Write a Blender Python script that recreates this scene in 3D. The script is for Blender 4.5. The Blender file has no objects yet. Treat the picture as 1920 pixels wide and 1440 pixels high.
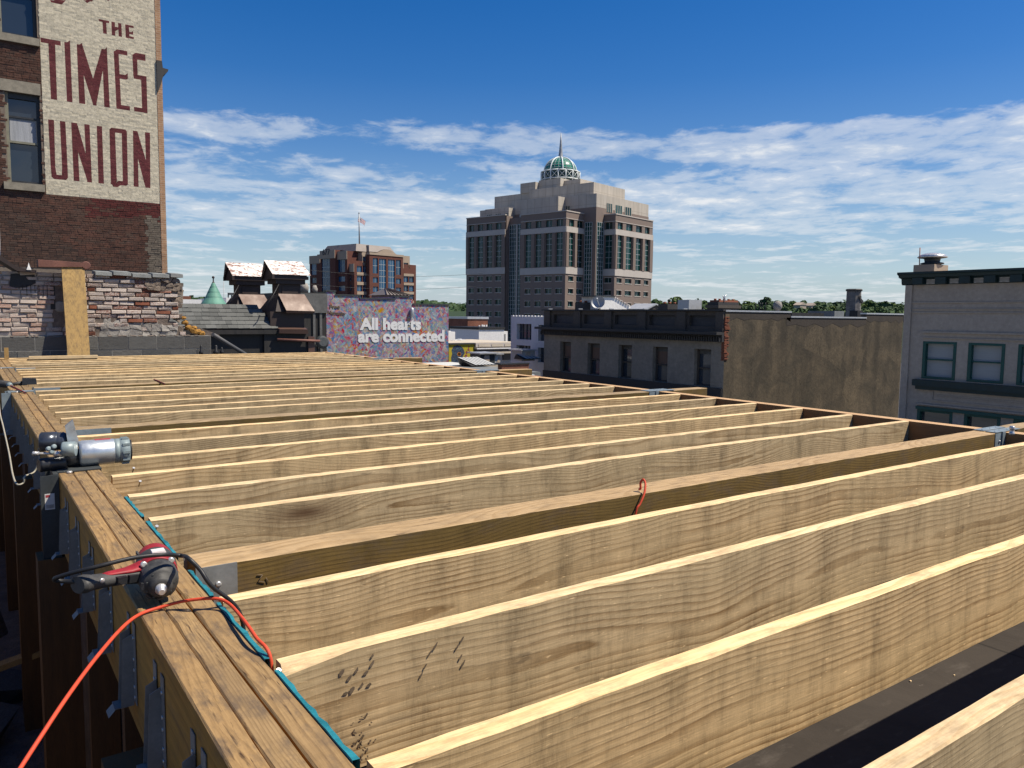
import bpy, math, random
from mathutils import Vector, Matrix
random.seed(7)
S = bpy.context.scene
COL = S.collection
R = math.radians

# ------------------------------------------------------------------ camera
CAM = Vector((0, 0, 0.661))
FW = Vector((0.57356, 0.81446, -0.08757)).normalized()
RT = Vector((0.8175, -0.5753, 0.0109)).normalized()
RT = (RT - FW * RT.dot(FW)).normalized()
UP = RT.cross(FW).normalized()
FPX = 1459.7
cam = bpy.data.cameras.new('camera')
cam.sensor_width = 36; cam.sensor_fit = 'HORIZONTAL'
cam.lens = FPX / 1920 * 36
cam.clip_start = 0.05; cam.clip_end = 9000
camo = bpy.data.objects.new('camera', cam); COL.objects.link(camo)
m3 = Matrix((RT, UP, -FW)).transposed().to_4x4(); m3.translation = CAM
camo.matrix_world = m3
S.camera = camo

# ------------------------------------------------------------------ world, sun, exposure
SUNV = Vector((0.50, -0.40, 1.0)).normalized()
W = bpy.data.worlds.new('World'); S.world = W; W.use_nodes = True
wt = W.node_tree; wt.nodes.clear()
def wn(t, **k):
    n = wt.nodes.new(t)
    for a, b in k.items(): setattr(n, a, b)
    return n
def wmath(op, a, b=None, clamp=False):
    n = wn('ShaderNodeMath', operation=op, use_clamp=clamp)
    for i, s in enumerate((a, b)):
        if s is None: continue
        if isinstance(s, (int, float)): n.inputs[i].default_value = s
        else: wt.links.new(s, n.inputs[i])
    return n.outputs[0]
def wramp(fac, stops, interp='LINEAR'):
    r = wn('ShaderNodeValToRGB'); r.color_ramp.interpolation = interp
    e = r.color_ramp.elements
    while len(e) < len(stops): e.new(0.5)
    for el, (p, c) in zip(e, stops):
        el.position = p; el.color = (c, c, c, 1) if isinstance(c, (int, float)) else (*c, 1)
    wt.links.new(fac, r.inputs[0]); return r.outputs[0]
sky = wn('ShaderNodeTexSky', sky_type='NISHITA', sun_disc=False)
sky.sun_elevation = math.asin(SUNV.z); sky.sun_rotation = math.atan2(SUNV.x, SUNV.y)
sky.altitude = 60; sky.air_density = 1.0; sky.dust_density = 0.35; sky.ozone_density = 2.2
tc = wn('ShaderNodeTexCoord')
sep = wn('ShaderNodeSeparateXYZ'); wt.links.new(tc.outputs['Generated'], sep.inputs[0])
dz = sep.outputs[2]
dzc = wmath('MAXIMUM', dz, 0.0)
den = wmath('ADD', dzc, 0.06)
comb = wn('ShaderNodeCombineXYZ')
wt.links.new(wmath('DIVIDE', sep.outputs[0], den), comb.inputs[0])
wt.links.new(wmath('DIVIDE', sep.outputs[1], den), comb.inputs[1])
def cloudmap(rot, sx, sy, loc=(0, 0, 0)):
    m0 = wn('ShaderNodeMapping'); m0.inputs['Rotation'].default_value = (0, 0, R(rot)); wt.links.new(comb.outputs[0], m0.inputs[0])
    mp = wn('ShaderNodeMapping'); mp.inputs['Scale'].default_value = (sx, sy, 1); mp.inputs['Location'].default_value = loc
    wt.links.new(m0.outputs[0], mp.inputs[0]); return mp.outputs[0]
def wnoise(vec, scale, detail=6, rough=0.55, dist=0.0):
    n = wn('ShaderNodeTexNoise'); n.inputs['Scale'].default_value = scale
    n.inputs['Detail'].default_value = detail; n.inputs['Roughness'].default_value = rough
    n.inputs['Distortion'].default_value = dist
    wt.links.new(vec, n.inputs['Vector']); return n.outputs[0]
# altocumulus sheet: puffs along rows, a broad sheet noise and fine shreds
puffs = wnoise(cloudmap(33, 1.7, 1.55), 1.25, 6, 0.6, 0.3)
broad = wnoise(cloudmap(31, 0.30, 0.85, (1.7, 4.2, 0)), 1.0, 3, 0.5, 0.2)
shred = wnoise(cloudmap(36, 4.4, 3.6), 1.7, 5, 0.62, 0.5)
edge = wmath('MULTIPLY', wmath('SUBTRACT', broad, 0.5), 0.10)
dze = wmath('ADD', dz, edge)
cover = wramp(dze, [(0.0, 0.50), (0.03, 0.49), (0.085, 0.47), (0.105, 0.53), (0.15, 0.58), (0.175, 0.51), (0.195, 0.60), (0.218, 0.53), (0.240, 0.34), (0.30, 0.24)])
dens = wmath('ADD', wmath('MULTIPLY', puffs, 0.50), wmath('ADD', wmath('MULTIPLY', broad, 0.34), wmath('MULTIPLY', shred, 0.22)))
mask = wmath('MULTIPLY', wmath('SUBTRACT', wmath('ADD', dens, cover), 0.992), 4.6, True)
mask = wramp(mask, [(0.0, 0.0), (0.5, 0.5), (1.0, 0.88)], 'EASE')
# thin veil of high cloud near the horizon
veil = wramp(dz, [(0.0, 0.72), (0.05, 0.52), (0.12, 0.24), (0.2, 0.06), (0.28, 0.0)])
bw = wn('ShaderNodeMixRGB'); bw.inputs[2].default_value = (4.4, 5.6, 7.4, 1)
# colour of clear sky: deepen slightly, as on a clear dry day
hs = wn('ShaderNodeHueSaturation'); hs.inputs['Saturation'].default_value = 1.48; hs.inputs['Value'].default_value = 1.12; hs.inputs['Hue'].default_value = 0.512
wt.links.new(sky.outputs[0], hs.inputs['Color'])
wt.links.new(hs.outputs[0], bw.inputs[1]); wt.links.new(veil, bw.inputs[0])
ccol = wn('ShaderNodeMixRGB'); ccol.inputs[1].default_value = (6.0, 6.9, 7.9, 1); ccol.inputs[2].default_value = (9.3, 9.4, 9.5, 1)
wt.links.new(wramp(dens, [(0.42, 0.0), (0.66, 1.0)]), ccol.inputs[0])
mx = wn('ShaderNodeMixRGB'); wt.links.new(mask, mx.inputs[0]); wt.links.new(bw.outputs[0], mx.inputs[1]); wt.links.new(ccol.outputs[0], mx.inputs[2])
bg = wn('ShaderNodeBackground'); bg.inputs['Strength'].default_value = 0.068
wt.links.new(mx.outputs[0], bg.inputs[0])
wo = wn('ShaderNodeOutputWorld'); wt.links.new(bg.outputs[0], wo.inputs[0])
sun = bpy.data.lights.new('sun', 'SUN'); sun.energy = 4.9; sun.angle = R(0.53); sun.color = (1.0, 0.91, 0.76)
suno = bpy.data.objects.new('sun', sun); COL.objects.link(suno)
suno.rotation_euler = SUNV.to_track_quat('Z', 'Y').to_euler(); suno.location = (0, 0, 40)
vs = S.view_settings
S.display_settings.display_device = 'sRGB'
vs.view_transform = 'Standard'; vs.look = 'None'; vs.gamma = 1; vs.exposure = 0.50; vs.use_curve_mapping = False

# ------------------------------------------------------------------ survey: sight lines used to work out real positions
def ray(x, y): return FW + RT * ((x - 960) / FPX) - UP * ((y - 720) / FPX)
def onY(x, y, Y): d = ray(x, y); return CAM + d * (Y / d.y)
def onX(x, y, X): d = ray(x, y); return CAM + d * (X / d.x)
def onZ(x, y, Z): d = ray(x, y); return CAM + d * ((Z - CAM.z) / d.z)
def onP(x, y, P, n): d = ray(x, y); return CAM + d * ((P - CAM).dot(n) / d.dot(n))

# ------------------------------------------------------------------ node materials
class NT:
    def __init__(s, name):
        s.m = bpy.data.materials.new(name); s.m.use_nodes = True
        s.t = s.m.node_tree; s.b = s.t.nodes['Principled BSDF']
    def n(s, typ, **k):
        n = s.t.nodes.new(typ)
        for a, b in k.items(): setattr(n, a, b)
        return n
    def set(s, inp, v):
        if v is None: return
        if hasattr(v, 'is_output'): s.t.links.new(v, inp)
        elif isinstance(v, (tuple, list)) and len(v) == 3 and inp.type == 'RGBA': inp.default_value = (*v, 1)
        else: inp.default_value = v
    def math(s, op, a, b=None, clamp=False):
        n = s.n('ShaderNodeMath', operation=op, use_clamp=clamp)
        s.set(n.inputs[0], a); s.set(n.inputs[1], b); return n.outputs[0]
    def vmath(s, op, a, b=None):
        n = s.n('ShaderNodeVectorMath', operation=op); s.set(n.inputs[0], a); s.set(n.inputs[1], b); return n.outputs[0]
    def coord(s, kind='Object', shift=True):
        tc = s.n('ShaderNodeTexCoord').outputs[kind]
        if shift:
            oi = s.n('ShaderNodeObjectInfo').outputs['Random']
            tc = s.vmath('ADD', tc, s.comb(s.math('MULTIPLY', oi, 37.0), s.math('MULTIPLY', oi, 17.0), s.math('MULTIPLY', oi, 0.0)))
        return tc
    def rnd(s): return s.n('ShaderNodeObjectInfo').outputs['Random']
    def comb(s, x=0.0, y=0.0, z=0.0):
        n = s.n('ShaderNodeCombineXYZ')
        for i, v in enumerate((x, y, z)): s.set(n.inputs[i], v)
        return n.outputs[0]
    def sep(s, v): n = s.n('ShaderNodeSeparateXYZ'); s.set(n.inputs[0], v); return n.outputs
    def map(s, v, sc=(1, 1, 1), rot=(0, 0, 0)):
        n = s.n('ShaderNodeMapping'); s.set(n.inputs[0], v); n.inputs['Scale'].default_value = sc
        n.inputs['Rotation'].default_value = rot; return n.outputs[0]
    def noise(s, v, scale, detail=4, rough=0.55, dist=0, col=False):
        n = s.n('ShaderNodeTexNoise'); s.set(n.inputs['Vector'], v); n.inputs['Scale'].default_value = scale
        n.inputs['Detail'].default_value = detail; n.inputs['Roughness'].default_value = rough; n.inputs['Distortion'].default_value = dist
        return n.outputs[1 if col else 0]
    def vor(s, v, scale, feature='F1', out='Distance'):
        n = s.n('ShaderNodeTexVoronoi', feature=feature); s.set(n.inputs['Vector'], v); n.inputs['Scale'].default_value = scale
        return n.outputs[out]
    def ramp(s, f, stops, interp='LINEAR'):
        n = s.n('ShaderNodeValToRGB'); n.color_ramp.interpolation = interp; e = n.color_ramp.elements
        while len(e) < len(stops): e.new(0.5)
        for el, (p, c) in zip(e, stops):
            el.position = p; el.color = (c, c, c, 1) if isinstance(c, (int, float)) else (*c, 1)
        s.set(n.inputs[0], f); return n.outputs[0]
    def mix(s, f, a, b, mode='MIX'):
        n = s.n('ShaderNodeMixRGB', blend_type=mode); s.set(n.inputs[0], f); s.set(n.inputs[1], a); s.set(n.inputs[2], b); return n.outputs[0]
    def bump(s, h, strength=0.5, dist=0.01):
        n = s.n('ShaderNodeBump'); n.inputs['Strength'].default_value = strength; n.inputs['Distance'].default_value = dist
        s.set(n.inputs['Height'], h); s.t.links.new(n.outputs[0], s.b.inputs['Normal'])
    def out(s, col=None, rough=None, metal=None, spec=None):
        s.set(s.b.inputs['Base Color'], col); s.set(s.b.inputs['Roughness'], rough); s.set(s.b.inputs['Metallic'], metal)
        s.set(s.b.inputs['Specular IOR Level'], spec); return s.m

def plain(name, col, rough=0.7, metal=0.0, var=0.25, scale=6.0, bump=0.15, bd=0.01, spec=0.4, stretch=(1, 1, 1)):
    t = NT(name); v = t.map(t.coord(), stretch)
    n1 = t.noise(v, scale, 6, 0.6); n2 = t.noise(v, scale * 9, 3)
    f = t.math('ADD', t.math('MULTIPLY', n1, 0.7), t.math('MULTIPLY', n2, 0.3))
    lo = tuple(c * (1 - var) for c in col); hi = tuple(min(1, c * (1 + var)) for c in col)
    if bump: t.bump(f, bump, bd)
    return t.out(t.ramp(f, [(0.3, lo), (0.7, hi)]), t.ramp(n1, [(0.3, max(0.03, rough - 0.1)), (0.7, min(1, rough + 0.1))]), metal, spec)

def lumber(name, light, dark, zc=0.0, yc=-0.06, ringw=0.009, axis=0, saw=0.22, wander=0.07, knots=True, tint=None, checks=0.0, dirt=0.0, flecks=0.0):
    t = NT(name); v = t.coord('Object', False); o = t.sep(v); r = t.rnd()
    L, A, Z = (o[0], o[1], o[2]) if axis == 0 else ((o[1], o[0], o[2]) if axis == 1 else (o[2], o[1], o[0]))
    off = t.math('MULTIPLY', r, 61.0)
    Ls = t.math('ADD', L, off)
    slow = t.noise(t.comb(Ls, off, 0.0), 0.75, 2, 0.5)
    med = t.noise(t.comb(t.math('MULTIPLY', Ls, 2.2), t.math('MULTIPLY', A, 4.0), t.math('MULTIPLY', Z, 10.0)), 1.2, 3, 0.5)
    fine = t.noise(t.comb(t.math('MULTIPLY', Ls, 9.0), t.math('MULTIPLY', A, 40.0), t.math('MULTIPLY', Z, 40.0)), 1.4, 4, 0.6)
    z2 = t.math('ADD', t.math('SUBTRACT', Z, zc), t.math('MULTIPLY', t.math('SUBTRACT', slow, 0.5), wander * 4))
    z2 = t.math('ADD', z2, t.math('MULTIPLY', t.math('SUBTRACT', t.math('FRACT', t.math('MULTIPLY', r, 13.7)), 0.5), 0.16))
    a2 = t.math('SUBTRACT', A, yc)
    rad = t.math('SQRT', t.math('ADD', t.math('MULTIPLY', z2, z2), t.math('MULTIPLY', a2, a2)))
    # knots bend the rings around them
    kv = t.comb(t.math('MULTIPLY', Ls, 0.85), 0.0, t.math('MULTIPLY', t.math('ADD', Z, t.math('MULTIPLY', r, 3.0)), 3.3))
    kd = t.vor(kv, 1.0)
    rad = t.math('ADD', rad, t.math('MULTIPLY', t.math('POWER', t.math('SUBTRACT', 1.0, t.math('MINIMUM', kd, 1.0)), 4.0), 0.035))
    rad = t.math('ADD', rad, t.math('ADD', t.math('MULTIPLY', med, 0.013), t.math('MULTIPLY', fine, 0.0035)))
    ring = t.math('FRACT', t.math('DIVIDE', rad, t.math('MULTIPLY', ringw, t.math('ADD', 0.62, t.math('MULTIPLY', t.math('FRACT', t.math('MULTIPLY', r, 23.3)), 0.95)))))
    late = t.ramp(ring, [(0.0, 0.05), (0.40, 0.12), (0.78, 0.85), (0.90, 1.0), (1.0, 0.05)])
    broad = t.noise(t.comb(t.math('MULTIPLY', Ls, 1.1), 0.0, t.math('MULTIPLY', Z, 9.0)), 1.6, 3)
    amt = t.math('MULTIPLY', late, t.ramp(broad, [(0.3, 0.35), (0.7, 1.0)]))
    col = t.mix(amt, light, dark)
    hue = tint or tuple(c * 0.82 for c in light)
    col = t.mix(t.ramp(t.noise(t.comb(Ls, 0.0, t.math('MULTIPLY', Z, 3.0)), 1.7, 4), [(0.42, 0.0), (0.72, 0.75)]), col, hue)
    # band-saw marks across the face
    sw = t.noise(t.comb(Ls, 0.0, t.math('MULTIPLY', Z, 0.22)), 26.0, 5, 0.85)
    sw2 = t.noise(t.comb(Ls, 3.0, t.math('MULTIPLY', Z, 0.15)), 9.0, 2, 0.5)
    swf = t.math('ADD', t.math('MULTIPLY', sw, 0.5), t.math('MULTIPLY', sw2, 0.5))
    col = t.mix(1.0, col, t.ramp(swf, [(0.36, 1.0 - saw), (0.47, 1.0 - saw * 0.25), (0.52, 1.0), (0.66, 1.0 + saw * 0.45)]), 'MULTIPLY')
    if flecks:
        fk = t.noise(t.comb(t.math('MULTIPLY', Ls, 30.0), 0.0, t.math('MULTIPLY', Z, 150.0)), 1.0, 2, 0.5)
        col = t.mix(t.ramp(fk, [(0.66, 0.0), (0.74, flecks)]), col, tuple(min(1, c * 1.7) for c in light))  # specks of sheen painted in as pale flecks
    fib = t.noise(t.comb(t.math('MULTIPLY', Ls, 14.0), t.math('MULTIPLY', A, 260.0), t.math('MULTIPLY', Z, 260.0)), 1.0, 3, 0.6)
    col = t.mix(1.0, col, t.ramp(fib, [(0.3, 0.82), (0.7, 1.1)]), 'MULTIPLY')
    col = t.mix(1.0, col, t.ramp(t.math('FRACT', t.math('MULTIPLY', r, 7.31)), [(0.0, (0.82, 0.84, 0.86)), (0.5, (1, 1, 1)), (1.0, (1.1, 1.04, 0.94))]), 'MULTIPLY')
    if flecks:
        ws = t.noise(t.comb(t.math('MULTIPLY', Ls, 0.9), 5.0, t.math('MULTIPLY', Z, 7.0)), 1.5, 6, 0.7, 0.6)
        col = t.mix(t.ramp(ws, [(0.58, 0.0), (0.72, 0.40)]), col, (0.18, 0.145, 0.10))
        col = t.mix(t.ramp(t.noise(t.comb(t.math('MULTIPLY', Ls, 5.0), 9.0, t.math('MULTIPLY', Z, 16.0)), 1.3, 3, 0.6), [(0.70, 0.0), (0.74, 0.5)]), col, (0.12, 0.085, 0.05))
    if knots: col = t.mix(t.ramp(kd, [(0.045, 0.95), (0.095, 0.45), (0.19, 0.0)]), col, (0.09, 0.045, 0.02))
    if checks:
        ck = t.noise(t.comb(t.math('MULTIPLY', Ls, 6.5), t.math('MULTIPLY', A, 85.0), t.math('MULTIPLY', Z, 85.0)), 1.0, 4, 0.65, 0.4)
        col = t.mix(t.ramp(ck, [(0.60, 0.0), (0.68, checks)]), col, (0.055, 0.03, 0.015))
    if dirt:
        dn = t.noise(t.comb(t.math('MULTIPLY', Ls, 4.0), t.math('MULTIPLY', A, 9.0), t.math('MULTIPLY', Z, 9.0)), 2.2, 7, 0.7)
        col = t.mix(t.ramp(dn, [(0.48, 0.0), (0.66, dirt)]), col, (0.12, 0.085, 0.055))
    t.bump(t.math('ADD', t.math('ADD', t.math('MULTIPLY', swf, 1.0), t.math('MULTIPLY', late, -0.15)), t.math('MULTIPLY', fib, 0.4)), 0.42, 0.003)
    return t.out(col, 0.72, 0.0, 0.25)

def bricky(name, stops, grime=0.4, scale=9.0, bump=0.6):
    t = NT(name); v = t.coord(); r = t.rnd()
    col = t.ramp(r, stops)
    n = t.noise(v, scale, 6, 0.65); n2 = t.noise(v, scale * 5, 4)
    col = t.mix(t.ramp(n, [(0.45, 0.0), (0.75, grime)]), col, (0.05, 0.04, 0.035))
    col = t.mix(1.0, col, t.ramp(n2, [(0.3, 0.75), (0.7, 1.15)]), 'MULTIPLY')
    t.bump(t.math('ADD', n, t.math('MULTIPLY', n2, 0.5)), bump, 0.01)
    return t.out(col, 0.9, 0, 0.2)

def painted(name, stops, coat, amount, scale=6.0):
    # brick with a worn coat of paint over it
    t = NT(name); v = t.coord(); r = t.rnd()
    col = t.ramp(r, stops)
    n = t.noise(v, scale, 7, 0.7); n2 = t.noise(v, scale * 6, 4)
    lvl = t.math('ADD', n, t.math('MULTIPLY', t.math('SUBTRACT', t.math('FRACT', t.math('MULTIPLY', r, 9.7)), 0.5), 0.30))
    coatc = t.mix(n2, tuple(c * 0.72 for c in coat), coat)
    col = t.mix(t.ramp(lvl, [(0.5 - amount, 0.93), (0.62 - amount * 0.6, 0.0)]), col, coatc)
    col = t.mix(t.ramp(n2, [(0.55, 0.0), (0.75, 0.5)]), col, (0.06, 0.045, 0.04))
    t.bump(t.math('ADD', n, t.math('MULTIPLY', n2, 0.5)), 0.7, 0.012)
    return t.out(col, 0.9, 0, 0.2)

def stained(name, base, spots, streak=(0.8, 0.8, 0.35), rough=0.9, amount=0.6):
    t = NT(name); v = t.coord('Object', False)
    a = t.noise(t.map(v, (1.1, 1.1, 0.8)), 0.35, 7, 0.65, 0.4); b = t.noise(t.map(v, streak), 1.1, 6, 0.6); c = t.noise(v, 7.0, 5, 0.7)
    col = t.mix(t.ramp(a, [(0.38, 0.0), (0.66, amount)]), base, spots[0])
    col = t.mix(t.ramp(b, [(0.45, 0.0), (0.7, amount * 0.8)]), col, spots[1])
    col = t.mix(1.0, col, t.ramp(c, [(0.3, 0.86), (0.7, 1.12)]), 'MULTIPLY')
    t.bump(t.math('ADD', c, a), 0.35, 0.03)
    return t.out(col, rough, 0, 0.2)

def courses(name, base, dark, bh=0.075, bw=0.22, mortar=None, var=0.3, axis=0):
    # brick courses too far off to tell apart
    t = NT(name); v = t.coord('Object', False); o = t.sep(v)
    b = t.n('ShaderNodeTexBrick'); b.inputs['Scale'].default_value = 1
    b.inputs['Brick Width'].default_value = bw; b.inputs['Row Height'].default_value = bh; b.inputs['Mortar Size'].default_value = bh * 0.09
    t.set(b.inputs['Vector'], t.comb(t.math('ADD', o[0], o[1]), o[2], 0.0))
    t.set(b.inputs['Color1'], base); t.set(b.inputs['Color2'], dark); t.set(b.inputs['Mortar'], mortar or tuple(c * 1.15 for c in base))
    n = t.noise(v, 0.6, 6, 0.65); n2 = t.noise(v, 4.0, 5, 0.65)
    col = t.mix(1.0, b.outputs[0], t.ramp(n, [(0.3, 1 - var), (0.7, 1 + var * 0.5)]), 'MULTIPLY')
    col = t.mix(1.0, col, t.ramp(n2, [(0.3, 0.85), (0.7, 1.12)]), 'MULTIPLY')
    t.bump(b.outputs[1], -0.3, 0.01)
    return t.out(col, 0.9, 0, 0.2)

def glassy(name, col, rough=0.06, spec=0.8):
    t = NT(name); v = t.coord(); n = t.noise(v, 0.35, 3)
    r = t.rnd()
    c = t.mix(r, tuple(x * 0.55 for x in col), tuple(x * 1.5 for x in col))
    t.bump(n, 0.06, 0.2)
    return t.out(c, rough, 0, spec)

M = {}
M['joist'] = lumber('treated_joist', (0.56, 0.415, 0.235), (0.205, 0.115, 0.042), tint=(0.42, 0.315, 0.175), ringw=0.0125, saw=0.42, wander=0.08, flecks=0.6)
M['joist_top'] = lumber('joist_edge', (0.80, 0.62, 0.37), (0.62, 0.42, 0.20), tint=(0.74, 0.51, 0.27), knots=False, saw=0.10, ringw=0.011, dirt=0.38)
M['ply'] = lumber('beam_ply', (0.34, 0.225, 0.105), (0.205, 0.128, 0.056), axis=1, tint=(0.19, 0.128, 0.068), saw=0.16, checks=0.95, dirt=0.85, knots=False, ringw=0.005, wander=0.015)
M['ply_side'] = lumber('beam_side', (0.40, 0.215, 0.048), (0.27, 0.14, 0.03), axis=1, tint=(0.31, 0.165, 0.035), saw=0.12, knots=False, ringw=0.03, dirt=0.35)
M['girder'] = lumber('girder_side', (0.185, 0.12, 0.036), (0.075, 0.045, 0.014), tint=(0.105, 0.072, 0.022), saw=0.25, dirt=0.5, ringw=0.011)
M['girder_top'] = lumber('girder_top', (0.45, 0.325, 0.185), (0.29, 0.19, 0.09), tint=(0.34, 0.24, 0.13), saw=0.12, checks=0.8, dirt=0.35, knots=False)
M['lvl'] = lumber('rim_lumber', (0.33, 0.17, 0.07), (0.2, 0.09, 0.035), axis=1, tint=(0.26, 0.13, 0.05), saw=0.1, knots=False)
M['lvl_top'] = lumber('rim_edge', (0.60, 0.40, 0.22), (0.40, 0.22, 0.10), axis=1, saw=0.1, knots=False, checks=0.5)
M['plank'] = lumber('old_plank', (0.40, 0.26, 0.10), (0.22, 0.13, 0.05), axis=1, zc=0.0, saw=0.1, dirt=0.55, checks=0.5)
M['plank_z'] = lumber('upright_plank', (0.40, 0.27, 0.11), (0.32, 0.205, 0.08), axis=2, zc=0.0, saw=0.05, dirt=0.6, ringw=0.016, checks=0.5)
M['post'] = plain('post_wood', (0.13, 0.062, 0.020), 0.75, 0, 0.35, 5, 0.4, 0.004, stretch=(6, 6, 0.6))
M['teal'] = plain('teal_paint', (0.012, 0.16, 0.20), 0.6, 0, 0.55, 18, 0.4, 0.004)
M['ink'] = plain('ink', (0.13, 0.094, 0.06), 0.8, 0, 0.5, 60, 0)
M['galv'] = plain('galvanised_steel', (0.24, 0.235, 0.22), 0.6, 0.35, 0.25, 14, 0.1, 0.002)
M['bluesteel'] = plain('primed_steel', (0.20, 0.245, 0.27), 0.5, 0.2, 0.25, 12, 0.1, 0.002)
M['darksteel'] = plain('dark_steel', (0.052, 0.058, 0.06), 0.5, 0.25, 0.3, 10, 0.15, 0.002)
M['chrome'] = plain('bright_steel', (0.62, 0.60, 0.57), 0.28, 0.55, 0.1, 12, 0)
def membrane():
    t = NT('roof_membrane'); v = t.coord('Object', False); o = t.sep(v)
    a = t.noise(v, 1.6, 7, 0.65, 0.6); b = t.noise(v, 24.0, 5, 0.7); d = t.noise(t.map(v, (3, 9, 3), (0, 0, R(20))), 1.0, 6, 0.7)
    col = t.mix(t.ramp(a, [(0.35, 0.0), (0.7, 1.0)]), (0.036, 0.030, 0.025), (0.060, 0.050, 0.041))
    col = t.mix(t.ramp(d, [(0.56, 0.0), (0.72, 0.6)]), col, (0.105, 0.09, 0.075))
    col = t.mix(t.ramp(b, [(0.66, 0.0), (0.74, 0.5)]), col, (0.15, 0.13, 0.11))
    seam = t.math('ABSOLUTE', t.math('SUBTRACT', t.math('FRACT', t.math('ADD', t.math('DIVIDE', o[0], 2.9), t.math('MULTIPLY', a, 0.015))), 0.5))
    col = t.mix(t.ramp(seam, [(0.0, 0.7), (0.004, 0.0)]), col, (0.012, 0.011, 0.010))
    t.bump(t.math('ADD', a, t.math('MULTIPLY', b, 0.2)), 0.4, 0.02); return t.out(col, 0.95, 0, 0.15)
M['membrane'] = membrane()
M['black'] = plain('black_rubber', (0.016, 0.016, 0.017), 0.5, 0, 0.4, 25, 0.2, 0.002)
M['blackgloss'] = plain('black_plastic', (0.02, 0.021, 0.024), 0.32, 0, 0.4, 30, 0.08, 0.002)
M['dusty'] = plain('dusty_black_rubber', (0.05, 0.049, 0.047), 0.6, 0, 0.55, 40, 0.25, 0.002)
M['red'] = plain('red_plastic', (0.27, 0.015, 0.022), 0.55, 0, 0.35, 45, 0.05, 0.001)
M['orange'] = plain('orange_cord', (0.56, 0.062, 0.024), 0.65, 0, 0.15, 60, 0.2, 0.001)
M['palecord'] = plain('pale_cord', (0.34, 0.31, 0.24), 0.6, 0, 0.2, 60, 0)
M['silver'] = plain('cast_aluminium', (0.56, 0.60, 0.62), 0.36, 0.75, 0.16, 16, 0.1, 0.002)
M['greyplastic'] = plain('grey_plastic', (0.21, 0.26, 0.27), 0.45, 0.1, 0.15, 20, 0.05, 0.001)
M['pipegrey'] = plain('grey_pipe', (0.085, 0.085, 0.09), 0.6, 0.0, 0.2, 8, 0.1, 0.004)
M['bluegrey'] = plain('blue_grey_metal', (0.075, 0.085, 0.105), 0.34, 0.6, 0.3, 20, 0.05, 0.001)
M['label'] = plain('paper_label', (0.62, 0.60, 0.58), 0.6, 0, 0.1, 30, 0)
M['labelred'] = plain('label_red', (0.35, 0.05, 0.06), 0.6, 0, 0.1, 30, 0)
M['block'] = bricky('concrete_block', [(0.0, (0.090, 0.090, 0.088)), (0.5, (0.115, 0.115, 0.110)), (1.0, (0.14, 0.135, 0.125))], 0.35, 5, 0.5)
M['blockmortar'] = plain('grey_mortar', (0.27, 0.26, 0.24), 0.95, 0, 0.3, 14, 0.6, 0.02)
M['oldbrick'] = painted('whitewashed_brick', [(0, (0.16, 0.062, 0.04)), (0.5, (0.24, 0.10, 0.065)), (1, (0.12, 0.055, 0.045))], (0.60, 0.525, 0.465), 0.0, 8)
M['oldbrick_pink'] = painted('pink_brick', [(0, (0.33, 0.20, 0.155)), (0.5, (0.40, 0.26, 0.20)), (1, (0.30, 0.17, 0.13))], (0.58, 0.50, 0.44), 0.0, 8)
M['oldbrick_red'] = bricky('bare_red_brick', [(0, (0.17, 0.06, 0.038)), (0.5, (0.23, 0.085, 0.05)), (1, (0.11, 0.05, 0.04))], 0.5, 9)
M['oldmortar'] = plain('old_mortar', (0.145, 0.115, 0.095), 0.95, 0, 0.5, 10, 0.9, 0.03)
M['stone'] = plain('plaster_lump', (0.27, 0.25, 0.225), 0.95, 0, 0.4, 9, 0.8, 0.03)
M['rubblestone'] = plain('rough_rubble_stone', (0.20, 0.16, 0.125), 0.95, 0, 0.5, 11, 1.0, 0.03)
M['slate'] = plain('coping_slab', (0.20, 0.21, 0.205), 0.9, 0, 0.35, 8, 0.6, 0.02)
M['foam'] = plain('yellow_foam', (0.36, 0.185, 0.04), 0.95, 0, 0.5, 16, 1.0, 0.03)
M['rust'] = plain('rust_brown_metal', (0.17, 0.075, 0.055), 0.6, 0.1, 0.35, 5, 0.3, 0.01)
M['tar'] = plain('tar', (0.022, 0.021, 0.021), 0.6, 0, 0.4, 6, 0.5, 0.02)
M['white'] = plain('white_paint', (0.78, 0.77, 0.74), 0.6, 0, 0.08, 3, 0.1, 0.01)
def timesbrick(name, stops):
    return bricky(name, stops, 0.55, 4.0, 0.5)
M['tb'] = timesbrick('dark_weathered_brick', [(0, (0.052, 0.033, 0.027)), (0.35, (0.080, 0.046, 0.035)), (0.7, (0.105, 0.058, 0.042)), (1, (0.072, 0.050, 0.040))])
def wallbrick(name, c1, c2, c3, bh=0.068, big=0.5):
    # bricks joined into one mesh: colour changes from brick to brick by position, joints are real gaps
    t = NT(name); v = t.coord('Object', False)
    w = t.n('ShaderNodeTexWhiteNoise', noise_dimensions='3D')
    o = t.sep(v)
    row = t.math('FLOOR', t.math('DIVIDE', o[2], bh))
    cell = t.math('FLOOR', t.math('ADD', t.math('DIVIDE', o[0], 0.21), t.math('MULTIPLY', t.math('MODULO', row, 2.0), 0.5)))
    t.set(w.inputs['Vector'], t.comb(cell, row, 1.0))
    col = t.ramp(w.outputs[0], [(0.0, c1), (0.5, c2), (1.0, c3)])
    n = t.noise(v, 0.9, 6, 0.65); n2 = t.noise(v, 13.0, 5, 0.7)
    col = t.mix(t.ramp(n, [(0.42, 0.0), (0.72, big)]), col, tuple(c * 0.45 for c in c1))
    col = t.mix(1.0, col, t.ramp(n2, [(0.3, 0.72), (0.7, 1.2)]), 'MULTIPLY')
    t.bump(n2, 0.5, 0.015)
    return t.out(col, 0.92, 0, 0.2)
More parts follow.
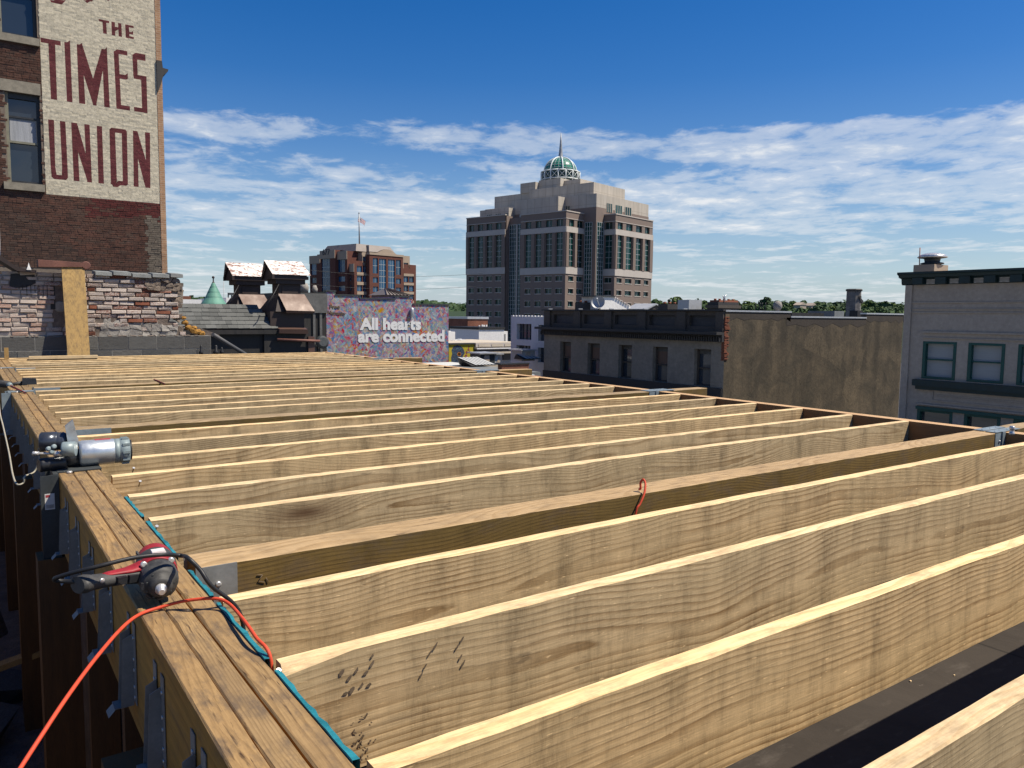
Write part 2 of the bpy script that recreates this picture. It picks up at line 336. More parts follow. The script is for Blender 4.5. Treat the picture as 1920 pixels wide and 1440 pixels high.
M['tbs'] = wallbrick('weathered_brick_field', (0.062, 0.035, 0.028), (0.118, 0.056, 0.040), (0.085, 0.054, 0.042))
M['tbred'] = wallbrick('faded_red_paint', (0.092, 0.026, 0.024), (0.115, 0.030, 0.027), (0.085, 0.030, 0.026), big=0.35)
M['tbgrey'] = wallbrick('faded_grey_paint', (0.15, 0.125, 0.10), (0.18, 0.15, 0.115), (0.13, 0.105, 0.085), big=0.3)
M['cream'] = wallbrick('cream_paint', (0.54, 0.485, 0.365), (0.57, 0.51, 0.39), (0.555, 0.50, 0.38), big=0.08)
M['maroon'] = wallbrick('maroon_paint', (0.115, 0.030, 0.034), (0.135, 0.036, 0.040), (0.12, 0.034, 0.036), big=0.2)
M['tanbrick'] = courses('tan_brick', (0.40, 0.235, 0.135), (0.30, 0.17, 0.10), 0.07, 0.2, (0.42, 0.32, 0.23))
M['tmortar'] = plain('dark_mortar', (0.17, 0.135, 0.105), 0.95, 0, 0.3, 5, 0.5, 0.02)
M['sill'] = plain('stone_sill', (0.23, 0.205, 0.16), 0.9, 0, 0.35, 6, 0.3, 0.01)
M['winframe'] = plain('window_frame_paint', (0.20, 0.19, 0.14), 0.6, 0, 0.2, 8, 0.1, 0.005)
M['darkframe'] = plain('dark_frame', (0.03, 0.032, 0.035), 0.5, 0, 0.3, 8, 0.1, 0.005)
M['pane'] = glassy('window_glass', (0.03, 0.04, 0.055))
M['curtain'] = plain('curtain_cloth', (0.30, 0.31, 0.33), 0.8, 0, 0.25, 3, 0.4, 0.03, stretch=(6, 6, 0.3))
M['brown'] = plain('dark_brown_metal', (0.035, 0.023, 0.020), 0.6, 0, 0.35, 4, 0.2, 0.01)
M['skirt'] = plain('brown_sheet_metal', (0.105, 0.058, 0.043), 0.5, 0.1, 0.12, 2.5, 0.1, 0.01)
def peeling():
    t = NT('peeling_white_roof'); v = t.coord()
    n = t.noise(t.map(v, (1.2, 3.0, 3.0)), 4.2, 8, 0.75, 1.2)
    col = t.mix(t.ramp(n, [(0.47, 0.0), (0.56, 1.0)]), (0.80, 0.76, 0.72), (0.20, 0.10, 0.075))
    t.bump(n, 0.3, 0.01); return t.out(col, 0.55, 0.1, 0.3)
M['peel'] = peeling()
M['shingle'] = bricky('asphalt_shingle', [(0, (0.085, 0.088, 0.084)), (0.5, (0.115, 0.118, 0.112)), (1, (0.145, 0.148, 0.14))], 0.25, 14, 0.5)
M['copper'] = plain('green_copper', (0.115, 0.265, 0.205), 0.65, 0.1, 0.22, 2.4, 0.15, 0.02, stretch=(1, 1, 0.35))
M['darkwood'] = plain('black_timber', (0.022, 0.020, 0.019), 0.7, 0, 0.5, 3, 0.4, 0.02, stretch=(4, 4, 0.6))
M['greywood'] = plain('grey_timber', (0.10, 0.10, 0.098), 0.8, 0, 0.4, 3, 0.4, 0.02)
def mural():
    t = NT('mural_paint'); v = t.coord('Object', False); o = t.sep(v)
    p = t.comb(o[0], o[2], 0.0)
    w = t.noise(p, 1.3, 3, 0.5, 0, True)
    p = t.vmath('ADD', p, t.vmath('MULTIPLY', t.vmath('SUBTRACT', w, (0.5, 0.5, 0.5)), (0.5, 0.5, 0.0)))
    A = t.map(t.map(p, (1, 1, 1), (0, 0, R(48))), (3.0, 8.0, 1)); B = t.map(t.map(p, (1, 1, 1), (0, 0, R(-42))), (3.0, 8.4, 1)); C = t.map(t.map(p, (1, 1, 1), (0, 0, R(75))), (3.2, 6.0, 1))
    va = t.vor(A, 1.0, out='Color'); vb = t.vor(B, 1.15, out='Color'); vc = t.vor(C, 0.9, out='Color')
    pal = [(0.0, (0.06, 0.13, 0.27)), (0.16, (0.27, 0.36, 0.40)), (0.30, (0.15, 0.09, 0.21)), (0.42, (0.46, 0.38, 0.36)), (0.52, (0.40, 0.04, 0.045)),
           (0.62, (0.09, 0.24, 0.25)), (0.72, (0.46, 0.27, 0.07)), (0.80, (0.28, 0.07, 0.19)), (0.90, (0.30, 0.33, 0.22)), (1.0, (0.52, 0.46, 0.42))]
    ca = t.ramp(t.sep(va)[0], pal); cb = t.ramp(t.sep(vb)[1], pal); cc = t.ramp(t.sep(vc)[2], pal)
    n1 = t.noise(p, 2.6, 4, 0.6); n2 = t.noise(p, 3.1, 4, 0.6, 0.6)
    col = t.mix(t.ramp(n1, [(0.44, 0.0), (0.56, 1.0)]), ca, cb)
    col = t.mix(t.ramp(n2, [(0.47, 0.0), (0.58, 0.85)]), col, cc)
    big = t.noise(p, 0.5, 3, 0.5)
    col = t.mix(t.ramp(big, [(0.35, 0.26), (0.65, 0.0)]), col, (0.17, 0.24, 0.38))
    br = t.noise(t.map(t.map(p, (1, 1, 1), (0, 0, R(44))), (2, 14, 1)), 3.0, 4)
    col = t.mix(1.0, col, t.ramp(br, [(0.3, 0.75), (0.7, 1.2)]), 'MULTIPLY')
    hsn = t.n('ShaderNodeHueSaturation'); hsn.inputs['Saturation'].default_value = 1.35; hsn.inputs['Value'].default_value = 0.95; t.set(hsn.inputs['Color'], col); col = hsn.outputs[0]
    t.bump(br, 0.2, 0.02); return t.out(col, 0.8, 0, 0.2)
M['mural'] = mural()
M['letter'] = plain('grey_letter_paint', (0.60, 0.60, 0.60), 0.7, 0, 0.1, 3, 0.1, 0.01)
M['yellow'] = plain('yellow_paint', (0.40, 0.32, 0.02), 0.8, 0, 0.15, 2, 0.1, 0.01)
M['hair'] = plain('navy_paint', (0.03, 0.045, 0.08), 0.8, 0, 0.5, 5, 0)
M['leafpaint'] = plain('teal_paint_marks', (0.06, 0.13, 0.17), 0.8, 0, 0.5, 4, 0)
M['flower'] = plain('orange_paint', (0.48, 0.17, 0.03), 0.8, 0, 0.3, 4, 0)
M['rose'] = plain('dark_red_paint', (0.22, 0.045, 0.05), 0.8, 0, 0.3, 4, 0)
M['mbrick'] = courses('office_red_brick', (0.135, 0.056, 0.042), (0.11, 0.047, 0.037), 0.3, 0.9, (0.14, 0.06, 0.047), 0.12)
M['mstone'] = plain('buff_stone', (0.34, 0.27, 0.205), 0.85, 0, 0.1, 0.4, 0.05, 0.05)
M['mroof'] = plain('mansard_metal', (0.19, 0.165, 0.15), 0.6, 0.1, 0.1, 0.5, 0.05, 0.05)
M['blueglass'] = glassy('blue_glass', (0.012, 0.060, 0.13), 0.10, 0.5)
M['tealglass'] = glassy('teal_glass', (0.006, 0.04, 0.038), 0.12, 0.35)
M['tower'] = plain('tower_brick', (0.185, 0.142, 0.12), 0.85, 0, 0.07, 0.5, 0.05, 0.05)
M['tband'] = plain('tower_stone_band', (0.43, 0.39, 0.35), 0.85, 0, 0.10, 0.25, 0.05, 0.05, stretch=(1, 1, 0.4))
M['ttop'] = stained('tower_precast', (0.44, 0.40, 0.345), ((0.36, 0.325, 0.28), (0.40, 0.36, 0.31)), amount=0.5)
def precast():
    t = NT('tower_precast_panels'); v = t.coord('Object', False); o = t.sep(v)
    b = t.n('ShaderNodeTexBrick'); b.offset = 0.0; b.inputs['Scale'].default_value = 1; b.inputs['Brick Width'].default_value = 2.1; b.inputs['Row Height'].default_value = 3.4; b.inputs['Mortar Size'].default_value = 0.07
    t.set(b.inputs['Vector'], t.comb(t.math('ADD', o[0], o[1]), o[2], 0.0)); t.set(b.inputs['Color1'], (0.45, 0.41, 0.355)); t.set(b.inputs['Color2'], (0.42, 0.38, 0.325)); t.set(b.inputs['Mortar'], (0.33, 0.295, 0.25))
    n = t.noise(t.map(v, (1, 1, 0.25)), 0.5, 6, 0.65)
    col = t.mix(1.0, b.outputs[0], t.ramp(n, [(0.3, 0.84), (0.7, 1.08)]), 'MULTIPLY')
    return t.out(col, 0.85, 0, 0.2)
M['ttop'] = precast()
M['mull'] = plain('light_mullion', (0.42, 0.46, 0.47), 0.5, 0.2, 0.08, 1, 0)
M['domegreen'] = glassy('dome_glass', (0.010, 0.25, 0.165), 0.3, 0.3)
M['whitesteel'] = plain('white_steel', (0.62, 0.66, 0.66), 0.5, 0, 0.08, 1, 0)
M['spire'] = plain('grey_spire', (0.30, 0.31, 0.32), 0.5, 0.3, 0.1, 1, 0)
M['whitewall'] = plain('white_wall', (0.56, 0.57, 0.58), 0.85, 0, 0.10, 0.8, 0.1, 0.02)
M['brightwall'] = stained('white_stucco', (0.72, 0.71, 0.69), ((0.62, 0.61, 0.60), (0.66, 0.65, 0.64)), amount=0.5)
M['bulkbrick'] = courses('bulkhead_brick', (0.22, 0.095, 0.062), (0.17, 0.075, 0.05), 0.09, 0.26, None, 0.3)
M['creamwall'] = plain('cream_terracotta', (0.47, 0.41, 0.32), 0.8, 0, 0.15, 1.0, 0.1, 0.02)
M['roofgrey'] = stained('grey_flat_roof', (0.17, 0.185, 0.19), ((0.24, 0.25, 0.255), (0.11, 0.12, 0.125)), streak=(0.6, 0.3, 1))
M['paleroof'] = stained('pale_flat_roof', (0.50, 0.51, 0.50), ((0.38, 0.39, 0.39), (0.60, 0.60, 0.59)), streak=(0.6, 0.3, 1))
M['skyglass'] = plain('milky_skylight', (0.40, 0.41, 0.41), 0.65, 0, 0.1, 2, 0.05, 0.01)
M['cornicewall'] = courses('grey_painted_brick', (0.27, 0.24, 0.20), (0.24, 0.212, 0.178), 0.075, 0.24, (0.29, 0.26, 0.215), 0.22)
M['corniceband'] = plain('dark_cornice', (0.040, 0.038, 0.037), 0.7, 0, 0.3, 1.5, 0.2, 0.02)
M['parapet'] = stained('brown_parapet', (0.10, 0.085, 0.072), ((0.065, 0.056, 0.05), (0.10, 0.085, 0.07)), amount=0.6)
M['panel'] = plain('dark_panel', (0.040, 0.041, 0.046), 0.6, 0, 0.2, 2, 0.1, 0.01)
M['blind'] = plain('wooden_blind', (0.16, 0.105, 0.08), 0.8, 0, 0.3, 3, 0.5, 0.03, stretch=(9, 9, 0.4))
M['stucco'] = stained('tan_stucco', (0.155, 0.118, 0.072), ((0.072, 0.060, 0.042), (0.098, 0.076, 0.048)), streak=(1.1, 1.1, 0.32), amount=1.0)
def stucco():
    t = NT('tan_stucco_worn'); v = t.coord('Object', False); o = t.sep(v)
    a = t.noise(t.map(v, (1, 1, 1)), 0.55, 8, 0.68, 0.5); b = t.noise(t.map(v, (1.3, 1.3, 0.16)), 1.0, 6, 0.65); c = t.noise(v, 6.0, 6, 0.7)
    col = t.mix(t.ramp(a, [(0.36, 0.0), (0.64, 0.95)]), (0.132, 0.104, 0.070), (0.058, 0.051, 0.039))
    up = t.ramp(t.math('MULTIPLY', t.math('ADD', o[2], 9.0), 0.055), [(0.35, 0.25), (1.0, 1.0)])
    col = t.mix(t.math('MULTIPLY', t.ramp(b, [(0.44, 0.0), (0.64, 0.8)]), up), col, (0.048, 0.042, 0.033))
    pv = t.vor(t.map(v, (0.42, 1, 0.55)), 1.0, out='Color')
    col = t.mix(t.math('MULTIPLY', t.ramp(t.sep(pv)[0], [(0.70, 0.0), (0.74, 0.35)]), t.ramp(c, [(0.4, 0.5), (0.6, 1.0)])), col, (0.165, 0.13, 0.085))
    w = t.vmath('ADD', v, t.vmath('MULTIPLY', t.noise(v, 1.2, 4, 0.6, 0, True), (0.9, 0.9, 0.9)))
    ck = t.vor(t.map(w, (0.45, 0.45, 0.30)), 1.0, feature='DISTANCE_TO_EDGE')
    col = t.mix(t.ramp(ck, [(0.0, 0.55), (0.008, 0.0)]), col, (0.04, 0.033, 0.025))
    col = t.mix(1.0, col, t.ramp(c, [(0.3, 0.80), (0.7, 1.18)]), 'MULTIPLY')
    t.bump(t.math('ADD', c, a), 0.5, 0.03); return t.out(col, 0.95, 0, 0.15)
M['stucco'] = stucco()
M['tarstain'] = stained('tar_flashing', (0.055, 0.047, 0.04), ((0.075, 0.062, 0.05), (0.045, 0.04, 0.036)))
M['coping'] = plain('metal_coping', (0.50, 0.51, 0.52), 0.4, 0.5, 0.12, 3, 0.05, 0.01)
M['greywall'] = stained('grey_painted_stone', (0.42, 0.35, 0.285), ((0.34, 0.283, 0.23), (0.38, 0.315, 0.255)), amount=0.7)
M['greencorn'] = plain('dark_green_paint', (0.012, 0.030, 0.032), 0.5, 0, 0.3, 3, 0.1, 0.01)
M['greenframe'] = plain('green_window_paint', (0.012, 0.075, 0.062), 0.5, 0, 0.2, 5, 0.1, 0.01)
M['rpane'] = glassy('office_window_glass', (0.05, 0.055, 0.06), 0.05, 0.9)
M['shade'] = plain('window_shade', (0.33, 0.34, 0.34), 0.7, 0, 0.12, 2, 0.2, 0.02, stretch=(0.3, 0.3, 20))
M['chimney'] = courses('grey_chimney_brick', (0.20, 0.185, 0.17), (0.15, 0.14, 0.13), 0.08, 0.22, (0.26, 0.24, 0.22), 0.4)
M['redcap'] = plain('terracotta', (0.26, 0.09, 0.05), 0.8, 0, 0.3, 4, 0.2, 0.02)
M['dish'] = plain('grey_dish', (0.40, 0.41, 0.42), 0.5, 0.2, 0.1, 3, 0.05, 0.01)
def leafmat(name, a, b):
    t = NT(name); v = t.coord('Object', False); r = t.rnd()
    n = t.noise(v, 0.45, 4, 0.6)
    col = t.mix(n, a, b); col = t.mix(1.0, col, t.ramp(r, [(0, (0.6, 0.68, 0.75)), (0.5, (1, 1, 1)), (1, (1.45, 1.25, 0.85))]), 'MULTIPLY')
    return t.out(col, 0.7, 0, 0.2)
M['leaf'] = leafmat('leaf_green', (0.030, 0.066, 0.024), (0.070, 0.115, 0.036))
M['bark'] = plain('bark', (0.07, 0.055, 0.04), 0.9, 0, 0.3, 3, 0.3, 0.05)
M['hill'] = stained('hill_ground', (0.028, 0.05, 0.022), ((0.04, 0.06, 0.027), (0.022, 0.04, 0.02)), streak=(0.02, 0.02, 0.02))
M['ground'] = stained('city_ground', (0.09, 0.088, 0.085), ((0.12, 0.115, 0.11), (0.06, 0.06, 0.06)), streak=(0.05, 0.05, 0.05))
M['flagred'] = plain('flag_red', (0.33, 0.015, 0.03), 0.8, 0, 0.1, 2, 0)
M['flagwhite'] = plain('flag_white', (0.75, 0.75, 0.75), 0.8, 0, 0.05, 2, 0)
M['flagblue'] = plain('flag_blue', (0.012, 0.02, 0.09), 0.8, 0, 0.1, 2, 0)

# ------------------------------------------------------------------ mesh builder
WL = {}   # world position of each object made here
class MB:
    def __init__(s): s.v = []; s.f = []; s.m = []; s.sm = []
    def add(s, vs, fs, mi=0, smooth=False):
        k = len(s.v); s.v += [Vector(p) for p in vs]
        for f in fs: s.f.append([k + i for i in f]); s.m.append(mi); s.sm.append(smooth)
    def quad(s, a, b, c, d, mi=0): s.add([a, b, c, d], [(0, 1, 2, 3)], mi)
    def hexa(s, p, mi=0):   # 8 points: bottom ring ccw, top ring ccw
        s.add(p, [(3, 2, 1, 0), (4, 5, 6, 7), (0, 1, 5, 4), (1, 2, 6, 5), (2, 3, 7, 6), (3, 0, 4, 7)], mi)
    def box(s, x0, x1, y0, y1, z0, z1, mi=0):
        s.hexa([(x0, y0, z0), (x1, y0, z0), (x1, y1, z0), (x0, y1, z0), (x0, y0, z1), (x1, y0, z1), (x1, y1, z1), (x0, y1, z1)], mi)
    def obox(s, O, u, n, u0, u1, z0, z1, d0, d1, mi=0):  # box on a facade, d outward
        P = lambda a, z, d: Vector((O.x + u.x * a + n.x * d, O.y + u.y * a + n.y * d, z))
        s.hexa([P(u0, z0, d1), P(u1, z0, d1), P(u1, z0, d0), P(u0, z0, d0), P(u0, z1, d1), P(u1, z1, d1), P(u1, z1, d0), P(u0, z1, d0)], mi)
    def prism(s, pts, axis, a0, a1, mi=0):  # 2-D polygon extruded along x, y or z
        def P(p, a): return {'x': (a, p[0], p[1]), 'y': (p[0], a, p[1]), 'z': (p[0], p[1], a)}[axis]
        n = len(pts); vs = [P(p, a0) for p in pts] + [P(p, a1) for p in pts]
        s.add(vs, [tuple(range(n))[::-1], tuple(range(n, 2 * n))] + [(i, (i + 1) % n, n + (i + 1) % n, n + i) for i in range(n)], mi)
    def tube(s, pts, r, seg=8, mi=0, cap=True):
        pts = [Vector(p) for p in pts]; rs = r if isinstance(r, (list, tuple)) else [r] * len(pts)
        k = len(s.v); ref = None
        for i, p in enumerate(pts):
            t = (pts[min(i + 1, len(pts) - 1)] - pts[max(i - 1, 0)]).normalized()
            if ref is None: ref = Vector((0, 0, 1)) if abs(t.z) < 0.9 else Vector((1, 0, 0))
            a = (ref - t * ref.dot(t)).normalized(); b = t.cross(a); ref = a
            for j in range(seg):
                g = 2 * math.pi * j / seg; s.v.append(p + (a * math.cos(g) + b * math.sin(g)) * rs[i])
        for i in range(len(pts) - 1):
            for j in range(seg):
                s.f.append([k + i * seg + j, k + i * seg + (j + 1) % seg, k + (i + 1) * seg + (j + 1) % seg, k + (i + 1) * seg + j]); s.m.append(mi); s.sm.append(True)
        if cap:
            s.f.append([k + j for j in range(seg)][::-1]); s.m.append(mi); s.sm.append(False)
            e = k + (len(pts) - 1) * seg; s.f.append([e + j for j in range(seg)]); s.m.append(mi); s.sm.append(False)
    def lathe(s, base, axis, prof, seg=20, mi=0, squash=(1, 1), cap=True):  # prof: (radius, distance along axis)
        base = Vector(base); t = Vector(axis).normalized(); ref = Vector((0, 0, 1)) if abs(t.z) < 0.9 else Vector((1, 0, 0))
        a = (ref - t * ref.dot(t)).normalized(); b = t.cross(a); k = len(s.v)
        for (r, h) in prof:
            for j in range(seg):
                g = 2 * math.pi * j / seg; s.v.append(base + t * h + a * (math.cos(g) * r * squash[0]) + b * (math.sin(g) * r * squash[1]))
        for i in range(len(prof) - 1):
            for j in range(seg):
                s.f.append([k + i * seg + j, k + i * seg + (j + 1) % seg, k + (i + 1) * seg + (j + 1) % seg, k + (i + 1) * seg + j]); s.m.append(mi); s.sm.append(True)
        if cap:
            s.f.append([k + j for j in range(seg)][::-1]); s.m.append(mi); s.sm.append(False)
            e = k + (len(prof) - 1) * seg; s.f.append([e + j for j in range(seg)]); s.m.append(mi); s.sm.append(False)
    def mesh(s, name, mats, c):
        me = bpy.data.meshes.new(name); me.from_pydata([tuple(p - c) for p in s.v], [], s.f)
        for m in mats: me.materials.append(M[m])
        me.polygons.foreach_set('material_index', s.m); me.polygons.foreach_set('use_smooth', s.sm)
        me.update(); return me
    def build(s, name, mats, parent=None, origin=None):
        if isinstance(mats, str): mats = [mats]
        if origin is None:
            lo = Vector([min(p[i] for p in s.v) for i in range(3)]); hi = Vector([max(p[i] for p in s.v) for i in range(3)]); c = (lo + hi) / 2
            if parent is None: c.z = lo.z
        else: c = Vector(origin)
        return link(name, s.mesh(name, mats, c), c, parent)
def link(name, me, loc, parent=None):
    o = bpy.data.objects.new(name, me); COL.objects.link(o); loc = Vector(loc)
    WL[o.name] = loc.copy()
    if parent is not None: o.parent = parent; o.location = loc - WL[parent.name]
    else: o.location = loc
    return o
def thing(name, label, cat, loc, group=None):
    o = link(name, None, loc); o.empty_display_size = 0.2; return tag(o, label, cat, group)
def tag(o, label, cat, group=None):
    o['label'] = label; o['category'] = cat
    if group: o['group'] = group
    return o
def structure(o): o['kind'] = 'structure'; return o
def stuff(o): o['kind'] = 'stuff'; return o
def boxpart(name, mat, parent, *b):
    m = MB(); m.box(*b); return m.build(name, mat, parent)
def spline(pts, n=8):
    P = [Vector(p) for p in pts]; P = [P[0] * 2 - P[1]] + P + [P[-1] * 2 - P[-2]]; out = []
    for i in range(1, len(P) - 2):
        for k in range(n):
            t = k / n; a, b, c, d = P[i - 1:i + 3]
            out.append(0.5 * (2 * b + (c - a) * t + (2 * a - 5 * b + 4 * c - d) * t * t + (3 * b - a - 3 * c + d) * t ** 3))
    out.append(P[-2]); return out
def facade(mb, O, u, n, W_, z0, z1, wins, depth=0.25, mi=0, rmi=None):
    # wall sheet with window openings and their reveals; wins: (u0,u1,za,zb)
    us = sorted({0.0, W_, *[w[0] for w in wins], *[w[1] for w in wins]}); zs = sorted({z0, z1, *[w[2] for w in wins], *[w[3] for w in wins]})
    P = lambda a, z, d=0.0: Vector((O.x + u.x * a - n.x * d, O.y + u.y * a - n.y * d, z))
    rmi = mi if rmi is None else rmi
    for i in range(len(us) - 1):
        for j in range(len(zs) - 1):
            cu, cz = (us[i] + us[i + 1]) / 2, (zs[j] + zs[j + 1]) / 2
            if any(w[0] < cu < w[1] and w[2] < cz < w[3] for w in wins): continue
            mb.quad(P(us[i], zs[j]), P(us[i + 1], zs[j]), P(us[i + 1], zs[j + 1]), P(us[i], zs[j + 1]), mi)
    for (a, b, c, d) in wins:
        mb.quad(P(a, c), P(a, c, depth), P(a, d, depth), P(a, d), rmi); mb.quad(P(b, c, depth), P(b, c), P(b, d), P(b, d, depth), rmi)
        mb.quad(P(a, c, depth), P(a, c), P(b, c), P(b, c, depth), rmi); mb.quad(P(a, d), P(a, d, depth), P(b, d, depth), P(b, d), rmi)
def simplewin(parent, O, u, n, w, glass, frame, nx=2, nz=1, bar=0.06, depth=0.25, sill=None, head=None, name='window'):
    # one far window: glass, mullions, optional pale sill and head in one cheap mesh
    a, b, c, d = w; m = MB(); P = lambda aa, z, dd: Vector((O.x + u.x * aa - n.x * dd, O.y + u.y * aa - n.y * dd, z))
    m.quad(P(a, c, depth), P(b, c, depth), P(b, d, depth), P(a, d, depth), 0)
    for i in range(1, nx):
        x = a + (b - a) * i / nx; m.obox(O, u, n, x - bar / 2, x + bar / 2, c, d, -depth + 0.01, -depth + 0.07, 1)
    for j in range(1, nz):
        z = c + (d - c) * j / nz; m.obox(O, u, n, a, b, z - bar / 2, z + bar / 2, -depth + 0.01, -depth + 0.06, 1)
    if sill: m.obox(O, u, n, a - 0.12, b + 0.12, c - sill, c, -0.1, 0.10, 2)
    if head: m.obox(O, u, n, a - 0.12, b + 0.12, d, d + head, -0.1, 0.10, 2)
    return m.build(name, [glass, frame, 'tband'], parent)

XP, YP, ZP = Vector((1, 0, 0)), Vector((0, 1, 0)), Vector((0, 0, 1))
NX, NY = -XP, -YP

# ------------------------------------------------------------------ ground, hills
g = MB(); g.quad((-4000, -4000, -16), (4000, -4000, -16), (4000, 4000, -16), (-4000, 4000, -16))
structure(g.build('ground', 'ground'))
h = MB()
prof = [(330, -16), (430, -10), (560, -3), (680, 1.5), (820, 4.5), (1100, 5), (1700, 2), (2600, -17)]
NA = 60
for i in range(NA + 1):
    az = R(-25 + 130 * i / NA)
    for j, (r_, z_) in enumerate(prof):
        b = 2.2 * math.sin(i * 0.9 + j) + 1.4 * math.sin(i * 2.3 + j * 2)
        h.v.append(Vector((math.sin(az) * r_, math.cos(az) * r_, z_ + (b if 0 < j < len(prof) - 1 else -0.5))))
for i in range(NA):
    for j in range(len(prof) - 1):
        k = len(prof); h.f.append([i * k + j, i * k + j + 1, (i + 1) * k + j + 1, (i + 1) * k + j]); h.m.append(0); h.sm.append(True)
structure(h.build('hills', 'hill'))

# ------------------------------------------------------------------ the deck frame
deck = thing('deck_frame', 'unfinished timber deck frame of rows of pale joists on dark girders', 'deck frame', (0.45, 1.0, 0.0))
def joist_obj(name, y0, wd, x0, x1, depth, mats, parent, seed, nseg=64, wane=None, zt=0.0):
    rr = random.Random(seed); m = MB(); c = 0.0022
    bow = rr.uniform(-0.008, 0.008); ph = rr.uniform(0, 6); tp = rr.uniform(-0.001, 0.005); tw = rr.uniform(-0.002, 0.002)
    rings = []
    for i in range(nseg + 1):
        t = i / nseg; x = x0 + (x1 - x0) * t
        dy = bow * math.sin(math.pi * t) + 0.0011 * math.sin(9 * t + ph); dz = tp * math.sin(math.pi * t) + rr.uniform(-0.0007, 0.0007) + zt + 0.0006 * math.sin(11 * t + ph)
        ya, yb = y0 + dy, y0 + wd + dy; zb = dz - depth
        ce = c + rr.uniform(0, 0.0016) + (rr.uniform(.001, .003) if rr.random() < .07 else 0); cz = ce * rr.uniform(.8, 1.3)
        if wane: cz += wane(x); ce += wane(x) * 0.55
        rings.append([(x, ya, zb), (x, ya, dz - cz), (x, ya + ce, dz), (x, yb - c, dz), (x, yb, dz - c), (x, yb, zb)])
    n = 6; m.v = [Vector(p) for r_ in rings for p in r_]
    for i in range(nseg):
        for j in range(n):
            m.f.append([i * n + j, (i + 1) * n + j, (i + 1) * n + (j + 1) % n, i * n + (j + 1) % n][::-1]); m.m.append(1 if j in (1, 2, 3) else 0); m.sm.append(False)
    m.f.append(list(range(n))); m.m.append(0); m.sm.append(False)
    m.f.append(list(range(nseg * n, nseg * n + n))[::-1]); m.m.append(0); m.sm.append(False)
    return m.build(name, mats, parent, origin=((x0 + x1) / 2, y0 + wd / 2, -depth / 2))
JX0, JX1 = 0.462, 5.055
PER = 2.832
jy = [0.1565, 0.556, 0.988, 1.398, 1.800]
bay = [2.645, 3.040, 3.436, 3.846, 4.248, 4.640]
bay2 = [5.477, 5.835, 6.245, 6.674, 7.076, 7.47]
for k in range(1): jy += bay
jy += bay2 + [b + 2 * PER for b in bay] + [11.14, 11.54, 11.94, 12.34]
for i, y in enumerate(jy):
    if y < 0.3: continue
    wn_ = None
    if abs(y - 1.398) < 0.01: wn_ = lambda x: max(0.0, 0.020 * (1 - (x - 0.46) / 0.14)) if x < 0.6 else 0.0
    if abs(y - 0.988) < 0.01: wn_ = lambda x: 0.004 * max(0, 1 - abs(x - 1.18) / 0.12)
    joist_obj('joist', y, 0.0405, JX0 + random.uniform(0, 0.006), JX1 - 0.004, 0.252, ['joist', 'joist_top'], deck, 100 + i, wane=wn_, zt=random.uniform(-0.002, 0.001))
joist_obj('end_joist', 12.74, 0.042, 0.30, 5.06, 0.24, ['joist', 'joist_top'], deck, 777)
for k in range(4):
    y = 2.074 + PER * k
    gname = 'girder'
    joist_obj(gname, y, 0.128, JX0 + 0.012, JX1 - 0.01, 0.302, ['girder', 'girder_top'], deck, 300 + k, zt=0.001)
    # the same girder line goes on past the rim as a short outrigger
    joist_obj('outrigger', y + 0.006, 0.116, 5.156, 5.156 + (0.55 if k == 1 else 0.6), 0.235, ['girder', 'girder_top'], deck, 330 + k, nseg=6)
# edge beam: three plies per length, lengths butt on steel brackets over the posts
cuts = [(-0.6, 3.63), (3.715, 7.42), (7.50, 10.55), (10.62, 12.9)]
edges = [(0.291, 0.341), (0.3435, 0.3905), (0.394, 0.444)]
for s_, (ya, yb) in enumerate(cuts):
    eb = link('edge_beam', None, (0.367, (ya + yb) / 2, -0.15), deck)
    for k, (xa, xb) in enumerate(edges):
        rr = random.Random(s_ * 10 + k); m = MB(); ns = 60; n = 6; c = 0.0025
        for i in range(ns + 1):
            t = i / ns; y = ya + (yb - ya) * t; dz = rr.uniform(-0.0009, 0.0009) - 0.0015 * (k == 1)
            ch = rr.random() < 0.10; e0 = c + rr.uniform(0, 0.0015) + (0.003 if ch else 0)
            m.v += [Vector(p) for p in [(xa, y, -0.30), (xa, y, dz - e0), (xa + e0, y, dz), (xb - c, y, dz), (xb, y, dz - c), (xb, y, -0.30)]]
        for i in range(ns):
            for j in range(n):
                m.f.append([i * n + j, (i + 1) * n + j, (i + 1) * n + (j + 1) % n, i * n + (j + 1) % n]); m.m.append(1 if j in (0, 4, 5) else 0); m.sm.append(False)
        m.f.append(list(range(n))[::-1]); m.m.append(0); m.sm.append(False)
        m.f.append(list(range(ns * n, ns * n + n))); m.m.append(0); m.sm.append(False)
        m.build('ply', ['ply', 'ply_side'], eb)
# teal strip along the inside edge of the beam, in lengths
for (ya, yb) in ((0.2, 0.972), (1.03, 1.385), (1.44, 1.79), (1.845, 2.066), (2.21, 2.63), (2.69, 3.03)):
    m = MB(); ns = 14; rr = random.Random(int(ya * 100))
    for i in range(ns + 1):
        y = ya + (yb - ya) * i / ns; w_ = 0.010 + rr.uniform(-0.0035, 0.002); z = 0.003 + rr.uniform(-0.001, 0.001)
        m.v += [Vector(p) for p in [(0.4445, y, -0.05), (0.4445, y, z), (0.4445 + w_, y, z - 0.001), (0.4445 + w_, y, -0.05)]]
    for i in range(ns):
        for j in range(3): m.f.append([i * 4 + j, (i + 1) * 4 + j, (i + 1) * 4 + j + 1, i * 4 + j + 1]); m.m.append(0); m.sm.append(False)
    m.build('teal_strip', 'teal', deck)
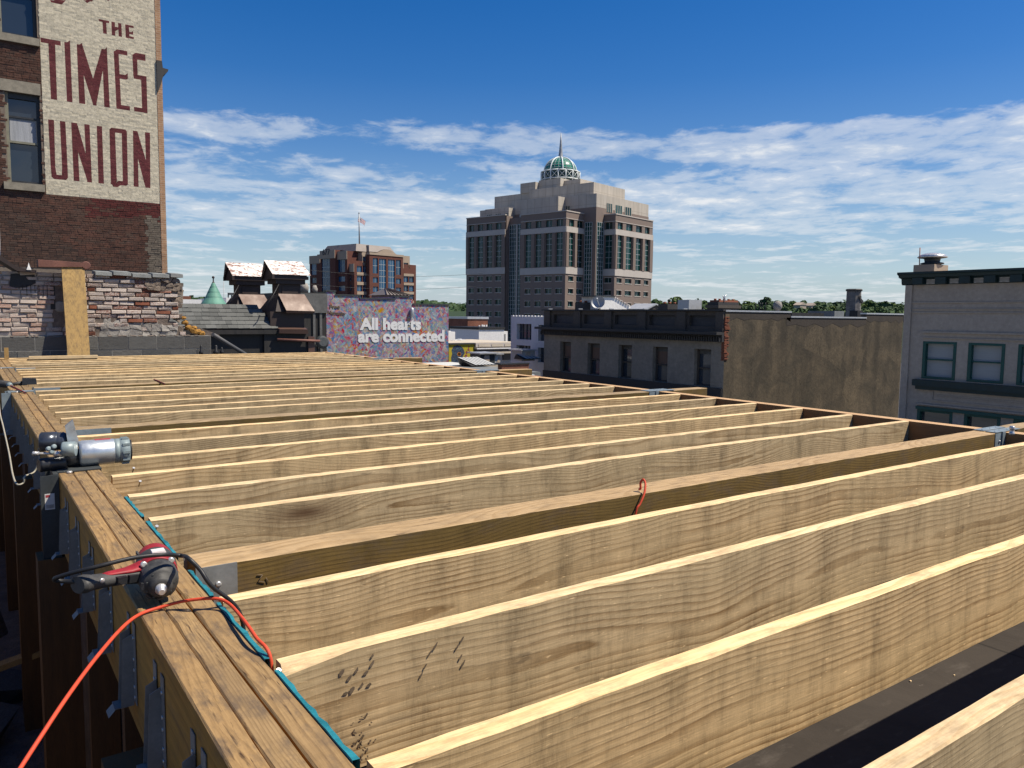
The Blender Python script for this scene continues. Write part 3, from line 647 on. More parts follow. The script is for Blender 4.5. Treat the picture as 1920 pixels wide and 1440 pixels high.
# rim beam on the right, two plies
rim = link('rim_beam', None, (5.1, 6.2, -0.12), deck)
for (xa, xb) in ((5.056, 5.099), (5.103, 5.148)):
    m = MB(); m.box(xa, xb, -0.4, 12.9, -0.24, -0.001, 0); m.m[1] = 1
    m.build('ply', ['lvl', 'lvl_top'], rim)
# empty joist hangers nailed to the outer face of the edge beam
def hanger(y):
    o = link('joist_hanger', None, (0.29, y, -0.15), deck)
    m = MB(); x = 0.2895; t = 0.0016
    for sgn in (-1, 1):
        yy = y + sgn * 0.021
        m.box(x - t, x, min(yy, yy + sgn * 0.03), max(yy, yy + sgn * 0.03), -0.235, -0.045)          # nailing flange
        ys = sorted((yy - sgn * t, yy))
        m.hexa([(x - 0.030, ys[0], -0.243), (x - t, ys[0], -0.243), (x - t, ys[1], -0.243), (x - 0.030, ys[1], -0.243),
                (x - 0.022, ys[0], -0.085), (x - t, ys[0], -0.075), (x - t, ys[1], -0.075), (x - 0.022, ys[1], -0.085)])   # cheek
    m.box(x - 0.043, x - t, y - 0.021, y + 0.021, -0.2455, -0.2432)
    m.hexa([(x - 0.056, y - 0.02, -0.262), (x - 0.042, y - 0.02, -0.2465), (x - 0.042, y + 0.02, -0.2465), (x - 0.056, y + 0.02, -0.262),
            (x - 0.055, y - 0.02, -0.260), (x - 0.040, y - 0.02, -0.2445), (x - 0.040, y + 0.02, -0.2445), (x - 0.055, y + 0.02, -0.260)])
    m.build('hanger_plate', 'galv', o)
    m = MB()
    for sgn in (-1, 1):
        for z in (-0.08, -0.13, -0.155, -0.195, -0.22):
            m.lathe((x - t, y + sgn * 0.036, z), (-1, 0, 0), [(0.0045, 0), (0.004, 0.0025)], 8)
    stuff(m.build('nail_heads', 'chrome', o))
for y in [1.03, 1.30, 1.62, 1.93, 2.27, 2.62, 2.97, 3.30, 4.2, 4.6, 5.0, 5.4, 5.8, 6.2, 6.6, 7.0]:
    hanger(y)
# steel brackets that carry the beam joints, with posts under them
def bracket(y, sticker):
    o = link('beam_bracket', None, (0.36, y, -0.2), deck); m = MB()
    m.box(0.272, 0.2895, y - 0.05, y + 0.13, -0.33, 0.004)
    m.box(0.2895, 0.45, y - 0.012, y + 0.10, 0.0015, 0.006)
    m.box(0.2895, 0.45, y - 0.002, y + 0.085, -0.32, -0.002)
    m.box(0.255, 0.272, y - 0.05, y - 0.044, -0.33, 0.002); m.box(0.255, 0.272, y + 0.124, y + 0.13, -0.33, 0.002)
    m.box(0.225, 0.2895, y - 0.056, y - 0.0505, -0.335, 0.002)
    m.build('bracket_plate', 'darksteel' if sticker else 'bluesteel', o)
    m = MB(); m.lathe((0.33, y - 0.03, 0.0005), ZP, [(0.011, 0), (0.011, 0.007), (0.006, 0.009)], 6)
    m.build('bolt', 'chrome', o)
    m = MB(); m.quad((0.238, y - 0.0568, -0.135), (0.272, y - 0.0568, -0.135), (0.272, y - 0.0568, -0.07), (0.238, y - 0.0568, -0.07), 0)
    if sticker:
        m.quad((0.241, y - 0.0572, -0.085), (0.256, y - 0.0572, -0.085), (0.256, y - 0.0572, -0.075), (0.241, y - 0.0572, -0.075), 1)
        for i in range(7): m.quad((0.243 + i * 0.004, y - 0.0572, -0.130), (0.245 + i * 0.004, y - 0.0572, -0.130), (0.245 + i * 0.004, y - 0.0572, -0.115), (0.243 + i * 0.004, y - 0.0572, -0.115), 2)
        m.build('sticker', ['label', 'labelred', 'ink'], o)
bracket(3.63, True); bracket(7.42, False); bracket(10.55, False)
for y in (1.72, 3.60, 5.4, 7.4, 9.0, 10.6):
    boxpart('post', 'post', deck, 0.205, 0.345, y - 0.04, y + 0.10, -2.6, -0.335 if y != 1.72 else -0.303)
for y in (0.9, 2.16, 2.9, 4.2, 4.8, 6.1):
    boxpart('stud', 'post', deck, 0.298, 0.388, y - 0.02, y + 0.02, -2.6, -0.303)
# steel bucket hangers at the girder ends
def bucket(y, xs, mats):
    o = link('girder_hanger', None, (xs, y, 0), deck); m = MB()
    sg = 1 if xs < 2 else -1
    for yy in (y - 0.0045, y + 0.1295):
        a = sorted((xs, xs + sg * (0.20 if (sg > 0 and y > 4) else 0.105))); m.box(a[0], a[1], yy, yy + 0.004, -0.30, 0.0 if xs < 2 else -0.002)
    m.build('bucket_plate', mats, o)
    for z in (-0.05, -0.12):
        m = MB(); m.lathe((xs + sg * 0.055, y - 0.0045, z), (0, -1, 0), [(0.008, 0), (0.008, 0.005), (0.004, 0.006)], 8)
        m.build('bolt', 'chrome', o)
    if xs > 2:
        m = MB(); m.box(xs - 0.10, xs + 0.22, y - 0.004, y + 0.056, 0.0035, 0.0075); m.box(xs - 0.085, xs + 0.20, y + 0.070, y + 0.130, 0.0035, 0.0075)
        m.box(xs - 0.03, xs + 0.006, y - 0.012, y - 0.006, -0.16, 0.006)
        for (px_, py_) in ((-0.06, 0.02), (0.02, 0.03), (0.1, 0.02), (-0.04, 0.1), (0.06, 0.1), (0.14, 0.1)):
            m.lathe((xs + px_, y + py_, 0.0075), ZP, [(0.006, 0), (0.004, 0.003)], 8)
        m.build('top_flange', 'bluesteel', o)
for k in range(4):
    bucket(2.074 + PER * k, 5.045, 'bluesteel')
    bucket(2.074 + PER * k, 0.465, 'galv' if k == 0 else 'bluesteel')
# marks on the second joist: smeared lumber stamps
def inkmarks():
    rr = random.Random(5); m = MB(); yf = 1.3968
    def blot(px, py, w, hh, tilt):
        c = onY(px, py, yf); n = 7
        pts = []
        for i in range(n):
            g = 2 * math.pi * i / n; k = rr.uniform(0.6, 1.0); a, b = math.cos(g) * w * k, math.sin(g) * hh * k
            pts.append((c.x + a + b * tilt, yf, c.z + b))
        m.add(pts, [tuple(range(n))])
    for (x, y) in ((640, 1262), (655, 1272), (668, 1258), (686, 1262), (697, 1246), (698, 1230), (678, 1285), (692, 1284), (660, 1294), (648, 1300)):
        blot(x, y, rr.uniform(0.004, 0.0075), rr.uniform(0.004, 0.009), 0.5)
    for (x, y) in ((790, 1265), (797, 1250), (806, 1225), (816, 1212), (866, 1200), (858, 1212), (864, 1232), (868, 1245)):
        blot(x, y, 0.0035, rr.uniform(0.006, 0.012), 0.6)
    for i in range(26):
        blot(rr.uniform(632, 705), 1340 + rr.uniform(0, 95), rr.uniform(0.002, 0.005), rr.uniform(0.001, 0.006), rr.uniform(-0.6, 0.6))
    stuff(m.build('ink_marks', 'ink', deck))
inkmarks()
m = MB()
for (px, py) in ((293, 990), (352, 1152), (418, 1146), (262, 905), (250, 880), (520, 1262)):
    p = onZ(px, py, -0.012); m.lathe(p, (0.1, -0.5, 0.7), [(0.0025, -0.02), (0.0025, 0.008), (0.006, 0.0085), (0.005, 0.010)], 8)
stuff(m.build('screws', 'chrome', deck))
# faint pencil figure on the girder side
m = MB()
for a, b in (((482, 1078), (492, 1078)), ((492, 1078), (484, 1090)), ((484, 1090), (497, 1092)), ((499, 1083), (503, 1092))):
    p, q = onY(*a, 2.0725), onY(*b, 2.0725); m.tube([p, q], 0.0012, 5)
m.build('pencil_mark', 'ink', deck)

# black membrane roof under the frame
rf = MB(); rf.quad((0.46, -3, -0.62), (9.0, -3, -0.62), (9.0, 12.95, -0.62), (0.46, 12.95, -0.62))
structure(rf.build('roof', 'membrane'))
b = MB(); b.box(0.392, 0.458, -3, 12.93, -3.2, -0.304); tag(b.build('masonry_wall', 'oldmortar'), 'dark masonry wall under the edge of the deck frame', 'wall')
b = MB(); b.box(-1.1, -0.62, -3, 12.9, -3.2, -0.12); tag(b.build('masonry_wall', 'oldmortar'), 'unseen masonry wall added to shade the slot on the left', 'wall')  # out of view, added to keep sky light out of the slot
# litter on the membrane
m = MB(); rr = random.Random(4)
for i in range(40):
    x, y = rr.uniform(1.2, 4), rr.uniform(0.6, 2.2); s_ = rr.uniform(0.003, 0.008)
    m.box(x, x + s_ * 1.6, y, y + s_, -0.6195, -0.6195 + s_)
stuff(m.build('wood_chips', 'joist_top'))
# scuffed patch
# the slot left of the beam: lower floor with rubble
m = MB(); m.quad((-6, -3, -2.3), (0.40, -3, -2.3), (0.40, 12.9, -1.5), (-6, 12.9, -1.5)); structure(m.build('lower_floor', 'oldmortar'))
rub = []
for v_ in range(5):
    m = MB(); rr = random.Random(50 + v_)
    m.hexa([Vector((sx, sy, sz)) + Vector((rr.uniform(-.2, .2), rr.uniform(-.2, .2), rr.uniform(-.2, .2))) for sz in (-.5, .5) for sx, sy in ((-.5, -.5), (.5, -.5), (.5, .5), (-.5, .5))])
    rub.append(m.mesh('rubble_stone', ['oldmortar' if v_ % 2 else 'block'], Vector((0, 0, 0))))
rr = random.Random(9)
for i in range(46):
    y = rr.uniform(3.2, 11.5); x = rr.uniform(-0.75, 0.22); s_ = rr.uniform(0.12, 0.34)
    o = link('rubble_stone', rub[i % 5], (x, y, -2.3 + (y + 3) * 0.05 + rr.uniform(0.03, 0.5) * (0.3 + 0.1 * y)))
    o.scale = (s_ * 1.5, s_, s_ * 0.7); o.rotation_euler = (rr.uniform(-.4, .4), rr.uniform(-.4, .4), rr.uniform(0, 3))
    tag(o, 'broken masonry lump in the dark slot left of the edge beam', 'rubble', 'rubble in the slot beside the beam')
p, q = onZ(0, 1255, -1.5), onZ(108, 1215, -1.4)
m = MB(); d_ = (q - p); d_ = d_.normalized(); p = p - d_ * 0.6
sd = d_.cross(ZP).normalized()
m.hexa([p - sd * .05, p + sd * .05, q + sd * .05, q - sd * .05, p - sd * .05 + ZP * .035, p + sd * .05 + ZP * .035, q + sd * .05 + ZP * .035, q - sd * .05 + ZP * .035])
tag(m.build('scrap_board', 'plank'), 'rough board lying across the dark slot below the beam', 'board')

# ------------------------------------------------------------------ things on the deck
# loose board on the far joists
m = MB(); a = onZ(54, 671, 0.02); b_ = onZ(181, 668, 0.02)
m.box(a.x, b_.x, 12.30, 12.39, 0.003, 0.042)
tag(m.build('loose_board', 'joist_top'), 'short loose board lying on the far joists at the foot of the plank', 'board')
# leaning plank
m = MB()
B0, B1 = onY(127, 668, 12.6), onY(169, 667, 12.6); T0, T1 = onY(115, 497, 12.93), onY(158, 497, 12.93)
bk = Vector((0, 0.04, 0.012)); B0.z = B1.z = 0.004
m.hexa([B0, B1, B1 + bk, B0 + bk, T0, T1, T1 + bk, T0 + bk])
o = m.build('plank', 'plank_z'); tag(o, 'wide weathered plank leaning upright against the whitewashed brick wall', 'plank')
m = MB(); p = onY(11, 655, 12.4); m.box(p.x - 0.02, p.x + 0.03, 12.4, 12.45, 0.0, p.z + 0.02, 0)
tag(m.build('wood_stake', 'plank'), 'short wooden stake standing at the far left corner of the frame', 'stake')
# impact wrench
def P_(x, y, z): return onZ(x, y, z)
hc = onZ(296, 1085, 0.052)          # nose of the head
wr = thing('impact_wrench', 'red and black impact wrench lying on the edge beam with nose towards us', 'power tool', (hc.x, hc.y, 0))
ax = Vector((-0.10, -1.0, -0.16)).normalized(); base = Vector((hc.x + 0.004, hc.y + 0.020, 0.054))
m = MB()
m.lathe(base, ax, [(0.0405, -0.002), (0.042, 0.012), (0.0415, 0.030), (0.0385, 0.042), (0.033, 0.0485), (0.0255, 0.0505), (0.0245, 0.062), (0.020, 0.066), (0.015, 0.067)], 28)
for i in range(8):
    g = 2 * math.pi * i / 8; a_ = Vector((math.cos(g), 0, math.sin(g)))
    c_ = base + ax * 0.028 + a_ * 0.0395; s1 = Vector((-math.sin(g), 0, math.cos(g))) * 0.008
    m.hexa([c_ - s1 - ax * .016 - a_ * .003, c_ + s1 - ax * .016 - a_ * .003, c_ + s1 + ax * .018 - a_ * .007, c_ - s1 + ax * .018 - a_ * .007,
            c_ - s1 - ax * .014 + a_ * .0032, c_ + s1 - ax * .014 + a_ * .0032, c_ + s1 + ax * .015 - a_ * .001, c_ - s1 + ax * .015 - a_ * .001])
m.build('hammer_case', 'dusty', wr)
m = MB(); m.lathe(base + ax * 0.064, ax, [(0.0125, 0), (0.0125, 0.010), (0.009, 0.0115), (0.0085, 0.020), (0.006, 0.023)], 18); m.build('anvil', 'chrome', wr)
m = MB(); m.lathe(base, ax, [(0.030, -0.105), (0.037, -0.098), (0.0415, -0.075), (0.043, -0.03), (0.0435, -0.006), (0.0425, 0.0)], 28); m.build('motor_housing', 'red', wr)
m = MB(); m.lathe(base, ax, [(0.0425, -0.062), (0.0445, -0.058), (0.0448, -0.034), (0.0425, -0.030)], 28, cap=False)
for i in range(6): m.box(base.x - 0.03 + i * 0.011, base.x - 0.026 + i * 0.011, base.y + 0.066, base.y + 0.098, base.z + 0.030, base.z + 0.0405 - abs(i - 2.5) * 0.0015)
m.build('black_band', 'dusty', wr)
m = MB(); q_ = base - ax * 0.030 + Vector((0.004, 0, 0.0446)); m.hexa([q_ + Vector((-.016, -.012, -.004)), q_ + Vector((.016, -.012, -.004)), q_ + Vector((.016, .012, -.003)), q_ + Vector((-.016, .012, -.003)), q_ + Vector((-.014, -.011, .0012)), q_ + Vector((.014, -.011, .0012)), q_ + Vector((.014, .011, .0022)), q_ + Vector((-.014, .011, .0022))]); m.build('label_plate', 'label', wr)
m = MB()
for k in range(9):
    g = 2 * math.pi * k / 9; a_ = Vector((math.cos(g), 0, math.sin(g))); c_ = base + ax * 0.0515 + a_ * 0.029; m.lathe(c_, ax, [(0.0028, 0), (0.0022, 0.0012)], 6)
stuff(m.build('case_rivets', 'darksteel', wr))
m = MB()
for sx in (-0.030, 0.028):
    m.lathe(base + Vector((sx, -0.001, 0.031)), (0, -1, 0.1), [(0.0075, 0), (0.0075, 0.006), (0.005, 0.008), (0.0025, 0.0075)], 12)
m.build('housing_screws', 'chrome', wr)
HE = onZ(145, 1097, 0.075)
h0 = base + ax * -0.02 + Vector((-0.030, 0.0, 0.0)); dirh = (HE - h0); hl = dirh.length; dirh.normalize()
side = dirh.cross(ZP).normalized(); upv = side.cross(dirh).normalized()
def hring(t, w, hh, off=0.0): 
    c_ = h0 + dirh * (hl * t) + upv * off
    return [c_ + side * (w * math.cos(2 * math.pi * j / 14)) + upv * (hh * math.sin(2 * math.pi * j / 14)) for j in range(14)]
def skinrings(m, rings, mi=0):
    k = len(m.v); n = len(rings[0]); m.v += [p for r_ in rings for p in r_]
    for i in range(len(rings) - 1):
        for j in range(n):
            m.f.append([k + i * n + j, k + i * n + (j + 1) % n, k + (i + 1) * n + (j + 1) % n, k + (i + 1) * n + j]); m.m.append(mi); m.sm.append(True)
    m.f.append([k + j for j in range(n)][::-1]); m.m.append(mi); m.sm.append(False)
    e = k + (len(rings) - 1) * n; m.f.append([e + j for j in range(n)]); m.m.append(mi); m.sm.append(False)
m = MB(); skinrings(m, [hring(-0.05, 0.030, 0.026), hring(0.12, 0.024, 0.020), hring(0.3, 0.0205, 0.0165), hring(0.6, 0.0195, 0.0155), hring(0.8, 0.021, 0.017), hring(0.9, 0.026, 0.020), hring(1.0, 0.027, 0.018)])
m.build('handle', 'dusty', wr)
m = MB(); skinrings(m, [hring(-0.10, 0.029, 0.016, 0.020), hring(0.06, 0.024, 0.011, 0.0165), hring(0.25, 0.019, 0.007, 0.0135), hring(0.55, 0.013, 0.004, 0.0132), hring(0.66, 0.004, 0.002, 0.0132)])
m.build('red_spine', 'red', wr)
m = MB()
for t0 in (0.16, 0.34):
    c_ = h0 + dirh * (hl * (t0 + 0.09)) - side * 0.0; 
    f_ = side if side.y < 0 else -side
    q_ = c_ + f_ * 0.019
    m.hexa([q_ - dirh * .013 - upv * .011 - f_ * .006, q_ + dirh * .013 - upv * .011 - f_ * .006, q_ + dirh * .013 + upv * .009 - f_ * .006, q_ - dirh * .013 + upv * .009 - f_ * .006,
            q_ - dirh * .011 - upv * .009 + f_ * .007, q_ + dirh * .011 - upv * .009 + f_ * .007, q_ + dirh * .011 + upv * .007 + f_ * .007, q_ - dirh * .011 + upv * .007 + f_ * .007])
m.build('trigger', 'blackgloss', wr)
m = MB(); f_ = side if side.y < 0 else -side
m.lathe(h0 + dirh * (hl * 0.72) + f_ * 0.017 + upv * 0.006, f_, [(0.0055, 0), (0.0055, 0.004), (0.003, 0.0045)], 10); m.build('grip_screw', 'chrome', wr)
# black cord from the handle over the tool and down between the joists
pts = [HE + Vector((0.012, 0, 0.004)), onZ(122, 1090, 0.078), onZ(102, 1087, 0.085), onZ(118, 1079, 0.095), onZ(180, 1063, 0.115), onZ(250, 1046, 0.122), onZ(305, 1040, 0.118), onZ(340, 1042, 0.105), onZ(372, 1067, 0.07), onZ(396, 1096, 0.03), onZ(412, 1120, -0.02), onZ(418, 1132, -0.09), onZ(420, 1136, -0.22)]
pts[8:] = [onY(352, 1046, 1.79), onY(375, 1068, 1.77), onY(396, 1098, 1.755), Vector((0.492, 1.765, -0.03)), Vector((0.50, 1.77, -0.2))]
m = MB(); m.tube(spline(pts, 8), 0.0048, 10); tag(m.build('black_cord', 'black'), 'black rubber power cord looping over the red impact wrench', 'cord')
# orange extension cord across the beam
pts = [onZ(30, 1455, -0.5), onZ(70, 1390, -0.42), onZ(120, 1315, -0.30), onZ(175, 1240, -0.17), onZ(225, 1180, -0.06), onZ(262, 1152, 0.006), onZ(300, 1139, 0.008), onZ(345, 1127, 0.018), onZ(400, 1122, 0.026), onZ(428, 1131, 0.022), onY(455, 1160, 1.60), onY(480, 1195, 1.50), Vector((0.50, 1.447, -0.03)), Vector((0.505, 1.46, -0.2))]
pts[0:5] = [CAM + ray(x, y) * d for x, y, d in ((14, 1478, 1.19), (72, 1388, 1.26), (125, 1308, 1.34), (178, 1236, 1.45), (228, 1178, 1.60))]
e_ = onY(508, 1238, 1.445); pts[-2] = e_; pts[-1] = e_ + Vector((0.004, 0.01, -0.15))
m = MB(); m.tube(spline(pts, 8), 0.0037, 10); tag(m.build('extension_cord', 'orange'), 'orange extension cord crossing the edge beam in front of the impact wrench', 'cord')
# orange loop hooked on the girder
a = onY(1203, 918, 2.06)
pts = [Vector((a.x - .07, 2.05, -0.22)), onY(1192, 962, 2.055), onY(1200, 945, 2.055), onY(1208, 925, 2.06), onY(1210, 907, 2.075), onY(1206, 899, 2.09), onY(1201, 905, 2.10), onY(1201, 916, 2.10), Vector((onY(1202, 918, 2.10).x, 2.11, 0.006))]
m = MB(); m.tube(spline(pts, 6), 0.0042, 8); tag(m.build('orange_hook', 'orange'), 'small loop of orange cord hooked over the nearest dark girder', 'cord')
# pale cord hanging down the outside of the beam
pts = [onY(72, 868, 3.75), onY(64, 885, 3.75), onY(47, 893, 3.7), onY(44, 905, 3.7), onY(32, 908, 3.7), onY(24, 890, 3.8), onY(17, 850, 4.2), onY(6, 800, 4.6), onY(0, 775, 4.8), onY(-3, 740, 5.0)]
m = MB(); m.tube(spline(pts, 6), 0.0035, 8); tag(m.build('power_cable', 'palecord'), 'thin pale cord hanging from the silver power tool beside the beam', 'cord')
# silver power tool
tc_ = onZ(196, 855, 0.056); TY = 3.72
def Q(px, py, Y=TY): return onY(px, py, Y)
tool = thing('power_saw', 'silver motor power tool with black front lying across the edge beam', 'power tool', (0.45, TY, 0.0))
ax2 = (Q(238, 853) - Q(152, 853)).normalized(); A0 = Q(148, 853.5); r0 = (Q(200, 830).z - Q(200, 877).z) / 2
A0.z = max(A0.z, r0 + 0.004); ax2 = Vector((1, -0.06, 0.0)).normalized(); Lm = (Q(245, 853) - A0).length
m = MB(); m.lathe(A0, ax2, [(r0 * .86, 0.0), (r0 * .96, 0.004), (r0, 0.012), (r0 * 1.0, 0.05), (r0 * .985, Lm * .66), (r0 * .95, Lm * .67)], 28); m.build('motor_body', 'silver', tool)
m = MB(); m.lathe(A0, ax2, [(r0 * .90, Lm * .66), (r0 * .97, Lm * .675), (r0 * .97, Lm * .76), (r0 * .93, Lm * .765), (r0 * .99, Lm * .775), (r0 * .98, Lm * .955), (r0 * .9, Lm * .965)], 28)
for i in range(10):
    g = 2 * math.pi * i / 10; c_ = A0 + ax2 * (Lm * .87) + Vector((0, math.cos(g), math.sin(g))) * r0 * .985
    m.box(c_.x - Lm * .07, c_.x + Lm * .07, c_.y - .006, c_.y + .006, c_.z - .005, c_.z + .005)
m.build('end_cap', 'greyplastic', tool)
m = MB(); m.lathe(A0, ax2, [(r0 * .80, Lm * .96), (r0 * .80, Lm * 1.0), (r0 * .5, Lm * 1.01)], 20); m.build('rear_plug', 'black', tool)
m = MB(); c_ = A0 + Vector((Lm * .45, 0, r0 * .93)); m.box(c_.x - .03, c_.x + .03, c_.y - .014, c_.y + .012, c_.z - .002, c_.z + r0 * .08); m.build('red_badge', 'labelred', tool)
u0, u1 = Q(74, 828, 3.78), Q(126, 827, 3.76); ru = 0.040
m = MB(); m.lathe(u0, u1 - u0, [(ru * .8, 0), (ru, .006), (ru, (u1 - u0).length * .62), (ru * .92, (u1 - u0).length * .63), (ru * 1.0, (u1 - u0).length * .66), (ru * .92, (u1 - u0).length * .70), (ru, (u1 - u0).length * .74), (ru * .92, (u1 - u0).length * .78), (ru, (u1 - u0).length * .84), (ru * .8, (u1 - u0).length)], 22); m.build('gear_case', 'bluegrey', tool)
m = MB(); f0, f1, f2, f3 = Q(129, 842), Q(150, 836), Q(137, 788), Q(122, 800); th = Vector((0.004, 0.055, 0))
m.hexa([f0, f1, f1 + th, f0 + th, f3, f2, f2 + th * .8, f3 + th * .8]); m.build('lever', 'silver', tool)
m = MB(); d0, d1 = Q(72, 866, 3.68), Q(118, 866, 3.70); d0.z = d1.z = 0.030; m.lathe(d0, d1 - d0, [(0.026, 0), (0.029, .008), (0.029, (d1 - d0).length), (0.024, (d1 - d0).length + .01)], 20)
e0, e1 = Q(118, 858), Q(150, 858); m.lathe(e0, e1 - e0, [(0.030, 0), (0.038, .01), (0.038, (e1 - e0).length)], 18); m.build('front_body', 'blackgloss', tool)
m = MB(); d0, d1 = Q(60, 850, 3.66), Q(118, 851, 3.66); l_ = (d1 - d0).length; m.lathe(d0, d1 - d0, [(0.006, 0), (0.0085, .004), (0.0085, l_ * .22), (0.005, l_ * .23), (0.005, l_ * .68), (0.011, l_ * .70), (0.011, l_)], 14); m.build('spindle', 'chrome', tool)
m = MB(); p = Q(117, 842, 3.65); m.lathe(p, (0.9, -0.3, 0), [(0.028, 0), (0.030, .006), (0.030, .05)], 20)
for (a_, b_) in ((100, 838), (90, 842), (96, 848)):
    p = Q(a_, b_, 3.66); m.lathe(p, (0.2, -1, 0.3), [(0.010, 0), (0.010, .012), (0.005, .014)], 10)
m.build('trunnion', 'greyplastic', tool)
# far black drill with a twisted bit
dr = onZ(40, 722, 0.0)
dt = thing('cordless_drill', 'black cordless tool lying on the far part of the edge beam', 'power tool', (dr.x, dr.y, 0.0))
YD = dr.y
m = MB(); a, b_ = onY(41, 726, YD), onY(68, 708, YD); zb = 0.005
m.hexa([Vector((a.x, YD - .05, zb)), Vector((b_.x, YD - .05, zb)), Vector((b_.x, YD + .06, zb)), Vector((a.x, YD + .06, zb)), Vector((a.x + .008, YD - .045, b_.z)), Vector((b_.x - .004, YD - .045, b_.z - .006)), Vector((b_.x - .004, YD + .055, b_.z - .006)), Vector((a.x + .008, YD + .055, b_.z))]); m.build('battery', 'blackgloss', dt)
m = MB(); m.tube([onY(46, 717, YD), onY(32, 719, YD), onY(20, 722, YD)], [0.017, 0.014, 0.019], 10); m.build('grip', 'dusty', dt)
m = MB(); p, q = onY(-8, 718, YD + .1), onY(22, 722, YD); m.lathe(p, q - p, [(0.026, 0), (0.032, .02), (0.032, .12), (0.024, (q - p).length)], 16); m.build('body', 'dusty', dt)
m = MB(); m.lathe(onY(16, 721, YD - .02), (0.4, -1, -0.2), [(0.02, 0), (0.024, .02), (0.016, .05)], 14); m.build('chuck', 'greyplastic', dt)
p, q = onZ(20, 724, 0.03), onZ(48, 737, 0.006)
def twist(p, q, name, label):
    m = MB(); n = 46; d_ = (q - p); l_ = d_.length; d_.normalize(); a_ = d_.cross(ZP).normalized(); b_ = a_.cross(d_)
    for ph, mi in ((0, 0), (math.pi, 1)):
        m.tube([p + d_ * (l_ * i / n) + (a_ * math.cos(i * .8 + ph) + b_ * math.sin(i * .8 + ph)) * 0.005 * (1 - .5 * i / n) for i in range(n + 1)], 0.0048, 6, mi)
    tag(m.build(name, ['red', 'black']), label, 'rope')
twist(p, q, 'twisted_rope', 'short red and black twisted rope by the far black cordless tool')
twist(onZ(289, 712, 0.012), onZ(309, 720, 0.008), 'twisted_rope', 'piece of red and black twisted rope lying on the far joists')
# socket standing on the right outrigger
p = onY(1897, 812, 2.12); p.z = 0.0025
p = onZ(1897, 815, 0.003)
m = MB(); m.lathe(p, ZP, [(0.015, 0), (0.015, 0.012), (0.0125, 0.014), (0.0125, 0.030), (0.014, 0.032), (0.014, 0.050), (0.008, 0.052)], 14)
tag(m.build('steel_socket', 'chrome'), 'shiny steel socket standing on the bracket at the right edge', 'socket')

# ------------------------------------------------------------------ block wall and old brick wall behind the frame
bw_ = thing('block_wall', 'low grey concrete block wall behind the far end of the frame', 'wall', (1.7, 13.1, -0.62))
WY = 12.98
boxpart('mortar', 'blockmortar', bw_, -1.6, 3.235, WY + 0.006, WY + 0.28, -0.62, 0.288)
unit = MB(); unit.hexa([(-.5, -.5, -.5), (.5, -.5, -.5), (.5, .5, -.5), (-.5, .5, -.5), (-.5, -.5, .5), (.5, -.5, .5), (.5, .5, .5), (-.5, .5, .5)])
blockme = unit.mesh('block', ['block'], Vector((0, 0, 0)))
rr = random.Random(3)
for r_ in range(4):
    z0 = 0.092 - r_ * 0.203; x = -1.6 + (0.2 if r_ % 2 else 0.02)
    while x < 3.2:
        w = min(0.392, 3.23 - x)
        if w > 0.06:
            o = link('block', blockme, (x + w / 2, WY + 0.10 + rr.uniform(-.004, .004), z0 + 0.096), bw_); o.scale = (w, 0.2, 0.192); o.rotation_euler = (0, 0, rr.uniform(-.008, .008))
        x += 0.402
# a few white mortar smears along its top
m = MB()
for i in range(30):
    x = rr.uniform(-0.3, 3.2); w = rr.uniform(.02, .09); z = 0.288
    m.hexa([(x, WY, z), (x + w, WY - .004, z), (x + w, WY + .1, z), (x, WY + .1, z), (x + w * .2, WY + .01, z + rr.uniform(.006, .022)), (x + w * .8, WY + .01, z + rr.uniform(.004, .018)), (x + w * .7, WY + .08, z + .012), (x + w * .2, WY + .08, z + .012)])
stuff(m.build('mortar_crumbs', 'oldmortar', bw_))
ow = thing('old_brick_wall', 'broken old brick wall with flaking whitewash and a ragged right end', 'wall', (1.4, 13.3, 0.29))
BY = 13.07
# brick meshes with chipped corners
bricks = {}
for key in ('oldbrick', 'oldbrick_pink', 'oldbrick_red'):
    L_ = []
    for v_ in range(5):
        r2 = random.Random(v_ + 11); m = MB(); j = lambda s=.05: r2.uniform(-s, s)
        # front face gets an inner loop so edges look worn
        q = [(-.5, -.44), (.5, -.44), (.5, .44), (-.5, .44)]
        B = [Vector((-.5 + j(.02), .5, -.48)), Vector((.5 + j(.02), .5, -.48)), Vector((.5 + j(.02), .5, .48)), Vector((-.5 + j(.02), .5, .48))]
        Mi = [Vector((-.5 + j(.03), -.34, -.48 + j(.04))), Vector((.5 + j(.03), -.34, -.48 + j(.04))), Vector((.5 + j(.03), -.34, .48 + j(.04))), Vector((-.5 + j(.03), -.34, .48 + j(.04)))]
        Fr = [Vector((-.46 + j(.03), -.5 + j(.08), -.38 + j(.08))), Vector((.46 + j(.03), -.5 + j(.08), -.38 + j(.08))), Vector((.46 + j(.03), -.5 + j(.08), .38 + j(.08))), Vector((-.46 + j(.03), -.5 + j(.08), .38 + j(.08)))]
        m.v = B + Mi + Fr
        for i in range(4):
            k = (i + 1) % 4; m.f += [[i, 4 + i, 4 + k, k][::-1], [4 + i, 8 + i, 8 + k, 4 + k][::-1]]; m.m += [0, 0]; m.sm += [False, False]
        m.f += [[8, 9, 10, 11]]; m.m += [0]; m.sm += [False]
        L_.append(m.mesh('brick', [key], Vector((0, 0, 0))))
    bricks[key] = L_
rr = random.Random(21)
nb = 0; BH = 0.0655; ZW0 = 0.292
m = MB()
top = lambda x: 1.20 if x < 1.6 else 1.215
endx = lambda z: 2.80 - 0.05 * math.sin(z * 17) - (0.05 if 0.42 < z < 0.98 else 0.0) - 0.05 * math.sin(z * 41)
row = 0; z = ZW0
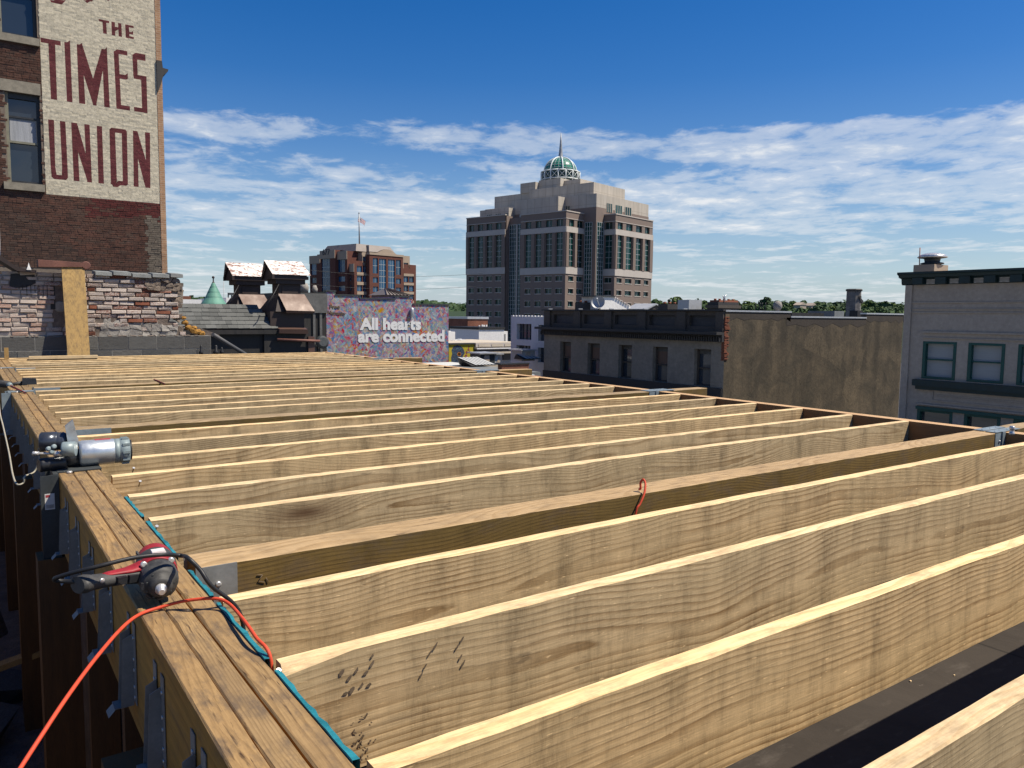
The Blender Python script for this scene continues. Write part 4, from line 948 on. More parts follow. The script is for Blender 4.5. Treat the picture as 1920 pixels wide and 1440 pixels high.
while z < 1.16:
    x = -0.5 + (0.108 if row % 2 else 0.0) + rr.uniform(-.02, .02)
    while x < endx(z) - 0.03:
        w = rr.uniform(0.196, 0.206) if rr.random() > 0.12 else 0.098
        w = min(w, endx(z) - x)
        xc = x + w / 2
        hole = (1.10 < xc < 1.24 and 0.50 < z < 0.95) or (1.08 < xc < 1.4 and 0.36 < z < 0.6)
        skipb = (z < 0.50 and 1.64 < xc < 2.78 and rr.random() < 0.96 - (z - 0.3) * 2.2) or (z > 1.10 and xc > 2.2) or (z > 0.98 and xc > 2.35 and rr.random() < .85) or hole
        if not skipb and w > 0.035:
            ragged = xc > 2.5 and rr.random() < 0.45
            key = 'oldbrick_pink' if xc < 1.06 and not (z > 1.05) else ('oldbrick_red' if ragged or (xc > 1.5 and rr.random() < .09) or z > 1.15 else 'oldbrick')
            o = link('brick', rr.choice(bricks[key]), (xc, BY + 0.05 + rr.uniform(-.012, .008) + (rr.uniform(0, .03) if ragged else 0), z + BH / 2), ow)
            o.scale = (w, 0.1, BH - 0.009); o.rotation_euler = (rr.uniform(-.02, .02), rr.uniform(-.012, .012), rr.uniform(-.03, .03)); nb += 1
        x += w + 0.011
    z += BH; row += 1
# core of mortar behind the bricks, stepping like the broken end
m = MB()
for i in range(16):
    za = 0.29 + i * 0.055; m.box(1.06, endx(za) + 0.03 * math.sin(i * 2.7), BY + 0.016, BY + 0.33, za, za + 0.055)
m.build('mortar', 'oldmortar', ow)
boxpart('mortar', 'stone', ow, -0.6, 1.058, BY + 0.012, BY + 0.33, 0.29, 1.165)
# ragged return of the wall going back at its right end
m = MB(); r2 = random.Random(77)
for i in range(34):
    y = BY + 0.16 + r2.uniform(0, .3); z = 0.3 + r2.random() * .85; x = 2.66 + r2.uniform(-.04, .12)
    s_ = r2.uniform(.05, .11); m.hexa([Vector((x, y, z)) + Vector((sx * s_ * 1.2, sy * s_, sz * s_ * .55)) * .5 + Vector((r2.uniform(-.012, .012),) * 3) for sz in (-1, 1) for sx, sy in ((-1, -1), (1, -1), (1, 1), (-1, 1))])
stuff(m.build('broken_edge', 'oldbrick_red', ow))
def lump(parent, name, x, y, z, sx, sy, sz, mat, seed):
    r2 = random.Random(seed); m = MB(); n = 7
    f = [Vector((x + math.cos(2 * math.pi * i / n) * sx * r2.uniform(.7, 1.1), y - sy, z + math.sin(2 * math.pi * i / n) * sz * r2.uniform(.7, 1.1))) for i in range(n)]
    c_ = Vector((x, y, z)); b_ = [c_ + (p - c_) * 1.15 + Vector((0, sy * 1.6, 0)) for p in f]; fc = c_ + Vector((r2.uniform(-.3, .3) * sx, -sy * 1.5, r2.uniform(-.3, .3) * sz))
    m.add(f + b_ + [fc], [(i, (i + 1) % n, 2 * n) for i in range(n)] + [(n + i, n + (i + 1) % n, (i + 1) % n, i) for i in range(n)])
    return m.build(name, mat, parent)
def shards(name, mat, x0, x1, z0, z1, nx, nz, y, seed, keep=1.0, proud=.03, slope=0.0):
    # broken plaster: a jittered net of slabs, each tilted and cracked apart from its neighbours
    r2 = random.Random(seed); G = {}
    for i in range(nx + 1):
        for j in range(nz + 1):
            G[i, j] = (x0 + (x1 - x0) * i / nx + r2.uniform(-.32, .32) * (x1 - x0) / nx, z0 + (z1 - z0 + slope * i / nx) * j / nz + (r2.uniform(-.38, .38) * (z1 - z0) / nz if j else 0))
    for i in range(nx):
        for j in range(nz):
            if r2.random() > keep: continue
            q = [G[i, j], G[i + 1, j], G[i + 1, j + 1], G[i, j + 1]]; cx = sum(p[0] for p in q) / 4; cz = sum(p[1] for p in q) / 4
            q = [((p[0] - cx) * .96 + cx, (p[1] - cz) * .95 + cz) for p in q]
            # extra corners break up the straight sides
            ring = []
            for k in range(4):
                a, b_ = q[k], q[(k + 1) % 4]; ring.append(a); t = r2.uniform(.35, .65); ring.append((a[0] + (b_[0] - a[0]) * t + r2.uniform(-.012, .012), a[1] + (b_[1] - a[1]) * t + r2.uniform(-.012, .012)))
            tx, tz, d = r2.uniform(-.18, .18), r2.uniform(-.25, .1), proud * r2.uniform(.6, 1.3)
            f = [Vector((p[0], y - d - (p[0] - cx) * tx - (p[1] - cz) * tz + r2.uniform(-.004, .004), p[1])) for p in ring]; b2 = [Vector((p[0], y + .04, p[1])) for p in ring]; n = len(ring)
            m = MB(); c_ = Vector((cx + r2.uniform(-.02, .02), y - d - r2.uniform(-.004, .010), cz))
            m.add(f + b2 + [c_], [(k, (k + 1) % n, 2 * n) for k in range(n)] + [(n + k, n + (k + 1) % n, (k + 1) % n, k) for k in range(n)]); m.build(name, mat, ow)
shards('plaster_patch', 'stone', 1.66, 2.76, 0.292, 0.47, 8, 2, BY + .015, 301, .95, .016)
shards('plaster_patch', 'stone', 1.72, 2.5, 0.45, 0.54, 6, 1, BY + .02, 305, .6, .012)
shards('stone', 'rubblestone', 2.32, 2.80, 0.99, 1.19, 5, 3, BY + .02, 402, .95, .035)
shards('stone', 'rubblestone', 2.66, 2.83, 0.32, 0.99, 1, 7, BY + .05, 403, .9, .02)
for i, (xa, xb) in enumerate([(1.63, 1.86), (1.87, 2.12), (2.13, 2.40), (2.41, 2.66), (2.67, 2.86)]):
    m = MB(); z = 1.225 + (0.012 * math.sin(i * 2.1)); m.hexa([(xa, BY - .05, z - .035), (xb - .01, BY - .04, z - .04), (xb - .01, BY + .36, z - .03), (xa, BY + .36, z - .03), (xa, BY - .045, z + .02), (xb - .01, BY - .035, z + .012), (xb - .01, BY + .34, z + .045), (xa, BY + .34, z + .05)])
    m.build('coping_slab', 'slate', ow)
for i, (px, py, s_) in enumerate([(343, 596, .04), (346, 605, .05), (352, 614, .055), (360, 619, .06), (369, 622, .06), (378, 625, .05), (363, 614, .04)]):
    p = onY(px, py, BY + .1); lump(ow, 'foam_lump', p.x, BY + .06, p.z, s_, .04, s_ * .8, 'foam', 500 + i)
m = MB(); a, b_ = onY(352, 612, BY + .1), onY(412, 628, BY + .1); m.hexa([(a.x, BY + .12, a.z - .06), (b_.x, BY + .12, b_.z - .05), (b_.x, BY + .3, b_.z - .05), (a.x, BY + .3, a.z - .06), (a.x, BY + .12, a.z + .05), (b_.x, BY + .12, b_.z), (b_.x, BY + .3, b_.z), (a.x, BY + .3, a.z + .05)]); m.build('roof_flashing', 'oldmortar', ow)
# round holes where pipes ran through
for (px, py, r_) in ((113, 575, .085),):
    p = onY(px, py, BY); m = MB(); m.lathe((p.x, BY + .035, p.z), (0, -1, 0), [(r_, 0), (r_ * .95, .02), (r_ * .8, .025)], 12); m.build('plugged_pipe', 'stone', ow)
p = onY(99, 560, BY); boxpart('tar_strip', 'tar', ow, p.x - .03, p.x + .03, BY + .005, BY + .04, onY(99, 580, BY).z, onY(99, 535, BY).z)
m = MB(); a, b_ = onY(20, 513, BY - .012), onY(66, 538, BY - .012)
m.add([(a.x, BY - .012, a.z), (b_.x, BY - .012, a.z + .01), (b_.x + .01, BY - .012, b_.z + .05), (b_.x - .12, BY - .012, b_.z - .01), (a.x + .06, BY - .012, b_.z - .02), (a.x - .02, BY - .012, b_.z)], [(0, 1, 2, 3, 4, 5)])
for i in range(7):
    x = a.x + .13 + i * .05; m.box(x, x + .008, BY - .012, BY - .009, b_.z - .05 - .1 * abs(math.sin(i * 2.3)), b_.z + .03)
m.build('tar_runs', 'tar', ow)
# sloping roof edge above the left end, white stub, rusty gutter length
m = MB(); pts = [onY(-60, 440, 12.95), onY(0, 478, 12.95), onY(22, 494, 12.95), onY(34, 501, 12.95), onY(68, 507, 12.95), onY(68, 512, 12.95), onY(32, 508, 12.95), onY(0, 488, 12.95), onY(-60, 455, 12.95)]
m.prism([(p.x, p.z) for p in pts], 'y', 12.93, 13.6); tag(m.build('roof_edge', 'brown'), 'dark sloping roof edge above the left end of the old brick wall', 'roof edge')
m = MB(); p = onY(2, 470, 13.5); m.lathe((p.x - .05, 13.7, p.z), ZP, [(.05, -.1), (.05, .42)], 12); tag(m.build('white_pipe', 'white'), 'white pipe standing at the left edge above the sloping roof', 'pipe')
m = MB(); p = onY(54, 500, 12.92); m.add([(p.x - .03, 12.92, p.z - .045), (p.x + .03, 12.92, p.z - .045), (p.x + .012, 12.92, p.z + .02), (p.x, 12.925, p.z + .06), (p.x - .01, 12.92, p.z + .01), (p.x - .03, 12.94, p.z - .045), (p.x + .03, 12.94, p.z - .045)], [(0, 1, 2, 3, 4), (0, 5, 3), (1, 6, 3)]); tag(m.build('flashing_scrap', 'white'), 'torn scrap of white flashing sticking up on the roof edge', 'flashing')
gt = thing('rusty_gutter', 'rust brown metal gutter lying on top of the wall behind the plank', 'gutter', (1.2, 13.1, 1.24))
a, b_ = onY(70, 489, 13.05), onY(152, 495, 13.05)
m = MB(); m.hexa([(a.x, 12.9, a.z - .09), (b_.x, 12.9, b_.z - .05), (b_.x, 13.2, b_.z - .05), (a.x, 13.2, a.z - .09), (a.x, 12.9, a.z + .01), (b_.x, 12.9, b_.z + .01), (b_.x, 13.2, b_.z + .03), (a.x, 13.2, a.z + .03)]); m.build('trough', 'rust', gt)
m = MB(); p = onY(160, 497, 13.0); m.lathe((p.x, 12.9, p.z - .01), YP, [(.05, 0), (.06, .02), (.06, .2)], 14); m.build('end_pipe', 'rust', gt)
m = MB(); a, b_ = onY(399, 627, 13.1), onY(466, 668, 13.6); m.tube([a, b_], 0.035, 8); tag(m.build('drain_pipe', 'pipegrey'), 'grey pipe slanting down from the right end of the block wall', 'pipe')
m = MB()
for (px, py, w) in ((377, 655, .03), (405, 655, .04), (416, 659, .03)):
    p = onY(px, py, 12.9); m.lathe((p.x, 12.9, 0.0), ZP, [(w, 0), (w * 1.2, .03), (w * .5, .06), (w * .6, p.z + .05), (w * .2, p.z + .07)], 8)
tag(m.build('valve_heads', 'black'), 'cluster of small black pipe valves in front of the block wall end', 'valves')

# ------------------------------------------------------------------ tall brick building with the painted advertisement
TYW = 28.0
tb = thing('painted_brick_building', 'tall dark brick building with a cream and maroon painted advertisement', 'building', (1, 33, -16))
TX1 = 5.47
def tp(zx, zy, o=0):   # pixel in the enlarged view (x4.8) -> wall (X, Z); o shifts down by 280 px
    p = onY(zx / 4.8, zy / 4.8 + o, TYW); return (p.x, p.z)
polys = []
def poly(pts, o=0): polys.append([tp(x, y, o) for x, y in pts])
# THE
poly([(888, 176), (982, 190), (984, 214), (892, 200)]); poly([(922, 186), (956, 190), (962, 306), (928, 302)])
poly([(1002, 194), (1034, 198), (1038, 320), (1006, 316)]); poly([(1062, 203), (1092, 207), (1098, 334), (1068, 330)]); poly([(1030, 245), (1068, 250), (1070, 276), (1032, 271)])
poly([(1126, 226), (1160, 230), (1166, 346), (1132, 342)]); poly([(1150, 229), (1202, 233), (1204, 257), (1152, 253)]); poly([(1150, 277), (1198, 282), (1199, 303), (1152, 298)]); poly([(1152, 326), (1204, 331), (1205, 355), (1154, 349)])
# TIMES
poly([(362, 340), (545, 362), (547, 404), (366, 378)]); poly([(434, 378), (496, 386), (514, 896), (458, 888)])
poly([(578, 370), (630, 374), (652, 914), (602, 912)])
poly([(690, 392), (738, 394), (768, 936), (712, 926)]); poly([(738, 394), (848, 740), (870, 946), (838, 944), (720, 570)]); poly([(916, 434), (962, 440), (866, 946), (836, 944), (828, 740)]); poly([(918, 436), (962, 436), (988, 968), (938, 962)])
poly([(1022, 450), (1066, 454), (1092, 980), (1048, 976)]); poly([(1060, 454), (1146, 470), (1147, 510), (1062, 494)]); poly([(1070, 660), (1150, 668), (1150, 708), (1072, 702)]); poly([(1086, 944), (1168, 960), (1170, 994), (1088, 980)])
poly([(1190, 480), (1308, 494), (1310, 540), (1192, 524)]); poly([(1190, 480), (1234, 486), (1240, 700), (1200, 690)]); poly([(1200, 672), (1318, 690), (1318, 728), (1206, 716)]); poly([(1268, 690), (1318, 690), (1328, 1020), (1280, 1010)]); poly([(1204, 962), (1326, 980), (1328, 1022), (1208, 1002)])
# UNION
U0 = 0
poly([(432, 1074), (486, 1076), (498, 1500), (510, 1576), (510, 1620), (486, 1614), (464, 1590), (456, 1500)]); poly([(538, 1086), (588, 1090), (608, 1500), (612, 1600), (592, 1624), (556, 1620), (556, 1580), (558, 1500)]); poly([(490, 1572), (592, 1582), (598, 1624), (482, 1612)])
poly([(640, 1096), (690, 1098), (716, 1640), (664, 1632)]); poly([(690, 1098), (800, 1480), (828, 1648), (790, 1642), (706, 1380), (668, 1250)]); poly([(758, 1116), (806, 1120), (828, 1648), (784, 1640)])
poly([(870, 1130), (918, 1134), (936, 1660), (886, 1654)])
poly([(984, 1165), (1004, 1148), (1034, 1150), (1054, 1672), (1020, 1672), (998, 1650)]); poly([(1094, 1160), (1126, 1162), (1142, 1184), (1152, 1660), (1132, 1676), (1106, 1672)]); poly([(1000, 1148), (1130, 1160), (1132, 1200), (1004, 1190)]); poly([(1012, 1632), (1140, 1642), (1136, 1678), (1016, 1674)])
poly([(1196, 1172), (1236, 1180), (1248, 1692), (1204, 1684)]); poly([(1236, 1180), (1330, 1500), (1354, 1698), (1310, 1694), (1216, 1330)]); poly([(1304, 1188), (1350, 1192), (1354, 1698), (1322, 1694)])
# feet of the script line that runs out of the picture
for (cx, w, dpt) in ((520, 70, 42), (795, 42, 24), (965, 26, 10), (1210, 40, 6)):
    n = 9; poly([(cx + w * math.cos(math.pi * i / n), dpt * math.sin(math.pi * i / n) - 4) for i in range(n + 1)])
# extend of paint
cz0 = onY(88, 363, TYW).z; cxL = onY(84, 300, TYW).x; cz0r = onY(295, 383, TYW).z; cz0 = (cz0 + cz0r) / 2
cxR = onY(290, 240, TYW).x
w1 = (onY(14, 300, TYW).x, onY(79, 300, TYW).x, onY(50, 344, TYW).z, onY(50, 176, TYW).z)
w2 = (onY(-3, 40, TYW).x, onY(69, 40, TYW).x, onY(40, 68, TYW).z, onY(40, 68, TYW).z + (w1[3] - w1[2]))
wins = [w1, w2]
cxR = TX1 - 0.12
BHT = 0.068
buckets = {}
Zlo, Zhi = 0.6, 12.6
near = []
mbs = MB(); rr = random.Random(31)
row = 0; z = Zlo
def crossings(zm):
    iv = []
    for P in polys:
        xs = []
        for i in range(len(P)):
            (xa, za), (xb, zb) = P[i], P[(i + 1) % len(P)]
            if (za - zm) * (zb - zm) < 0: xs.append((xa + (zm - za) / (zb - za) * (xb - xa), (xb - xa) / (zb - za)))
        xs.sort()
        for i in range(0, len(xs) - 1, 2): iv.append((xs[i], xs[i + 1]))
    return iv
while z < Zhi:
    za, zb = z + 0.005, z + BHT - 0.005; zm = (za + zb) / 2
    zin = zm > cz0
    iv = crossings(zm) if zm > cz0 - .1 else []
    x = 0.55 - (0.105 if row % 2 else 0) + rr.uniform(-.02, .02)
    while x < TX1 - 0.02:
        w = rr.uniform(.19, .212) if rr.random() > .15 else .1
        if zm > cz0 and x < cxL < x + w: w = cxL - x if cxL - x > .03 else w
        gp = .0008 if (zin and x + w / 2 > cxL) else .005
        za, zb = z + gp, z + BHT - gp
        xa, xb = x + gp, min(x + w - gp, TX1); x += w
        if xb - xa < .01: continue
        if any(a - .04 < (xa + xb) / 2 < b_ + .02 and c - .05 < zm < d + .05 for a, b_, c, d in wins): continue
        inpaint = zm > cz0 and (xa + xb) / 2 > cxL
        off = rr.uniform(-.007, .007); tl = rr.uniform(-.004, .004); tz = rr.uniform(-.003, .006)
        if inpaint: off *= .30; tl *= .4; tz = rr.uniform(-.002, .009)
        yf = lambda X, Zt: TYW - off - tl * (X - xa) / (xb - xa) - (tz if Zt else 0)
        if not inpaint:
            xm = (xa + xb) / 2
            px_r = zm > cz0 - 0.62 and xm > 3.55 - (cz0 - zm) * .6 and rr.random() < 1.0 - (cz0 - zm) * 1.25
            if px_r: key = 2
            elif xm > TX1 - .42 and zm < cz0 - .28: key = 3
            elif w1[1] - .02 < xm < cxL + .02 and zm > cz0: key = 1
            else: key = 0
            if key == 0 and zm < cz0 + 1.2: near.append((math.hypot(xm, TYW, zm), xa, xb, za, zb, off))
            else: mbs.hexa([(xa, yf(xa, 0), za), (xb, yf(xb, 0), za), (xb, TYW + .06, za), (xa, TYW + .06, za), (xa, yf(xa, 1), zb), (xb, yf(xb, 1), zb), (xb, TYW + .06, zb), (xa, TYW + .06, zb)], key)
            continue
        # painted brick: front split where the letters cross it
        brk = []
        for (p, q_) in iv:
            brk += [(p, 1), (q_, -1)]
        brk.sort(key=lambda t: t[0][0]); cnt = 0; cur = None; pieces = []
        lastx = (xa, 0.0); 
        for (e, s_) in brk:
            if e[0] <= xa: cnt += s_; continue
            if e[0] >= xb: break
            pieces.append((lastx, e, cnt > 0)); lastx = e; cnt += s_
        pieces.append((lastx, (xb, 0.0), cnt > 0))
        hb = (zb - za) / 2
        for (l_, r_, ink) in pieces:
            if r_[0] - l_[0] < 1e-4: continue
            cl = lambda e, d: min(max(e[0] + max(-1.2, min(1.2, e[1])) * d, xa), xb)
            a0, a1, b0, b1 = cl(l_, -hb), cl(l_, hb), cl(r_, -hb), cl(r_, hb)
            mbs.quad((a0, yf(a0, 0), za), (b0, yf(b0, 0), za), (b1, yf(b1, 1), zb), (a1, yf(a1, 1), zb), 5 if ink else 4)
        k = 5 if (pieces[0][2] and len(pieces) == 1) else 4
        mbs.quad((xa, yf(xa, 1), zb), (xb, yf(xb, 1), zb), (xb, TYW + .02, zb), (xa, TYW + .02, zb), k)
        mbs.quad((xa, TYW + .02, za), (xb, TYW + .02, za), (xb, yf(xb, 0), za), (xa, yf(xa, 0), za), k)
        mbs.quad((xa, TYW + .02, za), (xa, yf(xa, 0), za), (xa, yf(xa, 1), zb), (xa, TYW + .02, zb), k)
        mbs.quad((xb, yf(xb, 0), za), (xb, TYW + .02, za), (xb, TYW + .02, zb), (xb, yf(xb, 1), zb), k)
    z += BHT; row += 1
near = [n_ for n_ in near if n_[3] > 1.9]; near.sort(key=lambda t: t[0])
tbm = []
for v_ in range(4):
    r2 = random.Random(v_); j = lambda: r2.uniform(-.04, .04)
    m = MB(); m.hexa([(-.5, -.5 + j(), -.5), (.5, -.5 + j(), -.5), (.5, .5, -.5), (-.5, .5, -.5), (-.5, -.5 + j(), .5), (.5, -.5 + j(), .5), (.5, .5, .5), (-.5, .5, .5)]); tbm.append(m.mesh('brick', ['tb'], Vector((0, 0, 0))))
for i, (d, xa, xb, za, zb, off) in enumerate(near):
    if i < 300:
        o = link('brick', tbm[i % 4], ((xa + xb) / 2, TYW + .03 - off, (za + zb) / 2), tb); o.scale = (xb - xa, .06, zb - za)
    else: mbs.hexa([(xa, TYW - off, za), (xb, TYW - off, za), (xb, TYW + .06, za), (xa, TYW + .06, za), (xa, TYW - off, zb), (xb, TYW - off, zb), (xb, TYW + .06, zb), (xa, TYW + .06, zb)], 0)
o = mbs.build('brick_courses', ['tbs', 'tbs', 'tbred', 'tbgrey', 'cream', 'maroon'], tb); stuff(o)
# mortar sheet: bare joints, and the painted joints under the advertisement
m = MB()
facade(m, Vector((-6, TYW + .014, 0)), XP, NY, TX1 + 6, -16, 16, [(w1[0] + 6, w1[1] + 6, w1[2], w1[3]), (w2[0] + 6, w2[1] + 6, w2[2], w2[3])], .30)
m.quad((cxL, TYW + .0045, cz0), (TX1, TYW + .0045, cz0), (TX1, TYW + .0045, 16), (cxL, TYW + .0045, 16), 1)
m.quad((TX1 + .17, TYW + .01, -16), (TX1 + .17, TYW + 16, -16), (TX1 + .17, TYW + 16, 16), (TX1 + .17, TYW + .01, 16), 0)
m.quad((-6, TYW + .01, 16), (TX1 + .17, TYW + .01, 16), (TX1 + .17, TYW + 16, 16), (-6, TYW + 16, 16), 0)
m.build('wall', ['tmortar', 'cream'], tb)
boxpart('corner_pier', 'tanbrick', tb, TX1 + 0.002, TX1 + 0.17, TYW - .012, TYW + .5, -16, 16)
m = MB(); zc = onY(296, 128, TYW).z
m.prism([(TX1 + .005, zc + .24), (TX1 + .17, zc + .24), (TX1 + .19, zc + .03), (TX1 + .36, zc + .01), (TX1 + .34, zc - .06), (TX1 + .20, zc - .20), (TX1 + .12, zc - .5), (TX1 + .03, zc - .75), (TX1 + .005, zc - .75)], 'y', TYW - .05, TYW + 3)
m.build('cornice_end', 'corniceband', tb)
for (a, b_, c, d) in wins:
    wd = link('window', None, ((a + b_) / 2, TYW + .2, (c + d) / 2), tb); hh = d - c
    m = MB(); t = .085
    for (x0, x1, z0, z1, y0, y1) in ((a, a + t, c, d, .10, .24), (b_ - t, b_, c, d, .12, .24), (a + t, b_ - t, d - .16, d, .12, .24), (a + t, b_ - t, c, c + .07, .10, .24)): m.box(x0, x1, TYW + y0, TYW + y1, z0, z1, 0 if x0 == a else 1)  # right jamb dark: shade of the reveal put into the colour
    mid = c + hh * .46
    m.box(a + t, b_ - t, TYW + .14, TYW + .20, mid - .03, mid + .03, 0); m.box(a + t, b_ - t, TYW + .15, TYW + .2, d - hh * .27, d - hh * .25, 1)
    m.build('frame', ['winframe', 'darkframe'], wd)
    m = MB(); m.quad((a, TYW + .22, c), (b_, TYW + .22, c), (b_, TYW + .22, mid), (a, TYW + .22, mid)); m.quad((a, TYW + .19, mid), (b_, TYW + .19, mid), (b_, TYW + .19, d), (a, TYW + .19, d)); m.build('pane', 'pane', wd)
    m = MB(); 
    x0, x1 = a + t + .02, b_ - t
    m.add([(x0, TYW + .186, mid + .04), (x1 - .02, TYW + .186, mid + .04), (x1 - .04, TYW + .186, d - hh * .29), (x0, TYW + .186, d - hh * .29)], [(0, 1, 2, 3)])
    m.build('curtain', 'curtain', wd)
    boxpart('sill', 'sill', tb, a - .12, b_ + .04, TYW - .09, TYW + .2, c - .22, c - .004)
    boxpart('lintel', 'sill', tb, a - .3, b_ + .03, TYW - .03, TYW + .2, d + .004, d + .34)

# ------------------------------------------------------------------ shingled roof with two ventilators
sh = thing('shingled_house', 'low dark house with a grey asphalt shingle roof beyond the brick wall', 'house', (5, 21, -16))
e0, e1 = onY(200, 616, 20.0), onY(527, 616, 20.0); r1 = onY(481, 572, 20.62); r0 = Vector((e0.x - .4, 20.62, r1.z))
EV = Vector((e0.x, 20.0, e1.z))
m = MB(); th = Vector((0, .02, -.03))
m.quad(EV + th, e1 + th, r1 + th, Vector((EV.x, 20.62, r1.z)) + th)
m.quad(Vector((EV.x, 20.62, r1.z)) + th, r1 + th, Vector((r1.x, 21.4, e1.z)), Vector((EV.x, 21.4, e1.z)))
m.box(EV.x, e1.x - .05, 20.08, 21.4, -16, e1.z - .06)
m.box(EV.x, e1.x + .2, 19.93, 20.1, e1.z - .14, e1.z - .035)
m.build('wall', 'darkwood', sh)
shm = []
for v_ in range(3):
    m = MB(); m.hexa([(-.5, -.5, -.5), (.5, -.5, -.5), (.5, .5, -.5), (-.5, .5, -.5), (-.5, -.5, .5 - v_ * .12), (.5, -.5, .5 + v_ * .1), (.5, .5, 0), (-.5, .5, 0)]); shm.append(m.mesh('shingle', ['shingle'], Vector((0, 0, 0))))
slope = Vector((0, .62, r1.z - e1.z)); sl = slope.length; ang = math.atan2(slope.z, slope.y); nrow = 6; rr = random.Random(8)
for k in range(nrow):
    t0 = k / nrow; c_ = EV + slope * (t0 + .5 / nrow); xr = e1.x + (r1.x - e1.x) * (t0 + .5 / nrow) - .02
    x = 3.0 + rr.uniform(-.1, .1)
    while x < xr:
        w = min(rr.choice((.14, .17, .2, .25)), xr - x)
        if w > .03:
            o = link('shingle', rr.choice(shm), (x + w / 2, c_.y - .005, c_.z + .006), sh); o.scale = (w - .004, sl / nrow * 1.12, .02 + rr.choice((0, 0, .012))); o.rotation_euler = (ang - .03, 0, 0)
        x += w
gx0, gx1 = onY(540, 618, 19.9), onY(594, 620, 19.9)
m = MB(); m.hexa([(e1.x - .1, 19.85, e1.z - .12), (gx1.x - .25, 19.85, e1.z - .14), (gx1.x - .25, 20.2, e1.z - .14), (e1.x - .1, 20.2, e1.z - .12), (e1.x - .1, 19.82, e1.z - .01), (gx1.x - .28, 19.82, e1.z - .02), (gx1.x - .25, 20.2, e1.z + .05), (e1.x - .1, 20.2, e1.z + .05)]); m.build('gutter', 'skirt', sh)
boxpart('side_wing', 'darkwood', sh, 6.3, 7.5, 20.0, 22.6, -16, 0.28)
boxpart('corner_board', 'skirt', sh, 7.45, 7.62, 19.95, 20.05, -16, 0.05)
m = MB(); m.tube([(6.6, 19.9, -.02), (7.5, 19.9, -.06), (7.75, 19.92, -.07)], .035, 8); m.build('gutter_pipe', 'rust', sh)
def ventilator(dx, Y, k, label):
    t = thing('roof_ventilator', label, 'ventilator', (7.05 * k + dx, Y, .7), 'gabled ventilators on the shingled house')
    X = lambda v: (v - 7.05) * k + 7.05 * k + dx; Yv = lambda v: Y + (v - 20.2) * k; Z = lambda v: .66 + (v - .66) * k
    m = MB(); yf, yb, yr = Yv(20.0), Yv(20.9), Yv(20.45); zt, zr = Z(1.655), Z(2.03); x0, x1 = X(6.56), X(7.58)
    m.quad((x0, yf, zt), (x1, yf, zt), (x1 - .09, yr, zr), (x0 - .07, yr, zr), 0); m.quad((x1, yb, zt), (x0, yb, zt), (x0 - .07, yr, zr), (x1 - .09, yr, zr), 0)
    m.build('gable_roof', 'peel', t)
    m = MB(); m.prism([(yf + .02, zt - .03), (yb - .02, zt - .03), (yb - .02, zt - .01), (yr, zr - .025), (yf + .02, zt - .01)], 'x', x0 + .03, x1 - .1)
    m.box(X(6.60), X(7.53), Yv(20.04), Yv(20.86), Z(1.54), zt - .03); m.box(X(6.68), X(7.46), Yv(20.1), Yv(20.8), Z(1.42), Z(1.54))
    # raking trim on the gable
    for (ya, za, yb2, zb) in ((yf, zt, yr, zr), (yr, zr, yb, zt)): m.hexa([(x0 - .01, ya, za - .12), (x0 + .05, ya, za - .12), (x0 + .05, yb2, zb - .12), (x0 - .01, yb2, zb - .12), (x0 - .01, ya, za - .02), (x0 + .05, ya, za - .02), (x0 + .05, yb2, zb - .02), (x0 - .01, yb2, zb - .02)])
    m.build('pediment', 'brown', t)
    m = MB(); m.box(X(6.78), X(7.36), Yv(20.18), Yv(20.72), Z(.9), Z(1.42)); m.box(X(6.86), X(7.28), Yv(20.165), Yv(20.18), Z(1.12), Z(1.36)); m.build('neck', 'brown', t)
    m = MB(); m.hexa([(X(6.62), Yv(19.98), Z(.70)), (X(7.52), Yv(19.98), Z(.70)), (X(7.46), Yv(20.9), Z(.70)), (X(6.45), Yv(20.9), Z(.70)), (X(6.76), Yv(20.16), Z(1.14)), (X(7.38), Yv(20.16), Z(1.14)), (X(7.38), Yv(20.74), Z(1.14)), (X(6.76), Yv(20.74), Z(1.14))])
    m.box(X(6.5), X(7.4), Yv(20.05), Yv(20.88), Z(-.1), Z(.70)); m.build('base', 'brown', t)
    m = MB(); m.quad((X(6.86), Yv(19.86), Z(.73)), (X(7.62), Yv(19.86), Z(.72)), (X(7.44), Yv(20.12), Z(1.16)), (X(6.74), Yv(20.12), Z(1.16))); m.quad((X(6.86), Yv(19.86), Z(.73)), (X(7.62), Yv(19.86), Z(.72)), (X(7.62), Yv(19.9), Z(.66)), (X(6.86), Yv(19.9), Z(.66)))
    m.quad((X(7.62), Yv(19.86), Z(.72)), (X(7.62), Yv(20.9), Z(.66)), (X(7.38), Yv(20.74), Z(1.14)), (X(7.44), Yv(20.12), Z(1.16)))
    m.build('metal_skirt', 'skirt', t)
    m = MB(); m.tube([(X(6.72), Yv(20.0), Z(1.40)), (X(6.5), Yv(19.9), Z(1.05)), (X(6.3), Yv(19.85), Z(.80))], .013, 6); m.build('stay_rod', 'black', t)
ventilator(-0.02, 20.2, 1.0, 'brown gabled roof ventilator with peeling white top, the right of two')
k2 = 1.02; ventilator(onY(465, 520, 22.3).x - 7.03 * k2, 22.3, k2, 'brown gabled roof ventilator with peeling white top, the left of two')

